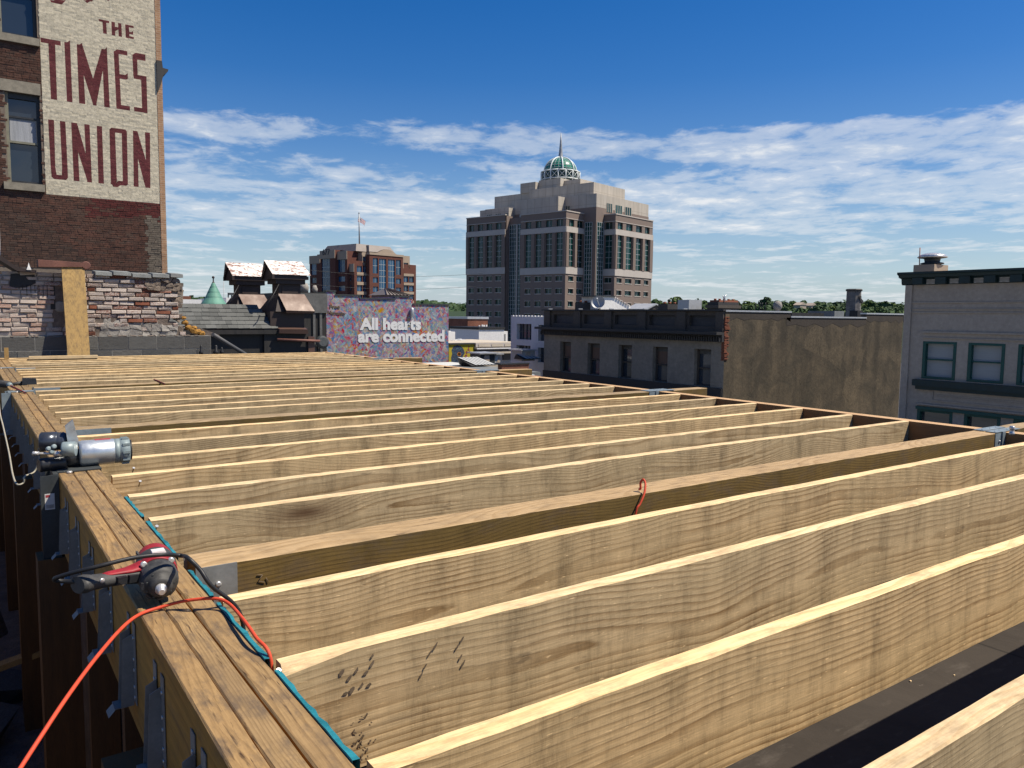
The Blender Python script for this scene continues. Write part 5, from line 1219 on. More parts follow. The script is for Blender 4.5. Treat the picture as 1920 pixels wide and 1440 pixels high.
# dark timber bay between the ventilators and the mural
tbay = thing('timber_building', 'narrow dark timber building with tall windows left of the mural', 'building', (19, 51, -16))
a, b_ = onY(586, 600, 49), onY(611, 600, 49); zt = onY(600, 549, 49).z
m = MB(); m.box(a.x - 1.5, b_.x, 49, 60, -16, zt); m.build('wall', 'darkwood', tbay)
m = MB(); m.box(a.x - 1.6, b_.x + .05, 48.85, 49.2, zt - 1.3, zt - .05); m.build('fascia', 'greywood', tbay)
for i in range(2):
    xx = a.x + .1 + i * (b_.x - a.x) * .5; m = MB(); m.box(xx - .1, xx + .06, 48.9, 49, -4, zt - 1.3); m.build('mullion', 'greywood', tbay)
for i in range(2):
    xx = a.x + .15 + i * .42; m = MB(); m.box(xx - .25, xx + .1, 48.94, 48.99, -2.7, -1.3); m.build('window', 'panel', tbay)
m = MB(); m.lathe((a.x - .3, 49.6, zt), ZP, [(.25, 0), (.3, .35), (.2, .6)], 10); m.lathe((a.x + .4, 49.6, zt), ZP, [(.16, 0), (.2, .25), (.1, .5)], 10); m.build('chimney_pots', 'stone', tbay)
m = MB(); p = onY(604, 642, 48.5); m.lathe((p.x, 48.6, p.z), (0, -1, .2), [(.42, 0), (.45, .12), (.3, .3)], 14); m.build('exhaust_fan', 'darksteel', tbay)
# boxy roofs far left: white roofs, green turret
t = thing('copper_turret', 'pointed green copper turret roof with ball finial', 'turret', (12, 60, -16))
c_ = onD = None
d_ = ray(401, 572); c_ = CAM + d_ * 62; q_ = CAM + ray(425, 572) * 62; rad = (q_ - c_).length; zt = (CAM + ray(400, 524) * 62).z; zb = c_.z
m = MB(); m.lathe((c_.x, c_.y, zb), ZP, [(rad, 0), (rad * 1.0, .06), (rad * .80, .28), (rad * .62, .62), (rad * .44, 1.02), (rad * .26, 1.42), (rad * .14, 1.68), (rad * .12, 1.75)], 26)
m.build('cone_roof', 'copper', t)
m = MB()
for rr_, hh_ in ((1.0, .06), (.62, .62), (.44, 1.02), (.26, 1.42)): m.lathe((c_.x, c_.y, zb + hh_ - .015), ZP, [(rad * rr_ + .004, 0), (rad * rr_ + .012, .02), (rad * rr_ + .004, .045)], 26, cap=False)
m.build('seam_rings', 'copper', t)
m = MB(); m.lathe((c_.x, c_.y, zb + 1.73), ZP, [(.13, 0), (.10, .05), (.05, .12), (.045, .36), (.10, .40), (.11, .48), (.05, .56)], 10); m.build('finial', 'brown', t)
m = MB(); m.lathe((c_.x, c_.y, -16), ZP, [(rad * .92, 0), (rad * .92, 16 + zb - .01)], 14); m.build('drum', 'bulkbrick', t)
def block(name, label, cat, px0, px1, pyt, D, mat, depth=12, roof=None, group=None):
    # plain box of a far building, its front facing -Y
    a = CAM + ray(px0, pyt) * D; b_ = onY(px1, pyt, a.y)
    t = thing(name, label, cat, ((a.x + b_.x) / 2, a.y + depth / 2, -16), group)
    m = MB(); m.box(a.x, b_.x, a.y, a.y + depth, -16, a.z); m.build('wall', mat, t)
    if roof: m = MB(); m.box(a.x - .08, b_.x + .08, a.y - .08, a.y + depth + .1, a.z + .003, a.z + roof[1]); m.build('roof_edge', roof[0], t)
    return t, a, b_
block('white_roofed_building', 'building with a pale flat roof behind the green turret', 'building', 340, 378, 561, 75, 'brightwall')
block('white_roofed_building', 'pale building right of the green turret with rooftop frame', 'building', 424, 446, 558, 80, 'brightwall')
block('brick_chimney_block', 'small brick block at the far left behind the broken wall', 'building', 340, 358, 555, 95, 'bulkbrick', 4)
m = MB(); a = CAM + ray(428, 556) * 85; b_ = CAM + ray(450, 549) * 85
for i in range(4): x = a.x + (b_.x - a.x) * i / 3; m.tube([(x, a.y, a.z - .5), (x, a.y, b_.z)], .07, 6)
m.box(a.x, b_.x, a.y - .1, a.y + .1, b_.z - .25, b_.z); tag(m.build('roof_rack', 'darksteel'), 'small dark steel frame on the pale roof right of the turret', 'frame')
m = MB(); a = CAM + ray(420, 560) * 160; m.tube([(a.x, a.y, -5), (a.x, a.y, (CAM + ray(420, 528) * 160).z)], .07, 5); tag(m.build('antenna_mast', 'spire'), 'thin antenna mast right of the green turret', 'antenna')

# ------------------------------------------------------------------ mural building
mu = thing('mural_building', 'building with a large multicoloured brush-stroke mural and white words', 'building', (25, 55, -16))
mY = 50.0
xa, xb = onY(612, 600, mY).x, onY(841, 600, mY).x
prof_ = [(xa, -16), (xb, -16), (xb, onY(840, 572.5, mY).z), (onY(774, 572, mY).x, onY(774, 572, mY).z), (onY(773.8, 572, mY).x, onY(773, 560, mY).z), (onY(741, 558, mY).x, onY(741, 557, mY).z), (onY(740.5, 560, mY).x, onY(741, 562, mY).z), (onY(675, 562, mY).x, onY(675, 562.5, mY).z), (onY(674.6, 559, mY).x, onY(675, 556, mY).z), (onY(629, 554, mY).x, onY(629, 554, mY).z), (onY(628.7, 550, mY).x, onY(629, 547, mY).z), (xa, onY(612, 547, mY).z)]
m = MB(); m.prism(prof_, 'y', mY, mY + 14, 0); m.build('wall', 'mural', mu)
m = MB()
for i in (2, 4, 6, 8, 10):
    (x1, z1), (x0, z0) = prof_[i], prof_[i + 1]; m.box(min(x0, x1) - .04, max(x0, x1) + .04, mY - .06, mY + .5, max(z0, z1) + .002, max(z0, z1) + .09)
m.build('coping', 'darksteel', mu)
def words(txt, size, X, Y, Z, mat, parent, name, bold=0.0, depth=.04, rot=0.0, xscale=1.0):
    cu = bpy.data.curves.new('words', 'FONT'); cu.body = txt; cu.size = size; cu.offset = bold; cu.extrude = depth / 2; cu.resolution_u = 4
    ob = bpy.data.objects.new('words_source', cu); COL.objects.link(ob); bpy.context.view_layer.update()
    me = bpy.data.meshes.new_from_object(ob.evaluated_get(bpy.context.evaluated_depsgraph_get())); COL.objects.unlink(ob); bpy.data.objects.remove(ob)
    me.materials.clear(); me.materials.append(M[mat]); me.transform(Matrix.Diagonal((xscale, 1, 1, 1)))
    me.transform(Matrix.Rotation(rot, 4, 'Z')); me.transform(Matrix.Rotation(R(90), 4, 'X')); me.update()
    w = max(v.co.x for v in me.vertices) - min(v.co.x for v in me.vertices); x0 = min(v.co.x for v in me.vertices)
    return link(name, me, (X, Y, Z), parent), w, x0
def fitwords(txt, pa, pb, hpx, mat, parent, name, bold, rot=0.0):
    a, b_ = onY(*pa, mY), onY(*pb, mY); size = (onY(pa[0], pa[1] - hpx, mY).z - a.z) / 0.73
    o, w, x0 = words(txt, size, a.x, mY - .02, a.z, mat, parent, name, bold, .03, rot)
    s_ = (b_.x - a.x) / w; me = o.data; me.transform(Matrix.Diagonal((s_, 1, 1, 1))); bpy.data.objects.remove(o)
    # every letter its own piece: split the mesh into its islands
    vs_ = [Vector(v.co) for v in me.vertices]; par = list(range(len(vs_)))
    def find(i):
        while par[i] != i: par[i] = par[par[i]]; i = par[i]
        return i
    for f in me.polygons:
        v0 = find(f.vertices[0])
        for k in f.vertices: par[find(k)] = v0; v0 = find(v0)
    isl = {}
    for f in me.polygons: isl.setdefault(find(f.vertices[0]), []).append(tuple(f.vertices))
    for fs in isl.values():
        m = MB(); ids = sorted({k for f in fs for k in f}); ix = {k: i for i, k in enumerate(ids)}
        m.add([vs_[k] + Vector((a.x - x0 * s_, mY - .02, a.z)) for k in ids], [tuple(ix[k] for k in f) for f in fs]); m.build(name, mat, parent)
fitwords('All hearts', (674, 617.5), (789, 619), 22, 'letter', mu, 'letter', .05)
fitwords('are connected', (671, 641), (833, 643.5), 22, 'letter', mu, 'letter', .05)
fitwords('Free', (618, 578), (637, 579), 7, 'ink', mu, 'scrawl_letter', .006)
fitwords('Humanity', (615, 589), (648, 592), 7, 'ink', mu, 'scrawl_letter', .004, R(-3))
# pyramid metal roof light behind the mural
t = thing('roof_lantern', 'small brown metal roof lantern with ribbed hipped top behind the mural', 'roof lantern', (26, 58, 1.5))
LY = 56.0; a, b_ = onY(725, 560, LY), onY(771, 561, LY); ap = onY(744, 543, LY); zt = onY(740, 553, LY).z
m = MB(); m.box(a.x + .2, b_.x - .2, LY + .2, LY + 3.2, -2, zt); m.build('base', 'greywood', t)
m = MB(); A = [(a.x, LY, zt), (b_.x, LY, zt), (b_.x, LY + 3.4, zt), (a.x, LY + 3.4, zt)]; r0_ = Vector((ap.x - .2, LY + 1.7, ap.z + .15)); r1_ = Vector((ap.x + .25, LY + 1.7, ap.z + .1))
m.add(A + [r0_, r1_], [(0, 1, 5, 4), (1, 2, 5), (2, 3, 4, 5), (3, 0, 4)])
m.build('hipped_roof', 'mroof', t)
m = MB()
for i in range(8):
    k = i / 7; p = Vector(A[0]).lerp(Vector(A[1]), k); q_ = r0_.lerp(r1_, k); m.tube([p + Vector((0, -.02, .02)), q_], .04, 5)
m.build('ribs', 'brown', t)
m = MB(); p = onY(771, 584, mY); m.lathe((p.x, mY - .14, p.z), ZP, [(.05, -.42), (.13, -.3), (.14, .1), (.11, .22), (.03, .28)], 12); tag(m.build('wall_lamp', 'coping'), 'white hooded lamp on the upper right of the mural', 'lamp')

# ------------------------------------------------------------------ red brick office block with mansard and flag
D2 = 300.0
ob_ = thing('mansard_office', 'far red brick office block with grey mansard roof and blue windows', 'building', (0, 0, -16))
fx = lambda X: 560 + X / 4.8; fy = lambda Y: 390 + Y / 4.8
ang = R(14); EX = Vector((math.cos(ang), math.sin(ang), 0)); EY = Vector((-math.sin(ang), math.cos(ang), 0))
C2 = CAM + ray(fx(500), fy(560)) * D2; C2.z = 0    # the near corner between the shaded and the lit side
WL[ob_.name] = Vector((C2.x, C2.y, -16)); ob_.location = WL[ob_.name]
def hz(Y, P): return (CAM + ray(fx(500), fy(Y)) * D2).z
lit0 = C2; 
def along(X, base, n):  # distance along facade of enlarged-view column X
    p = onP(fx(X), fy(600), base, n); return p
ztop = hz(385, C2); zband = hz(430, C2)
fl = [hz(y, C2) for y in (832, 785, 747, 703, 660, 617, 573, 524, 485, 430)]
# lit side: runs to the right along +EX, with a projecting bay
nL = -EY; uL = EX
def uof(X, n, base): p = onP(fx(X), fy(600), base, n); return (p - base).dot(uL)
wall = MB(); wj = []
u_tot = uof(1056, nL, C2)
zr = {k: hz(k, C2) for k in (390, 435, 440, 485, 490, 500, 515, 545, 573, 580, 605, 617, 635, 660, 690, 703, 720, 747, 775, 785, 800, 832, 900)}
spans = [(518, 575), (578, 626)]
cols = [(524, 572), (576, 624)]
bay0, bay1 = uof(638, nL, C2), uof(935, nL, C2)
baseB = C2 + nL * 2.0
uB = lambda X: (onP(fx(X), fy(600), baseB, nL) - baseB).dot(uL)
rows = [(518, 573), (606, 660), (692, 747), (780, 832), (868, 915)]
winL = []
for (za, zb) in rows:
    for (xa_, xb_) in ((524, 571), (577, 624)): winL.append((uof(xa_, nL, C2), uof(xb_, nL, C2), hz(zb, C2), hz(za, C2)))
    for (xa_, xb_) in ((945, 986), (994, 1036)):
        if za > 520 : winL.append((uof(xa_, nL, C2), uof(xb_, nL, C2), hz(zb, C2) + .8, hz(za, C2) + 1.4))
winL.append((uof(578, nL, C2), uof(626, nL, C2), hz(485, C2), hz(430, C2)))
winL.append((uof(945, nL, C2), uof(986, nL, C2), hz(512, C2), hz(458, C2)))
facade(wall, C2, uL, nL, u_tot, -16, zr[485] + .5, [w for w in winL if w[3] < zr[485]], .35, 0)
wall.build('lit_wall', 'mbrick', ob_)
m = MB(); facade(m, C2 + uL * 4, uL, nL, uof(1000, nL, C2) - 4, zr[485] + .5, hz(392, C2), [(w[0] - 4, w[1] - 4, w[2], w[3]) for w in winL if w[3] > zr[485]], .35)
m.build('buff_storey', 'mstone', ob_)
for i, w in enumerate(winL): simplewin(ob_, C2, uL, nL, w, 'blueglass', 'mull', 2, 1, .12, .35)
for (za, zb) in rows[:-1]:   # buff panels between the storeys of the paired windows
    m = MB(); m.obox(C2, uL, nL, uof(524, nL, C2), uof(624, nL, C2), hz(zb + 30, C2), hz(zb + 2, C2), .003, .12); m.obox(C2, uL, nL, uof(945, nL, C2), uof(1036, nL, C2), hz(zb + 30, C2) + .8, hz(zb + 4, C2) + .7, .003, .12); m.build('spandrel', 'mstone', ob_)
# projecting bay with tall glass
wb = []
for (xa_, xb_) in ((668, 714), (876, 920)):
    wb.append((uB(xa_), uB(xb_), hz(580, C2), hz(440, C2)))
    for (za, zb) in ((615, 665), (700, 750), (785, 832)): wb.append((uB(xa_), uB(xb_), hz(zb, C2), hz(za, C2)))
wb += [(uB(724), uB(788), -10, hz(442, C2)), (uB(806), uB(866), -10, hz(442, C2))]
off0 = uB(638); baseB2 = baseB + uL * off0
m = MB(); facade(m, baseB2, uL, nL, uB(940) - off0, -16, hz(410, C2), [(w[0] - off0, w[1] - off0, w[2], w[3]) for w in wb], .3)
wl = uB(940) - off0
P0, P1 = baseB2, baseB2 + uL * wl
for p in (P0, P1): m.quad(Vector((p.x, p.y, -16)), Vector((p.x - nL.x * 3, p.y - nL.y * 3, -16)), Vector((p.x - nL.x * 3, p.y - nL.y * 3, hz(410, C2))), Vector((p.x, p.y, hz(410, C2))))
m.build('bay_wall', 'mbrick', ob_)
for w in wb:
    tall = w[3] - w[2] > 12; simplewin(ob_, baseB, uL, nL, w, 'blueglass', 'mull', 3 if tall and w[1] - w[0] > 2.6 else 2, max(1, int((w[3] - w[2]) / (2.2 if tall else 2.2))), .14, .3)
m = MB(); m.obox(baseB, uL, nL, uB(636), uB(942), hz(412, C2), hz(408, C2) + .7, -2, .25)
n = 24; pts = [(uB(706) + (uB(880) - uB(706)) * i / n, hz(408, C2) + .7 + 1.7 * math.sin(math.pi * i / n)) for i in range(n + 1)]
for i in range(n): m.obox(baseB, uL, nL, pts[i][0], pts[i + 1][0], hz(408, C2) + .5, (pts[i][1] + pts[i + 1][1]) / 2, -.6, .1)
m.build('bay_cornice', 'mstone', ob_)
# shaded side: steps back to the left
nS = -EX; uS = -EY
def sstep(X0, X1, base, zt_, wins_, mat='mbrick', nx=2, name='shaded_wall', cap=0.0):
    # facade facing -EX through base; X0 left, X1 right in the enlarged view
    a = onP(fx(X0), fy(600), base, nS); b_ = onP(fx(X1), fy(600), base, nS); O = Vector((a.x, a.y, 0)); L_ = (b_ - a).dot(uS)
    uu = lambda X: (onP(fx(X), fy(600), base, nS) - O).dot(uS)
    ws = [(uu(w[0]), uu(w[1]), hz(w[3], C2), hz(w[2], C2)) for w in wins_]
    m = MB(); facade(m, O, uS, nS, L_, -16, zt_, ws, .35)
    if cap:
        for q in (O, O + uS * L_): m.quad(Vector((q.x, q.y, -16)), Vector((q.x + EX.x * cap, q.y + EX.y * cap, -16)), Vector((q.x + EX.x * cap, q.y + EX.y * cap, zt_)), Vector((q.x, q.y, zt_)))
    q, q2 = O, O + uS * L_; m.quad(Vector((q.x, q.y, zt_)), Vector((q2.x, q2.y, zt_)), Vector((q2.x + EX.x * 9, q2.y + EX.y * 9, zt_)), Vector((q.x + EX.x * 9, q.y + EX.y * 9, zt_)))
    m.build(name, mat, ob_)
    m = MB(); m.obox(O, uS, nS, 0, L_, zt_ - 3.2, zt_, .004, .2); m.build('parapet', 'mstone', ob_)
    for w in ws: simplewin(ob_, O, uS, nS, w, 'blueglass', 'mull', nx, 4 if w[3] - w[2] > 10 else 1, .12, .35)
sstep(438, 500, C2, hz(500, C2), [(444, 474, 510, 560), (444, 474, 605, 655), (444, 474, 690, 745)])
b1 = C2 + EX * 0.0 + nS * 3.0
sstep(330, 437, C2 + nS * 1.2, hz(385, C2), [(352, 418, 432, 575), (355, 417, 612, 660), (355, 417, 697, 745)], nx=3, cap=5.0)
sstep(195, 329, C2 + nS * 2.4, hz(372, C2), [(205, 282, 432, 800)], nx=5, cap=2.4)
sstep(100, 195, C2 + nS * .8, hz(408, C2), [(112, 160, 447, 588), (112, 160, 615, 665), (112, 160, 700, 745)], nx=3, cap=.8)
yL = (onP(fx(100), fy(600), C2, nS) - C2).dot(EY)
def obx(m, a0, a1, b0, b1, z0, z1): m.hexa([Vector((p.x, p.y, z)) for z in (z0, z1) for p in (C2 + EX * a0 + EY * b0, C2 + EX * a1 + EY * b0, C2 + EX * a1 + EY * b1, C2 + EX * a0 + EY * b1)])
m = MB(); obx(m, .75, u_tot - .7, .75, yL - .4, -16, hz(500, C2) - .2); m.build('core', 'mbrick', ob_)
m = MB(); obx(m, 3.4, uof(1000, nL, C2) - .6, 3.4, yL - .4, hz(500, C2) - .19, hz(386, C2)); obx(m, 4.2, uof(1000, nL, C2) - .6, .6, 3.39, hz(500, C2) - .19, hz(392, C2) - .1); m.build('upper_core', 'mstone', ob_)
# mansard roof
m = MB(); zb_, zt_ = hz(382, C2), hz(312, C2)
bl = onP(fx(190), fy(600), C2 + EX * 1.0, nS); br_ = C2 + uL * uof(905, nL, C2) + EY * 2; bc = C2 + EX * 2 + EY * 1.5; bl = bl + EX * 1; bk = bl + (br_ - bc)
ins = lambda p, k=.16: p.lerp((bl + br_) / 2, k)
A = [Vector((p.x, p.y, zb_)) for p in (bl, bc, br_, bk)]; B = [Vector((ins(p).x, ins(p).y, zt_)) for p in (bl, bc, br_, bk)]
m.hexa(A + B)
# stepped front hip
q0 = C2 + uL * uof(655, nL, C2) + nL * .5; q1 = C2 + uL * uof(810, nL, C2) + nL * .5
A2 = [Vector((p.x, p.y, zb_)) for p in (q0 - uL * 1.5, q1 + uL * 1.5, q1 + EY * 10, q0 + EY * 10)]; B2 = [Vector((p.x, p.y, zt_ - .3)) for p in (q0 + EY * 2, q1 + EY * 2, q1 + EY * 10, q0 + EY * 10)]
m.hexa(A2 + B2); m.build('mansard_roof', 'mroof', ob_)
cu = bpy.data.curves.new('numerals', 'FONT'); cu.body = '677'; cu.size = 3.3; cu.extrude = .08; cu.offset = .03; cu.resolution_u = 3
tmp = bpy.data.objects.new('numerals_source', cu); COL.objects.link(tmp); bpy.context.view_layer.update()
me = bpy.data.meshes.new_from_object(tmp.evaluated_get(bpy.context.evaluated_depsgraph_get())); bpy.data.objects.remove(tmp)
nb0 = onP(fx(214), fy(424), C2 + nS * 2.65, nS)
for p_ in range(1):
    vs_ = [v.co.copy() for v in me.vertices]; grp = {}
    xs_ = sorted(v.x for v in vs_); wid = xs_[-1] - xs_[0]
    for f in me.polygons: grp.setdefault(min(2, int((sum(vs_[k].x for k in f.vertices) / len(f.vertices) - xs_[0]) / wid * 3)), []).append(tuple(f.vertices))
    for fs in grp.values():
        m = MB(); ids = sorted({k for f in fs for k in f}); ix = {k: i for i, k in enumerate(ids)}
        m.add([nb0 + uS * (vs_[k].x - xs_[0]) + ZP * vs_[k].y + nS * vs_[k].z for k in ids], [tuple(ix[k] for k in f) for f in fs]); m.build('numeral', 'panel', ob_)
fp = thing('flagpole', 'tall flagpole with an American flag on top of the mansard office', 'flagpole', (0, 0, 0))
fb = onP(fx(547), fy(320), C2 + EY * 8, EY); WL[fp.name] = Vector((fb.x, fb.y, zt_)); fp.location = WL[fp.name]
ft = onP(fx(543), fy(52), C2 + EY * 8, EY)
m = MB(); m.tube([(fb.x, fb.y, zt_ - .5), (ft.x, ft.y, ft.z)], [.32, .2], 8); m.build('pole', 'spire', fp)
m = MB(); m.lathe((ft.x, ft.y, ft.z), ZP, [(.2, 0), (.35, .3), (.1, .6)], 8); m.build('ball', 'spire', fp)
# flag hanging in folds: fly end droops
fl0 = onP(fx(545), fy(56), C2 + EY * 8, EY); hoist = fl0.z - onP(fx(545), fy(120), C2 + EY * 8, EY).z
m = MB(); nu, nv = 12, 13; flyx = onP(fx(598), fy(160), C2 + EY * 8, EY); dx_ = (flyx - fl0).dot(EX); drop = fl0.z - onP(fx(598), fy(150), C2 + EY * 8, EY).z
def fp_(i, j):
    s_ = i / nu; t_ = j / nv
    return fl0 + EX * (dx_ * s_) + EY * (.9 * math.sin(s_ * 6 + t_ * 1.5)) + ZP * (-hoist * t_ * (1 - .3 * s_) - drop * .8 * s_ + .15 * math.sin(s_ * 7))
for i in range(nu):
    for j in range(nv):
        mi = 2 if (i < 5 and j < 7) else (0 if j % 2 == 0 else 1); m.quad(fp_(i, j), fp_(i + 1, j), fp_(i + 1, j + 1), fp_(i, j + 1), mi)
        if mi == 2 and (i + j) % 2 == 0: 
            c_ = (fp_(i, j) + fp_(i + 1, j + 1)) / 2 - EY * .05; m.quad(c_ + EX * -.12 + ZP * -.12, c_ + EX * .12 + ZP * -.12, c_ + EX * .12 + ZP * .12, c_ + EX * -.12 + ZP * .12, 1)
m.build('flag', ['flagred', 'flagwhite', 'flagblue'], fp)

# ------------------------------------------------------------------ tower with the green glass dome
tw = thing('dome_tower', 'stepped brown and cream office tower with green glass dome and spire', 'tower', (0, 0, -16))
a14 = R(14.4); TXv = Vector((math.cos(a14), math.sin(a14), 0)); TYv = Vector((-math.sin(a14), math.cos(a14), 0))
TM = CAM + ray(1116, 500) * 240; TM.z = 0
WL[tw.name] = Vector((TM.x, TM.y, -16)); tw.location = WL[tw.name]
L2W = lambda a, b, z=0.0: Vector((TM.x + TXv.x * a + TYv.x * b, TM.y + TXv.y * a + TYv.y * b, z))
def tbox(m, a0, a1, b0, b1, z0, z1, mi=0): m.hexa([L2W(a0, b0, z0), L2W(a1, b0, z0), L2W(a1, b1, z0), L2W(a0, b1, z0), L2W(a0, b0, z1), L2W(a1, b0, z1), L2W(a1, b1, z1), L2W(a0, b1, z1)], mi)
fx3 = lambda X: 860 + X / 3.79
PXL, Q = -9.16, -4.16
y1, ya, yb, y2 = 4.60, 22.38, 28.90, 46.2
x1, x2 = 4.48, 26.85
ZT = 32.4
rowsz = [(3.60, 5.22), (7.56, 9.05), (11.38, 12.87)]
rowsz = [(-0.3, 1.3), (-4.2, -2.6), (-8.2, -6.6)] + rowsz
ranks = rowsz + [(15.75, 26.0), (27.9, 29.93)]
def wing(O, u, n, L_, cols, zsh, name):
    # one pavilion face: cols are (u0,u1); windows by rank; pale bands; piers stand proud
    ws = []
    for k, (z0, z1) in enumerate(ranks):
        for (c0, c1) in cols: ws.append((c0, c1, z0 + zsh, z1 + zsh))
    m = MB(); facade(m, O, u, n, L_, -16, ZT + zsh, ws, .45); m.build('wall', 'tower', tw)
    for (za, zb) in ((13.50, 15.60), (26.07, 27.75)):
        m = MB(); m.obox(O, u, n, -.06, L_ + .06, za + zsh, zb + zsh, .004, .22); m.build('stone_band', 'tband', tw)
    m = MB(); m.obox(O, u, n, -.04, L_ + .04, 30.05 + zsh, 30.25 + zsh, .004, .12); m.obox(O, u, n, -.06, L_ + .06, ZT + zsh - .2, ZT + zsh + .12, -.6, .18); m.build('trim', 'tband', tw)
    m = MB()
    for i in range(len(cols) + 1):
        c = (cols[i - 1][1] + .25 if i > 0 else .0); d = (cols[i][0] - .25 if i < len(cols) else L_)
        if d > c: m.obox(O, u, n, c, d, 15.62 + zsh, 26.05 + zsh, .004, .30)
    m.build('piers', 'tower', tw)
    for w in ws:
        h_ = w[3] - w[2]; tall = h_ > 5
        simplewin(tw, O, u, n, w, 'tealglass', 'mull', 2, 6 if tall else 1, .10, .45, sill=None if tall or h_ > 1.9 else .22, head=None if tall or h_ > 1.9 else .14)
def cols_of(pxs, base, u, n):
    out = []
    for (p0, p1) in pxs:
        a = onP(fx3(p0), 500, base, n); b_ = onP(fx3(p1), 500, base, n); out.append(((a - base).dot(u), (b_ - base).dot(u)))
    return out
uL_, nL_ = -TYv, -TXv; uR_, nR_ = TXv, -TYv
O = L2W(PXL, ya); wing(O, uL_, nL_, ya - y1, cols_of([(472, 512), (543, 584), (615, 660), (690, 736)], O, uL_, nL_), 0.0, 'r')
O = L2W(PXL, y2); wing(O, uL_, nL_, y2 - yb, cols_of([(72, 108), (133, 172), (196, 236), (261, 302)], O, uL_, nL_), 0.6, 'l')
O = L2W(PXL, y1); wing(O, uR_, nR_, -PXL, cols_of([(780, 816), (838, 880)], O, uR_, nR_), 0.0, 'e')
O = L2W(x1, Q); wing(O, uR_, nR_, x2 - x1, cols_of([(1124, 1160), (1184, 1230), (1254, 1296), (1318, 1350)], O, uR_, nR_), -.2, 'b')
O = L2W(x1, 0); wing(O, uL_, nL_, -Q, cols_of([(1036, 1086)], O, uL_, nL_), -.2, 's')
# glass bays
def bay(O, u, n, L_, z0, z1, nx, nz):
    m = MB(); P = lambda aa, z: Vector((O.x + u.x * aa, O.y + u.y * aa, z)); m.quad(P(0, z0), P(L_, z0), P(L_, z1), P(0, z1), 0)
    for i in range(nx + 1): m.obox(O, u, n, L_ * i / nx - .07, L_ * i / nx + .07, z0, z1, .005, .12, 1)
    for j in range(nz + 1): z = z0 + (z1 - z0) * j / nz; m.obox(O, u, n, 0, L_, z - .06, z + .06, .01, .10, 1)
    m.build('glass_bay', ['tealglass', 'mull'], tw)
O = L2W(PXL + 2.2, yb); bay(O, uL_, nL_, (yb - ya) * .46, -16, 29.8, 4, 34)
O = L2W(PXL + 2.2, yb - (yb - ya) * .54); bay(O, uL_, nL_, (yb - ya) * .46, -16, 29.8, 4, 34)
m = MB(); m.obox(L2W(PXL + 2.2, yb), uL_, nL_, (yb - ya) * .46, (yb - ya) * .54, -16, 29.8, -.2, .35); m.build('mullion_post', 'tband', tw)
m = MB(); tbox(m, PXL + 2.2, 10, ya - .1, yb + .1, 29.82, 32.0); m.build('bay_head', 'tower', tw)
c0 = cols_of([(894, 944), (978, 1022)], L2W(0, 0), uL_, nL_)
a_ = onP(fx3(894), 500, L2W(0, 0), nL_); l0 = -(a_ - L2W(0, 0)).dot(TYv); b_ = onP(fx3(944), 500, L2W(0, 0), nL_); l1 = -(b_ - L2W(0, 0)).dot(TYv)
O = L2W(-.05, 0) ; bay(L2W(-.05, -l0), uL_, nL_, l1 - l0, 5.5, 29.6, 3, 18)
a_ = onP(fx3(978), 500, L2W(0, 0), nR_); l0 = (a_ - L2W(0, 0)).dot(TXv); b_ = onP(fx3(1022), 500, L2W(0, 0), nR_); l1 = (b_ - L2W(0, 0)).dot(TXv)
bay(L2W(l0, -.05), uR_, nR_, l1 - l0, 5.5, 29.6, 3, 18)
# core and stepped crown
XE = 31.0; YE = 47.0
m = MB(); tbox(m, 0, XE, 0, YE - .3, -16, 34.15); tbox(m, PXL + .6, .5, y1 + .6, ya - .01, -16, ZT - .3); tbox(m, PXL + .6, .5, yb + .01, y2 - .01, -16, ZT + .3); tbox(m, x1 + .6, x2 - .01, Q + .6, .5, -16, ZT - .5); m.build('core', 'tower', tw)
m = MB(); tbox(m, .01, XE - .25, .01, 33.0, 34.16, 38.2); tbox(m, .6, XE - .2, 33.01, YE - .31, 32.5, 37.0); tbox(m, -3.5, .005, 12.0, 27.5, 32.5, 38.0); tbox(m, -2.8, .59, 33.0, 46.0, 31.9, 36.2); m.build('crown_tier', 'ttop', tw)
m = MB(); tbox(m, 4, 22, 3.9, 30, 38.21, 42.5); tbox(m, 4.5, 22, 30.01, 45.9, 37.01, 41.7); m.build('crown_tier', 'ttop', tw)
m = MB(); tbox(m, 6.0, 24, 18.5, 27.5, 42.51, 45.6); tbox(m, 4.2, 24, 27.51, 34.0, 41.71, 45.0); tbox(m, 8, 22, 12.0, 18.49, 42.51, 44.9); m.build('crown_tier', 'ttop', tw)
crown = []
O = L2W(-2.81, 46.0)
for (p0, p1) in ((200, 238), (262, 302), (328, 356)):
    base = L2W(-2.81, 46); a = onP(fx3(p0), 400, base, nL_); b_ = onP(fx3(p1), 400, base, nL_); crown.append((base, uL_, nL_, (a - base).dot(uL_), (b_ - base).dot(uL_), 32.75, 34.5))
for (p0, p1) in ((672, 716), (748, 792)):
    base = L2W(-.01, 12); a = onP(fx3(p0), 390, base, nL_); b_ = onP(fx3(p1), 390, base, nL_); crown.append((base, uL_, nL_, (a - base).dot(uL_), (b_ - base).dot(uL_), 33.3, 35.2))
for (p0, p1) in ((1052, 1090), (1114, 1160), (1182, 1226)):
    base = L2W(0, 0); a = onP(fx3(p0), 390, base, nR_); b_ = onP(fx3(p1), 390, base, nR_); crown.append((base, uR_, nR_, (a - base).dot(uR_), (b_ - base).dot(uR_), 33.2, 35.9))
for (base, u, n, u0, u1, z0, z1) in crown:
    m = MB(); m.obox(base, u, n, u0, u1, z0, z1, .003, .06, 0)
    for i in range(4): x = u0 + (u1 - u0) * i / 3; m.obox(base, u, n, x - .12, x + .12, z0, z1, .062, .12, 1)
    m.build('window', ['tealglass', 'ttop'], tw)
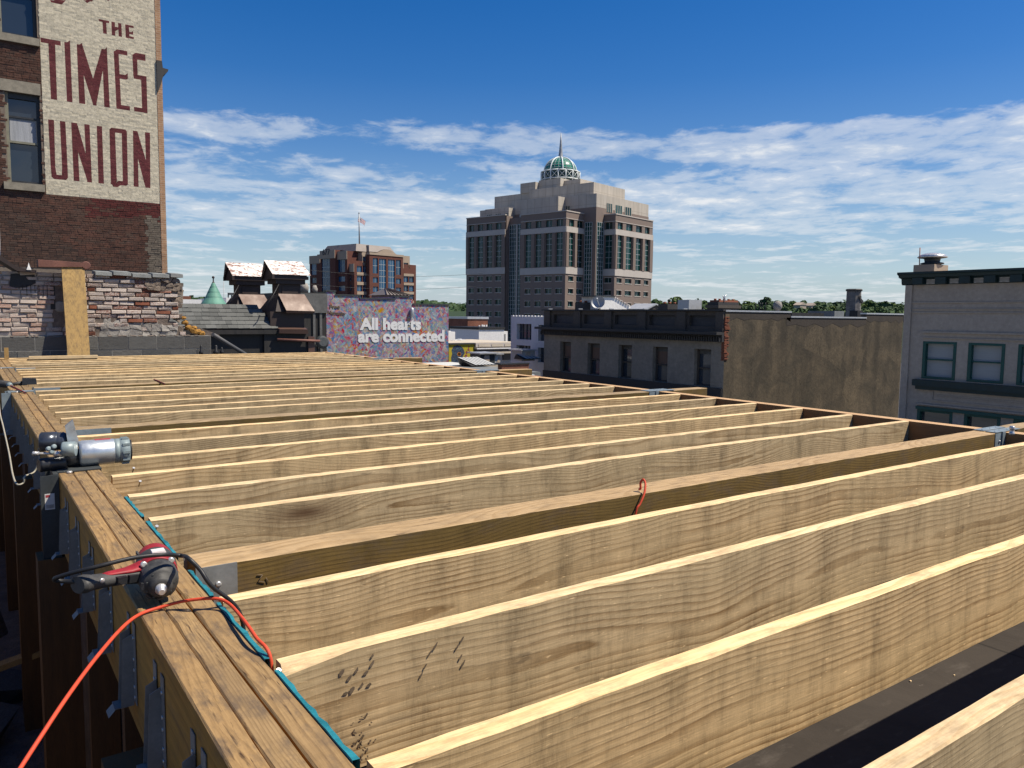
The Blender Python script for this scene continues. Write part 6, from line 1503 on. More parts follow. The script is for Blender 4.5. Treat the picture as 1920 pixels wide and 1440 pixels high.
# dome
dcx = 15.0; base = L2W(dcx, 0); p = onP(fx3(722), 340, base, nL_); dcy = (p - base).dot(TYv); dd = (L2W(dcx, dcy) - CAM).dot(FW)
pxm = dd / FPX; DR = 112 / 3.79 * pxm; zd = lambda Yz: onP(fx3(722), 240 + Yz / 3.79, base, nL_).z
z0, zk, zt = zd(376), zd(318), zd(212)
cD = L2W(dcx, dcy)
m = MB(); n = 10; m.lathe((cD.x, cD.y, zk), ZP, [(DR * math.cos(math.pi / 2 * i / n * .98), (zt - zk) * math.sin(math.pi / 2 * i / n)) for i in range(n + 1)], 32); m.build('dome_glass', 'domegreen', tw)
m = MB()
for k in range(8):
    g = 2 * math.pi * k / 8 + .25; m.tube([(cD.x + math.cos(g) * DR * 1.02 * math.cos(math.pi / 2 * i / 12 * .98), cD.y + math.sin(g) * DR * 1.02 * math.cos(math.pi / 2 * i / 12 * .98), zk + (zt - zk) * 1.02 * math.sin(math.pi / 2 * i / 12)) for i in range(13)], .26, 6)
m.build('dome_ribs', 'whitesteel', tw)
m = MB()
for i in range(1, 8):
    r_ = DR * 1.005 * math.cos(math.pi / 2 * i / 8 * .98); z = zk + (zt - zk) * math.sin(math.pi / 2 * i / 8)
    m.tube([(cD.x + r_ * math.cos(2 * math.pi * j / 32), cD.y + r_ * math.sin(2 * math.pi * j / 32), z) for j in range(33)], .07, 4, cap=False)
for k in range(24):
    g = 2 * math.pi * k / 24 + .25; m.tube([(cD.x + math.cos(g) * DR * 1.005 * math.cos(math.pi / 2 * i / 8 * .98), cD.y + math.sin(g) * DR * 1.005 * math.cos(math.pi / 2 * i / 8 * .98), zk + (zt - zk) * math.sin(math.pi / 2 * i / 8)) for i in range(8)], .06, 4)
m.build('dome_bars', 'mull', tw)
RB = 136 / 3.79 * pxm
m = MB(); m.lathe((cD.x, cD.y, z0 - 1.5), ZP, [(RB * .97, 0), (RB * .97, zk - z0 + 1.4), (DR * .9, zk - z0 + 1.45)], 16); m.sm = [False] * len(m.sm); m.build('drum_glass', 'tealglass', tw)
m = MB()
P8 = [(cD.x + RB * math.cos(2 * math.pi * j / 16), cD.y + RB * math.sin(2 * math.pi * j / 16)) for j in range(17)]
for j in range(16):
    m.tube([(*P8[j], z0 - 1.2), (*P8[j], zk)], .2, 5)
    for z in (z0 + .1, zk): m.tube([(*P8[j], z), (*P8[j + 1], z)], .22, 5)
    m.tube([(*P8[j], z0 + .1), (*P8[j + 1], zk)], .08, 4); m.tube([(*P8[j + 1], z0 + .1), (*P8[j], zk)], .08, 4)
m.build('drum_frame', 'whitesteel', tw)
zs = zd(36)
m = MB(); m.lathe((cD.x, cD.y, zt - .4), ZP, [(1.0, 0), (.78, .8), (.62, 2.2), (.42, 4.5), (.3, (zs - zt) * .72), (.08, zs - zt + .4)], 10); m.build('spire', 'spire', tw)
m = MB(); tbox(m, -3.2, -2.6, 27.0, 27.9, 32.6, 33.5); m.build('rooftop_unit', 'whitesteel', tw)

# ------------------------------------------------------------------ dark cornice building with the tan party wall
cb = thing('cornice_building', 'low dark brick building with panelled parapet and blank tan stucco side wall', 'building', (45, 38, -16))
SX = 36.0
CY0, CY1 = 46.95, 29.80
uC = NY; O = Vector((SX, CY0, 0)); Lc = CY0 - CY1
uz = lambda px, py: (CY0 - onX(px, py, SX).y, onX(px, py, SX).z)
zc = lambda px, py: onX(px, py, SX).z
fx4 = lambda X: 1000 + X / 4.8; fy4 = lambda Y: 530 + Y / 4.8
wins_ = []
for (a, b_, t_, bt) in ((243, 340, 531, 795), (490, 600, 547, 830), (768, 888, 560, 862), (1077, 1212, 572, 888), (1450, 1602, 588, 945)):
    u0, z1 = uz(fx4(a), fy4(t_)); u1, _ = uz(fx4(b_), fy4(t_)); z0 = zc(fx4((a + b_) / 2), fy4(bt)); wins_.append((u0, u1, z0, z1))
zwt = sum(w[3] for w in wins_) / 5; zwb = sum(w[2] for w in wins_) / 5
wins_ = [(w[0], w[1], zwb, zwt) for w in wins_]
ztop = 1.05; zcor = zc(fx4(900), fy4(420)); zden = zc(fx4(900), fy4(500))
m = MB(); facade(m, O, uC, NX, Lc, -16, zden, wins_, .45, 0); m.build('wall', 'cornicewall', cb)
m = MB(); m.obox(O, uC, NX, 0, Lc - .05, zwb - 1.0, zwb - .02, .004, .10); 
m.build('sill_course', 'corniceband', cb)
m = MB(); m.obox(O, uC, NX, -.3, Lc + .05, zwb - 2.2, zwb - 1.02, .004, .9); m.obox(O, uC, NX, -.2, Lc, zwb - 3.2, zwb - 2.21, .004, .5); m.build('shop_cornice', 'corniceband', cb)
for i, w in enumerate(wins_):
    wd = link('window', None, (SX + .3, CY0 - (w[0] + w[1]) / 2, (w[2] + w[3]) / 2), cb); mid = (w[2] + w[3]) / 2 - .05
    m = MB(); t = .08
    m.obox(O, uC, NX, w[0], w[0] + t, w[2], w[3], -.40, -.28); m.obox(O, uC, NX, w[1] - t, w[1], w[2], w[3], -.40, -.28); m.obox(O, uC, NX, w[0] + t, w[1] - t, w[3] - t, w[3], -.40, -.28); m.obox(O, uC, NX, w[0] + t, w[1] - t, w[2], w[2] + t, -.40, -.28); m.obox(O, uC, NX, w[0] + t, w[1] - t, mid - .04, mid + .04, -.38, -.30)
    m.build('frame', 'parapet', wd)
    m = MB(); m.obox(O, uC, NX, w[0], w[1], w[2], w[3], -.44, -.415); m.build('pane', 'pane', wd)
    if i in (0, 1, 3):
        m = MB(); m.obox(O, uC, NX, w[0] + t, w[1] - t, mid + .05, w[3] - .25, -.412, -.404); m.build('blind', 'blind', wd)
    m = MB(); m.obox(O, uC, NX, w[0] + t, w[1] - t, w[3] - .3, w[3] - t, -.412, -.40); m.build('shade', 'greywood', wd)
m = MB(); m.obox(O, uC, NX, -.05, Lc, zden, zcor - .02, .004, .25); m.obox(O, uC, NX, -.25, Lc + .02, zden + .42, zcor, .25, .75); m.build('cornice', 'corniceband', cb)
m = MB(); nd = 92
for i in range(nd):
    u = (i + .2) * Lc / nd; m.obox(O, uC, NX, u, u + Lc / nd * .5, zden + .02, zden + .28, .251, .40)
stuff(m.build('dentils', 'corniceband', cb))
# parapet storey with sunk panels and pilasters
pans = []
for (a, b_) in ((183, 360), (456, 633), (734, 928), (1044, 1272), (1403, 1650)):
    pans.append((uz(fx4(a), fy4(320))[0], uz(fx4(b_), fy4(340))[0], zc(fx4(850), fy4(375)), zc(fx4(850), fy4(290))))
pz0 = sum(p[2] for p in pans) / 5 - .02; pz1 = sum(p[3] for p in pans) / 5; pans = [(p[0], p[1], pz0, pz1) for p in pans]
m = MB(); facade(m, O, uC, NX, Lc, zcor, ztop, pans, .22, 0)
m.build('parapet', 'parapet', cb)
for p in pans: m = MB(); m.obox(O, uC, NX, p[0], p[1], p[2], p[3], -.24, -.215); m.build('sunk_panel', 'panel', cb)
for X in (108, 378, 655, 960, 1315, 1672):
    u = uz(fx4(X + 26), fy4(330))[0]; m = MB(); m.obox(O, uC, NX, max(0, u - .36), min(Lc - .05, u + .36), zcor, ztop - .03, .004, .14); m.build('pilaster', 'parapet', cb)
m = MB(); m.obox(O, uC, NX, -.1, Lc + .02, ztop, ztop + .10, -.4, .22); m.build('parapet_coping', 'corniceband', cb)
for X in (160, 430, 710, 1015, 1372):
    u = uz(fx4(X), fy4(260))[0]; m = MB(); m.obox(O, uC, NX, u - .05, u + .05, ztop + .102, ztop + .16, -.1, .24); m.build('flashing_clip', 'coping', cb)
# tan side wall with stepped top and tar flashing
TYW2 = CY1; ex_ = 55.4
top_ = lambda px: onY(px, 587, TYW2).x
xs1, xs2 = onY(1483, 590, TYW2).x, onY(1625, 590, TYW2).x
zt1, zt2, zt3 = onY(1420, 585.5, TYW2).z, onY(1560, 596.5, TYW2).z, onY(1660, 590, TYW2).z
m = MB(); m.prism([(SX + .02, -16), (ex_, -16), (ex_, zt3), (xs2, zt3), (xs2, zt2), (xs1, zt2), (xs1, zt1), (SX + .02, zt1)], 'y', TYW2 + .02, TYW2 + .4); m.build('tan_wall', 'stucco', cb)
m = MB(); r2 = random.Random(2); pts = []
def drip(xa, xb, zt_, base):
    n = 9; lo = [(xa + (xb - xa) * i / n, zt_ - base * (.55 + .45 * math.sin(i * 1.7 + xa) ** 2)) for i in range(n + 1)]
    for i in range(n): m.quad((lo[i][0], TYW2 + .012, lo[i][1]), (lo[i + 1][0], TYW2 + .012, lo[i + 1][1]), (lo[i + 1][0], TYW2 + .012, zt_), (lo[i][0], TYW2 + .012, zt_))
drip(SX + .4, xs1, zt1, .55); drip(xs1 - .4, xs2, zt2, .62); drip(xs2, ex_, zt3, .62)
m.build('tar_band', 'tarstain', cb)
for (xa, xb, z) in ((SX, xs1 + .05, zt1), (xs1, xs2, zt2), (xs2 - .05, ex_, zt3)): boxpart('coping', 'coping', cb, xa, xb, TYW2 - .03, TYW2 + .45, z + .003, z + .10)
boxpart('roof_deck', 'roofgrey', cb, SX + .3, ex_, TYW2 + .41, CY0, -1, zt2 - .45)
boxpart('back_wall', 'cornicewall', cb, SX + .4, ex_, CY0, CY0 + .3, -16, .6)
# ragged brick quoin where the two meet
m = MB(); r2 = random.Random(12)
for i in range(34):
    z = zt1 - .35 - i * .075; m.box(SX - .02 - r2.uniform(0, .06), SX + r2.uniform(.10, .42), TYW2 - r2.uniform(0, .05), TYW2 + .2, z, z + .06)
stuff(m.build('broken_quoin', 'oldbrick_red', cb))
# things on that roof
RZ = zt2 - .44
def roofbox(name, label, cat, px0, px1, pyt, Y, mat, dep, extra=None):
    a, b_ = onY(px0, pyt, Y), onY(px1, pyt, Y); t = thing(name, label, cat, ((a.x + b_.x) / 2, Y + dep / 2, RZ))
    boxpart('body', mat, t, a.x, b_.x, Y, Y + dep, RZ, a.z); return t, a, b_
t, a, b_ = roofbox('brick_chimney', 'wide dark chimney with red clay cap and wire bird on the cornice building roof', 'chimney', 1347, 1386, 566, 34, 'corniceband', .9)
boxpart('cap', 'redcap', t, a.x + .1, b_.x - .1, 34.0, 34.8, a.z + .003, a.z + .12)
for i in range(5): x = a.x + .15 + (b_.x - a.x - .3) * i / 4; m = MB(); m.lathe((x, 34.4, a.z + .12), ZP, [(.08, 0), (.09, .1)], 8); m.build('clay_pot', 'redcap', t)
boxpart('brick_band', 'parapet', t, a.x - .1, b_.x + .1, 33.9, 35.0, a.z - .4, a.z - .2)
m = MB(); p = onY(1358, 562, 34); m.tube([p + Vector((0, 0, -.1)), p + Vector((0, 0, .15)), onY(1360, 555, 34), onY(1362, 552, 34)], [.06, .07, .05, .03], 6); m.tube([p + Vector((0, 0, .1)), onY(1355, 554, 34)], [.05, .02], 5); m.build('bird_cowl', 'coping', t)
t, a, b_ = roofbox('metal_vent_box', 'pale square metal vent box left of the red capped chimney', 'vent', 1292, 1316, 562, 36, 'dish', 1.0)
m = MB(); m.tube([(b_.x + .2, 36, RZ), (b_.x + .2, 36, a.z - .6), (b_.x + .8, 36, a.z - .7), (b_.x + .8, 36, RZ)], .05, 6); m.build('vent_pipe', 'coping', t)
for (px0, px1, py, Y, lab) in ((1093, 1126, 567, 44, 'low red capped chimney left of the satellite dish'), (1252, 1284, 570, 38, 'low red capped chimney right of the small gabled roof')):
    t, a, b_ = roofbox('low_chimney', lab, 'chimney', px0, px1, py, Y, 'corniceband', .9)
    for i in range(4): x = a.x + .12 + (b_.x - a.x - .24) * i / 3; m = MB(); m.lathe((x, Y + .4, a.z), ZP, [(.10, 0), (.11, .14)], 8); m.build('clay_pot', 'redcap', t)
# gabled hatch
g0, g1, gp = onY(1212, 579, 41), onY(1253, 579, 41), onY(1231, 569, 41)
t = thing('gabled_roof_hatch', 'small grey gabled roof between the white shed and the low chimney', 'roof', (gp.x, 42, RZ))
m = MB(); m.prism([(g0.x + .1, RZ), (g1.x - .1, RZ), (g1.x - .1, g1.z - .05), (gp.x, gp.z - .12), (g0.x + .1, g0.z - .05)], 'y', 41.1, 43); m.build('body', 'parapet', t)
m = MB()
for (p, q_) in ((g0, gp), (gp, g1)): m.hexa([(p.x, 41, p.z - .1), (q_.x, 41, q_.z - .1), (q_.x, 43.2, q_.z - .1), (p.x, 43.2, p.z - .1), (p.x, 41, p.z), (q_.x, 41, q_.z), (q_.x, 43.2, q_.z), (p.x, 43.2, p.z)])
m.build('roof_slopes', 'dish', t)
# white shed with sloped glazing, satellite dish
t = thing('white_stair_shed', 'white rooftop shed with a sloped slatted skylight beside the dish', 'shed', (34, 46, RZ))
s0, s1, s2_ = onY(1124, 557, 43), onY(1150, 557, 43), onY(1181, 575, 43)
m = MB(); m.prism([(s0.x, RZ), (s2_.x + .05, RZ), (s2_.x + .05, s2_.z), (s1.x, s1.z), (s0.x, s1.z)], 'y', 43, 45); m.build('wall', 'brightwall', t)
m = MB(); d_ = (s2_ - s1)
for i in range(7):
    k0, k1 = i / 7 + .01, (i + 1) / 7 - .03; p, q_ = s1 + d_ * k0, s1 + d_ * k1; m.hexa([(p.x, 42.9, p.z + .01), (q_.x, 42.9, q_.z + .01), (q_.x, 45.1, q_.z + .01), (p.x, 45.1, p.z + .01), (p.x, 42.9, p.z + .09), (q_.x, 42.9, q_.z + .06), (q_.x, 45.1, q_.z + .06), (p.x, 45.1, p.z + .09)])
m.build('roof_slats', 'peel', t)
boxpart('roof_top', 'darksteel', t, s0.x - .4, s1.x + .1, 42.9, 45.1, s1.z + .003, s1.z + .08)
boxpart('louvre', 'greywood', t, onY(1167, 575, 43).x, s2_.x - .1, 42.95, 43, RZ, s2_.z - .2)
dsh = thing('satellite_dish', 'round grey satellite dish on the roof in front of the white shed', 'satellite dish', (32, 44, RZ))
p = onY(1122, 568, 42); nrm = Vector((-.75, -.62, .35)).normalized(); rd = 0.85 * (onY(1131, 568, 42) - onY(1113, 568, 42)).length / 2 * 1.25
m = MB(); m.lathe(p, -nrm, [(rd, -.16), (rd * .97, -.12), (rd * .7, .0), (rd * .35, .08), (.02, .1)], 24, cap=False); m.build('reflector', 'dish', dsh)
m = MB(); m.tube([p - nrm * .1, p - nrm * .35, Vector((p.x + .3, p.y + .3, RZ))], .06, 8); m.build('mast', 'darksteel', dsh)
m = MB(); m.tube([p + Vector((.2, 0, -rd * .9)), p + nrm * .75], .03, 6); m.lathe(p + nrm * .7, nrm, [(.07, 0), (.09, .1), (.05, .14)], 8); m.build('feed_arm', 'dish', dsh)
# far chimney, ball vent, rail, camera on the tan part
t = thing('tall_grey_chimney', 'tall weathered grey brick chimney with flat cap behind the tan wall', 'chimney', (50.5, 31, RZ))
a, b_ = onY(1611, 545, 31), onY(1636, 545, 31); ym = 31
m = MB(); m.lathe(((a.x + b_.x) / 2, 31.9, RZ), ZP, [((b_.x - a.x) * .31, 0), ((b_.x - a.x) * .295, a.z - RZ)], 8); m.sm = [False] * len(m.sm); m.build('stack', 'chimney', t)
m = MB(); m.lathe(((a.x + b_.x) / 2, 31.9, a.z + .003), ZP, [((b_.x - a.x) * .33, 0), ((b_.x - a.x) * .345, .10), ((b_.x - a.x) * .30, .16)], 8); m.sm = [False] * len(m.sm); m.build('cap', 'corniceband', t)
boxpart('flashing', 'tar', t, (a.x + b_.x) / 2 - .75, (a.x + b_.x) / 2 - .1, 31.1, 31.7, RZ, RZ + 1.0)
m = MB(); p = onY(1630, 563, 30.85); 
for (dx, dz_) in ((0, 0), (.15, -.1), (-.12, .22)): m.lathe(((a.x + b_.x) / 2 + .1 + dx, 31.9 - (b_.x - a.x) * .29, p.z + dz_), (0, -1, 0), [(.17, 0), (.12, .05)], 7)
m.build('missing_bricks', 'corniceband', t)
t = thing('ball_vent', 'small pale ball shaped turbine vent on the roof behind the tan wall', 'vent', (41, 32, RZ))
p = onY(1458, 573, 32); m = MB(); m.lathe((p.x, 32, RZ), ZP, [(.12, 0), (.12, p.z - RZ - .3)], 10); m.build('stem', 'coping', t)
m = MB(); m.lathe((p.x, 32, p.z - .32), ZP, [(.14, 0), (.26, .14), (.30, .32), (.24, .52), (.08, .62)], 14); m.build('ball', 'stone', t)
boxpart('curb', 'coping', t, p.x - .45, p.x + .35, 31.7, 32.3, RZ, p.z - .52)
m = MB()
for px in (1417, 1425, 1429, 1435): q_ = onY(px, 568, 33); m.tube([(q_.x, 33, RZ), (q_.x, 33, q_.z - .05), (q_.x + .08, 33, q_.z)], .03, 5)
tag(m.build('roof_rail', 'black'), 'thin black ladder rails rising above the roof left of the ball vent', 'rail')
boxpart_ = MB(); p, q_ = onY(1485, 586, 33), onY(1545, 586, 33); boxpart_.box(p.x, q_.x, 33, 36, RZ, p.z); tag(boxpart_.build('roof_monitor', 'tar'), 'low black flat box on the roof behind the dip in the tan wall', 'roof box')
p, q_ = onY(1356, 577, 33), onY(1375, 577, 33); m = MB(); m.lathe(((p.x + q_.x) / 2, 33.2, RZ), ZP, [(.4, 0), (.4, .7), (.55, .72), (.3, .9)], 12); tag(m.build('mushroom_vent', 'coping'), 'shiny mushroom vent by the corner of the dark cornice building', 'vent')

# ------------------------------------------------------------------ grey building with green windows at the right
rb = thing('grey_green_building', 'grey stone building with dark green bracketed cornice and green framed windows', 'building', (44, 12, -16))
RY0 = 19.30; O = Vector((SX, RY0, 0)); RL = 17.0
zr_ = lambda px, py: onX(px, py, SX).z
ur = lambda px, py=680: RY0 - onX(px, py, SX).y
fx5 = lambda X: 1340 + X / 3.31; fy5 = lambda Y: 460 + Y / 3.31
zA, zB = zr_(fx5(1390), fy5(598)), zr_(fx5(1390), fy5(832))
zA2 = zr_(fx5(1400), fy5(1028))
rw = []
pw = ur(fx5(1572)) - ur(fx5(1290)); w0 = ur(fx5(1288)); ww = ur(fx5(1496)) - w0
for i in range(4): rw.append((w0 + pw * i, w0 + pw * i + ww, zB, zA))
rw2 = [(w[0] - (.1 if i == 0 else 0), w[1], zA2 - (zA - zB), zA2) for i, w in enumerate(rw)]
zTop = zr_(fx5(1400), fy5(243)); zCap = zr_(fx5(1400), fy5(175))
m = MB(); facade(m, O, NY, NX, RL, -16, zTop, rw + rw2, .22, 0)
m.quad((SX, RY0, -16), (SX + 19, RY0, -16), (SX + 19, RY0, zTop), (SX, RY0, zTop)); m.quad((SX, RY0 - RL, zTop), (SX + 19, RY0 - RL, zTop), (SX + 19, RY0, zTop), (SX, RY0, zTop))
m.build('wall', 'greywall', rb)
H = lambda y: zr_(fx5(1400), fy5(y))
m = MB()
for (za, zb, d) in ((H(358), H(352), .05), (H(398), H(392), .05), (H(420), H(414), .05)): m.obox(O, NY, NX, .25, RL, za, zb, .003, d)
u1_ = ur(fx5(1285)); m.obox(O, NY, NX, u1_, RL, H(545), H(535), .004, .10); m.obox(O, NY, NX, u1_ - .02, RL, H(578), H(572), .004, .06)
m.obox(O, NY, NX, u1_ - .05, RL, H(1000), H(990), .004, .12)
za, zb = H(965), H(903); ua, ub = u1_ + .55, RL
m.obox(O, NY, NX, ua, ub, zb - .03, zb + .03, .004, .05); m.obox(O, NY, NX, ua, ub, za - .03, za + .03, .004, .05); m.obox(O, NY, NX, ua, ua + .06, za + .03, zb - .03, .004, .05)
m.obox(O, NY, NX, ua + .2, ub, zb - .21, zb - .17, .004, .03); m.obox(O, NY, NX, ua + .2, ub, za + .17, za + .21, .004, .03); m.obox(O, NY, NX, ua + .2, ua + .24, za + .21, zb - .21, .004, .03)
m.build('mouldings', 'greywall', rb)
m = MB(); m.obox(O, NY, NX, -.02, .30, -16, zTop, .005, .08); m.build('corner_strip', 'greywall', rb)
m = MB(); m.obox(O, NY, NX, u1_ - .25, RL, zB - .34, zB - .05, .004, .30); m.obox(O, NY, NX, u1_ - .15, RL, zB - .5, zB - .345, .004, .18); m.build('sill_band', 'greencorn', rb)
m = MB(); m.obox(O, NY, NX, u1_ - .1, RL, zA2 + .005, zA2 + .14, .004, .14); m.build('head_band', 'greenframe', rb)
for w in rw + rw2:
    wd = link('window', None, (SX + .15, RY0 - (w[0] + w[1]) / 2, w[2]), rb); t = .13; mid = (w[2] + w[3]) / 2 + .03
    m = MB(); m.obox(O, NY, NX, w[0], w[0] + t, w[2], w[3], -.20, .02); m.obox(O, NY, NX, w[1] - t, w[1], w[2], w[3], -.20, .02); m.obox(O, NY, NX, w[0] + t, w[1] - t, w[3] - .10, w[3], -.20, .02); m.obox(O, NY, NX, w[0] + t, w[1] - t, w[2], w[2] + .10, -.2, .02); m.obox(O, NY, NX, w[0] + t, w[1] - t, mid - .03, mid + .03, -.16, -.07)
    m.build('frame', 'greenframe', wd)
    m = MB(); m.obox(O, NY, NX, w[0] + .05, w[1] - .05, w[2] + .05, w[3] - .05, -.215, -.205); m.build('pane', 'shade' if w[3] == zA else 'rpane', wd)
    m = MB(); m.obox(O, NY, NX, w[0] + t, w[1] - t, w[2] + .10, w[3] - .10, -.175, -.17)
# green cornice: moulded top and brackets
pr = [(0.0, zTop + .004), (-.06, zTop + .05), (-.10, zTop + .28), (-.34, zTop + .34), (-.38, zTop + .45), (-.50, zTop + .58), (-.50, zCap), (.3, zCap + .02), (.3, zTop + .004)]
m = MB(); m.prism([(SX + a, z) for a, z in pr], 'y', RY0 - RL, RY0 + .22); m.build('cornice', 'greencorn', rb)
nbk = 15
for i in range(nbk):
    u = .42 + i * 1.02; m = MB()
    m.obox(O, NY, NX, u, u + .46, zTop + .02, zTop + .32, .06, .34); m.build('bracket', 'greencorn', rb)
    m = MB(); m.obox(O, NY, NX, u + .54, u + .92, zTop + .03, zTop + .24, .072, .12); m.build('cornice_panel', 'ttop', rb)
ch = thing('capped_chimney', 'square brown chimney with a shiny round metal cowl above the green cornice', 'chimney', (38, 19, zCap))
zc0 = zCap - .05; a, b_ = onX(1713, 497, SX + 1.2), onX(1752, 497, SX + 1.2)
m = MB(); m.box(SX + 1.2, SX + 2.5, b_.y, a.y, zc0, a.z); m.build('stack', 'mstone', ch)
cx_, cy_ = SX + 1.85, onX(1748, 490, SX + 1.85).y; zt_ = a.z
m = MB(); m.lathe((cx_, cy_, zt_), ZP, [(.30, 0), (.52, .05), (.50, .1), (.33, .14), (.36, .3), (.62, .34)], 20); m.build('cowl_base', 'darksteel', ch)
m = MB(); m.lathe((cx_, cy_, zt_ + .34), ZP, [(.62, 0), (.66, .03), (.55, .14), (.3, .22), (.02, .25)], 24); m.build('cowl_cap', 'chrome', ch)
m = MB(); p = onX(1722, 497, SX + 1.2); q_ = onX(1723, 464, SX + 1.2); m.tube([(p.x + .1, p.y, zt_ - .3), (p.x + .1, q_.y, q_.z)], .022, 6); tag(m.build('antenna_rod', 'redcap'), 'thin rod antenna standing left of the metal cowl on the chimney', 'antenna')

# ------------------------------------------------------------------ roofs and buildings in the middle distance
wb_ = thing('white_wall_building', 'white walled building with dark windows left of the dark cornice building', 'building', (42, 52, -16))
WX = 36.3; wy0 = onX(958, 630, WX).y; O = Vector((WX, wy0, 0)); fx7 = lambda X: 820 + X / 7.385; fy7 = lambda Y: 540 + Y / 7.385
uw = lambda X: wy0 - onX(fx7(X), 640, WX).y; zw = lambda Y: onX(985, fy7(Y), WX).z
ww_ = [(uw(1098), uw(1300), zw(715), zw(497)), (uw(1395), uw(1500) + 1, zw(722), zw(505)), (uw(1095), uw(1290), zw(1000), zw(797)), (uw(1395), uw(1500) + 1, zw(1010), zw(812))]
m = MB(); facade(m, O, NY, NX, wy0 - 47.1, -16, zw(395), ww_, .3); m.quad((WX, wy0, -16), (WX, wy0, zw(395)), (WX + 12, wy0, zw(395)), (WX + 12, wy0, -16)); m.quad((WX, 47.1, zw(395)), (WX + 12, 47.1, zw(395)), (WX + 12, wy0, zw(395)), (WX, wy0, zw(395))); m.build('wall', 'whitewall', wb_)
for w in ww_: simplewin(wb_, O, NY, NX, w, 'pane', 'greywood', 4 if w[1] - w[0] > 1.2 else 2, 2, .05, .3)
m = MB(); 
for i in range(11): u = .05 + i * (wy0 - 47.2) / 11; m.obox(O, NY, NX, u, u + .26, zw(393), zw(378), -.3, .03)
m.build('coping_tiles', 'brightwall', wb_)
def yface(name, label, px0, px1, pyt, Y, mat, dep=10, cop=None):
    a, b_ = onY(px0, pyt, Y), onY(px1, pyt, Y); t = thing(name, label, 'building', ((a.x + b_.x) / 2, Y + dep / 2, -16))
    boxpart('wall', mat, t, a.x, b_.x, Y, Y + dep, -16, a.z)
    if cop: boxpart('coping', cop, t, a.x - .1, b_.x + .1, Y - .1, Y + dep, a.z + .003, a.z + .3)
    return t, a, b_
t, a, b_ = yface('long_dark_building', 'long low dark building with white roof edge in front of the far hill', 838, 900, 604.5, 150, 'corniceband', 30, 'brightwall')
for i in range(3): p = onY(858 + i * 8, 617, 149.9); boxpart('window', 'panel', t, p.x, p.x + .6, 149.88, 149.95, p.z - 1, p.z + .3)
t, a, b_ = yface('pale_low_building', 'pale low building between the mural and the brick bulkhead', 838, 873, 626, 95, 'paleroof', 12)
t, a, b_ = yface('brick_bulkhead', 'small red brown brick rooftop block in front of the tower foot', 877, 914.5, 598, 88, 'bulkbrick', 6, 'coping')
p = onY(900, 610, 88); m = MB()
for (x0, z0, w, hh) in ((897.5, 616, 3, 7), (903, 613, 3, 5), (906, 616, 4, 8), (911, 614, 3, 6)):
    q_ = onY(x0, z0, 87.9); m.box(q_.x, q_.x + w * .065, 87.85, 87.98, q_.z, q_.z + hh * .062)
m.build('paint_patches', 'brightwall', t)
m = MB(); p = onY(896, 597, 89)
for i in range(5): m.tube([(p.x + i * .25, 89, p.z - .1), (p.x + i * .25 + .3, 89.5, p.z + .45)], .04, 5)
m.build('roof_rack', 'bluegrey', t)
t, a, b_ = yface('white_rooftop_block', 'bright white stucco rooftop block right of the brick bulkhead', 898, 945, 618, 80, 'brightwall', 7, 'tar')
p, q_ = onY(945, 619, 80), onY(957, 622, 80); boxpart('side_lean_to', 'brightwall', t, p.x + .01, q_.x, 80.6, 86, -16, q_.z + .05)
for i in range(3): boxpart('vent_slot', 'greywood', t, p.x + .12 + i * .2, p.x + .24 + i * .2, 80.57, 80.62, q_.z - 1.2, q_.z - .3)
cf = thing('cream_cornice_building', 'low building with cream moulded cornice and a yellow painted mural panel', 'building', (35, 72, -16))
CYF = 64.0; a, b_ = onY(841, 643, CYF), onY(958.5, 641, CYF); zt_ = a.z; xm = onY(889.5, 650, CYF).x
boxpart('wall', 'creamwall', cf, a.x, b_.x + 1, CYF, CYF + 9, -16, zt_)
Z7 = lambda Y: onY(920, fy7(Y), CYF).z
for (y0, y1, d, mt) in ((812, 760, .25, 'tband'), (842, 828, .5, 'brightwall'), (875, 846, .2, 'greywood'), (905, 880, .45, 'creamwall')): boxpart('cornice_band', mt, cf, xm, b_.x + 1, CYF - d, CYF - .003, Z7(y0), Z7(y1))
for i in range(3): x = xm + .3 + i * 1.55; boxpart('sunk_panel', 'creamwall', cf, x, x + 1.3, CYF - .30, CYF - .252, Z7(808), Z7(775))
for (X0, X1) in ((540, 605), (900, 1020)): p, q_ = onY(fx7(X0), 660, CYF), onY(fx7(X1), 660, CYF); m = MB(); m.box(p.x, q_.x, CYF - .05, CYF - .004, Z7(1000), Z7(915)); m.build('window', 'pane', cf)
# yellow panel with a figure of dark curls and an orange flower
m = MB(); m.box(a.x, xm - .05, CYF - .08, CYF - .004, -8, zt_ - .15); m.build('mural_panel', 'yellow', cf)
boxpart('panel_coping', 'darksteel', cf, a.x, xm, CYF - .2, CYF, zt_ - .145, zt_ - .02)
W7 = lambda X, Y, o=.085: (onY(fx7(X), fy7(Y), CYF).x, CYF - o, onY(fx7(X), fy7(Y), CYF).z)
m = MB(); pts = [(190, 1040), (185, 960), (200, 910), (190, 860), (215, 815), (265, 790), (315, 800), (355, 840), (375, 900), (350, 940), (340, 1040)]
m.add([W7(*p) for p in pts], [tuple(range(len(pts)))[::-1]]); r2 = random.Random(6)
for i in range(60):
    x, y, s_ = r2.uniform(205, 350), r2.uniform(815, 1020), r2.uniform(4, 9); m.add([W7(x + s_ * math.cos(k * 1.05), y + s_ * math.sin(k * 1.05), .09) for k in range(6)], [tuple(range(6))], 1)
m.build('painted_figure', ['hair', 'leafpaint'], cf)
m = MB()
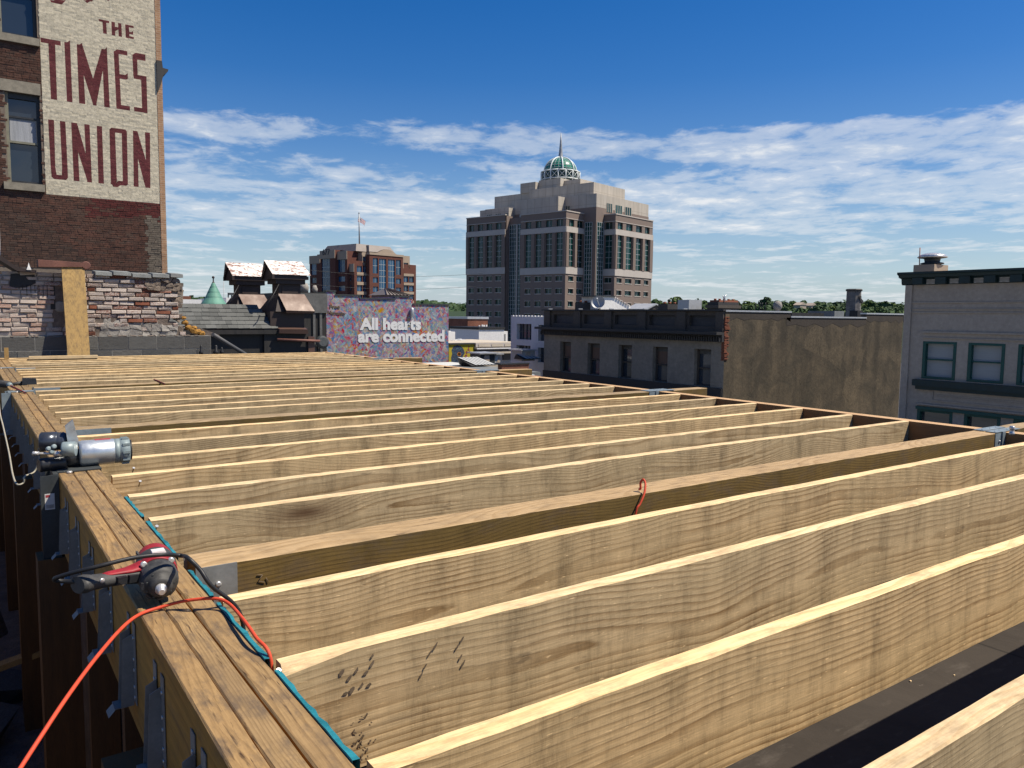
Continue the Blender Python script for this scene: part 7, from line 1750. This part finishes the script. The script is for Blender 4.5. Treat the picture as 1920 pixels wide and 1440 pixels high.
for k in range(7): g = k * .9; m.add([W7(295 + 16 * math.cos(g) + 14 * math.cos(j_ * 1.05), 915 + 16 * math.sin(g) + 14 * math.sin(j_ * 1.05), .095) for j_ in range(6)], [tuple(range(6))], 0)
for (x, y, s_) in ((400, 890, 16), (425, 850, 14), (440, 880, 12), (430, 815, 10), (390, 940, 18), (340, 1010, 16), (365, 980, 14)): m.add([W7(x + s_ * math.cos(j_ * 1.05), y + s_ * 1.3 * math.sin(j_ * 1.05), .092) for j_ in range(6)], [tuple(range(6))], 1)
m.build('painted_flowers', ['flower', 'rose'], cf)
for (px, py, s_, lab) in ((845, 622, .9, 'largest pale air conditioning unit, touching the right edge of the mural'), (858, 638, .7, 'pale air conditioning unit above the painted figure, left of a pair'), (866, 637, .8, 'pale air conditioning unit above the painted figure, right of a pair'), (850, 640, .5, 'small air conditioning unit above the left end of the yellow panel'), (876, 640, .5, 'small air conditioning unit above the right end of the yellow panel')):
    p = onY(px, py, 70); m = MB(); m.box(p.x - s_ * .6, p.x + s_ * .6, 70, 71, p.z - s_, p.z); m.lathe((p.x, 70.5, p.z), ZP, [(.25, 0), (.25, .08)], 10)
    tag(m.build('air_conditioner', 'whitewall'), lab, 'air conditioner', 'rooftop units beyond the yellow panel')
# near flat roofs
nr = thing('flat_roof_building', 'low building with a broad grey flat roof just beyond the deck', 'building', (24, 44, -16))
zfr = -2.75
boxpart('roof', 'roofgrey', nr, 12, 23.6, 31, 38.0, -16, zfr); boxpart('rear_roof', 'roofgrey', nr, 16, 28.9, 38.01, 48.5, -16, zfr - .02)
boxpart('parapet', 'tar', nr, 12, 23.6, 30.6, 30.98, -16, zfr + .15); boxpart('parapet_coping', 'coping', nr, 12, 23.65, 30.55, 31.0, zfr + .153, zfr + .21)
boxpart('brick_parapet', 'bulkbrick', nr, 21.9, 23.58, 32, 32.35, zfr, zfr + .95); boxpart('brick_coping', 'tar', nr, 21.8, 23.6, 31.95, 32.4, zfr + .953, zfr + 1.02)
boxpart('pale_patch', 'paleroof', nr, 25.5, 28.7, 45, 48.4, zfr + .004, zfr + .03)
boxpart('side_parapet', 'tar', nr, 23.61, 23.9, 30.6, 38, -16, zfr + .25)
def skylight(label, px0, px1, pyb, pyt, Y, dep, n, slant):
    a, b_ = onY(px0, pyb, Y), onY(px1, pyb, Y); z0 = a.z; hh = (pyb - pyt) * Y * 1.2 / FPX
    t = thing('sloped_skylight', label, 'skylight', ((a.x + b_.x) / 2, Y + dep / 2, z0))
    m = MB(); A0 = [Vector((a.x - .5, Y, z0)), Vector((b_.x, Y, z0)), Vector((b_.x - .1, Y + dep, z0)), Vector((a.x - .5, Y + dep, z0))]; B0 = [Vector((a.x - slant, Y + dep * .72, z0 + hh)), Vector((b_.x - slant, Y + dep * .72, z0 + hh)), Vector((b_.x - slant, Y + dep * .8, z0 + hh)), Vector((a.x - slant, Y + dep * .8, z0 + hh))]
    m.hexa(A0 + B0); m.build('frame', 'tar', t)
    P0 = Vector((a.x - .2, Y - .02, z0 + .02)); U_ = Vector((b_.x - .05 - a.x + .2, 0, 0)); V_ = Vector((-slant + .1, dep * .72, hh))
    for i in range(n):
        k0, k1 = (i + .13) / n, (i + .87) / n; nn = Vector((0, -.03, .03)); m = MB(); m.quad(P0 + U_ * k0 + V_ * .05 + nn, P0 + U_ * k1 + V_ * .05 + nn, P0 + U_ * k1 + V_ * .97 + nn, P0 + U_ * k0 + V_ * .97 + nn); m.build('pane', 'skyglass', t)
    return t
skylight('sloped skylight of six milky panes in a black frame beyond the deck', 897, 931, 686, 672, 43.6, 1.6, 6, .9)
skylight('small sloped skylight with milky panes near the white walled building', 991, 1016, 674, 665, 47, 1.2, 4, .5)
for (px0, px1, pyt, pyb, Y, lab, mt) in ((901, 927, 664, 676, 46.6, 'grey rooftop stair box behind the black skylight', 'darksteel'), (928, 938, 665, 676, 46.8, 'small pale box beside the grey stair box', 'paleroof'), (979, 1003, 658, 674, 47.5, 'pale rooftop vent hood in front of the white walled building', 'dish')):
    p, q_ = onY(px0, pyt, Y), onY(px1, pyt, Y); zb_ = zfr; t = thing('rooftop_box', lab, 'rooftop box', ((p.x + q_.x) / 2, Y + .6, zb_))
    m = MB(); m.box(p.x, q_.x, Y, Y + 1.4, zb_, p.z); m.build('body', mt, t)
    m = MB(); m.hexa([(p.x + .15, Y - .05, zb_), (p.x + .15 + (q_.x - p.x) * .5, Y - .05, zb_), (p.x + .15 + (q_.x - p.x) * .5, Y - .004, zb_), (p.x + .15, Y - .004, zb_), (p.x + .35, Y - .03, p.z - .1), (p.x + .15 + (q_.x - p.x) * .5, Y - .03, p.z - .1), (p.x + .15 + (q_.x - p.x) * .5, Y - .004, p.z - .1), (p.x + .35, Y - .004, p.z - .1)]); m.build('sloped_panel', 'greywall', t)
    boxpart('lid', 'coping', t, p.x - .2, q_.x + .2, Y - .2, Y + 1.5, p.z + .003, p.z + .1)
r2 = random.Random(15)
for (px, py, Y, s_, lab) in ((952, 700, 28, .35, 'low rust coloured scrap box beyond the rim, second from the left'), (965, 704, 27, .45, 'pale scrap box beyond the rim, left of the largest pale one'), (985, 703, 27, .5, 'largest pale scrap box on the roof edge beyond the deck rim'), (1000, 706, 26, .4, 'rust coloured scrap box beyond the rim, rightmost of the row'), (940, 697, 29, .3, 'smallest rust coloured scrap box beyond the rim, leftmost of the row')):
    p = onY(px, py, Y); m = MB(); m.box(p.x - s_, p.x + s_, Y, Y + s_, p.z - .5, p.z); tag(m.build('debris_pile', 'paleroof' if s_ > .42 else 'redcap'), lab, 'scrap', 'scrap boxes beyond the rim')
lowr = MB(); lowr.box(9.2, 35.0, -3, 30.4, -16, -5.2); structure(lowr.build('lower_roofs', 'roofgrey'))

# ------------------------------------------------------------------ trees on the far hill
def crown_mesh(seed, n=720, hgt=12.0, rad=5.0, leaf=0.74):
    r2 = random.Random(seed); m = MB(); lobes = []
    for i in range(9):
        g = r2.uniform(0, 6.28); rr_ = r2.uniform(.1, .62) * rad; lobes.append((Vector((math.cos(g) * rr_, math.sin(g) * rr_, hgt * r2.uniform(.42, .86))), rad * r2.uniform(.34, .55)))
    for i in range(n):
        c_, r_ = r2.choice(lobes); d = Vector((r2.gauss(0, 1), r2.gauss(0, 1), r2.gauss(0, .8))).normalized(); p = c_ + d * r_ * r2.uniform(.72, 1.08)
        nn = (d + Vector((r2.uniform(-.6, .6), r2.uniform(-.6, .6), r2.uniform(-.3, .7)))).normalized(); a = nn.cross(Vector((r2.random(), r2.random(), r2.random()))).normalized(); b_ = nn.cross(a); s_ = leaf * r2.uniform(.6, 1.25)
        m.quad(p - a * s_ - b_ * s_ * .7, p + a * s_ - b_ * s_ * .5, p + a * s_ * .8 + b_ * s_, p - a * s_ * .7 + b_ * s_ * .8)
    return m.mesh('crown', ['leaf'], Vector((0, 0, 0)))
crowns = [crown_mesh(s_) for s_ in range(6)]
m = MB(); m.tube([(0, 0, -1.5), (.1, 0, 3), (.3, .1, 6.5)], [.45, .34, .15], 7)
for g in (.5, 2.4, 4.3): m.tube([(.1, 0, 3.4), (math.cos(g) * 1.6, math.sin(g) * 1.6, 6.2), (math.cos(g) * 2.4, math.sin(g) * 2.4, 8)], [.2, .13, .06], 5)
trunkme = m.mesh('trunk', ['bark'], Vector((0, 0, 0)))
def hillz(r_):
    for (ra, za), (rb_, zb) in zip(prof, prof[1:]):
        if ra <= r_ <= rb_: return za + (zb - za) * (r_ - ra) / (rb_ - ra)
    return -16
r2 = random.Random(44)
def plant(px, r_, s_, tz=None):
    d = ray(px, 590); d = Vector((d.x, d.y, 0)).normalized(); x, y = d.x * r_, d.y * r_; z = hillz(r_) - .8
    t = link('broadleaf_tree', None, (x, y, z)); tag(t, 'dark green broadleaf tree on the far hill beyond the rooftops', 'tree', 'trees on the far hill')
    o = link('trunk', trunkme, (x, y, z), t); o.scale = (s_, s_, s_)
    o = link('crown', r2.choice(crowns), (x, y, z), t); o.scale = (s_ * r2.uniform(.95, 1.3), s_ * r2.uniform(.95, 1.3), s_ * r2.uniform(.85, 1.1)); o.rotation_euler = (0, 0, r2.uniform(0, 6.28))
for px in range(1216, 1712, 9):
    plant(px + r2.uniform(-4, 4), r2.uniform(700, 800), r2.uniform(.85, 1.35))
for px in range(1220, 1712, 13):
    plant(px + r2.uniform(-5, 5), r2.uniform(560, 690), r2.uniform(.75, 1.0))
for px in range(1224, 1700, 26):
    plant(px + r2.uniform(-9, 9), r2.uniform(470, 550), r2.uniform(.8, 1.1))
for px in range(834, 876, 7): plant(px, r2.uniform(700, 900), r2.uniform(.7, .9))
# wood behind them that reads as one mass
m = MB()
for i in range(16000):
    az = R(r2.uniform(-3, 66)); r_ = r2.uniform(700, 1150); z = hillz(r_) + r2.uniform(1.5, 8.6) + 1.6 * math.sin(az * 90) + 1.0 * math.sin(az * 310 + r_)
    p = Vector((math.sin(az) * r_, math.cos(az) * r_, z)); nn = Vector((-math.sin(az) + r2.uniform(-.8, .8), -math.cos(az) + r2.uniform(-.8, .8), r2.uniform(0, 1.4))).normalized(); a = nn.cross(ZP).normalized(); b_ = nn.cross(a); s_ = r2.uniform(1.0, 2.2)
    m.quad(p - a * s_ - b_ * s_, p + a * s_ - b_ * s_ * .8, p + a * s_ * .8 + b_ * s_, p - a * s_ + b_ * s_ * .9)
stuff(tag(m.build('far_wood', 'leaf'), 'dense green wood covering the far hill along the horizon', 'wood'))
for (ya_, yb_, Yw, lab) in ((503, 513, 70, 'upper of the thin wires crossing in front of the brick office block'), (530, 536, 72, 'lower of the thin wires crossing in front of the brick office block')):
    p, q_ = onY(548, ya_, Yw), onY(905, yb_, Yw); m = MB(); m.tube([p.lerp(q_, i / 12) - ZP * (.5 * math.sin(math.pi * i / 12)) for i in range(13)], .016, 5); tag(m.build('overhead_wire', 'black'), lab, 'wire')
for (px, py, D, s_, lab) in ((1500, 572, 620, 4, 'wider pale house among the trees on the far hill'), (1520, 573, 640, 3, 'narrower pale house among the trees on the far hill')):
    p = CAM + ray(px, py) * D; m = MB(); m.box(p.x - s_, p.x + s_, p.y - 3, p.y + 3, p.z - 5, p.z); m.prism([(p.x - s_ - .5, p.z), (p.x + s_ + .5, p.z), (p.x, p.z + 2.2)], 'y', p.y - 3.4, p.y + 3.4)
    tag(m.build('hill_house', 'greywall'), lab, 'house', 'houses on the far hill')
t, a, b_ = yface('slate_roofed_shed', 'low grey roof seen in front of the hill trees left of the tall chimney', 1565, 1583, 583, 150, 'roofgrey', 10)
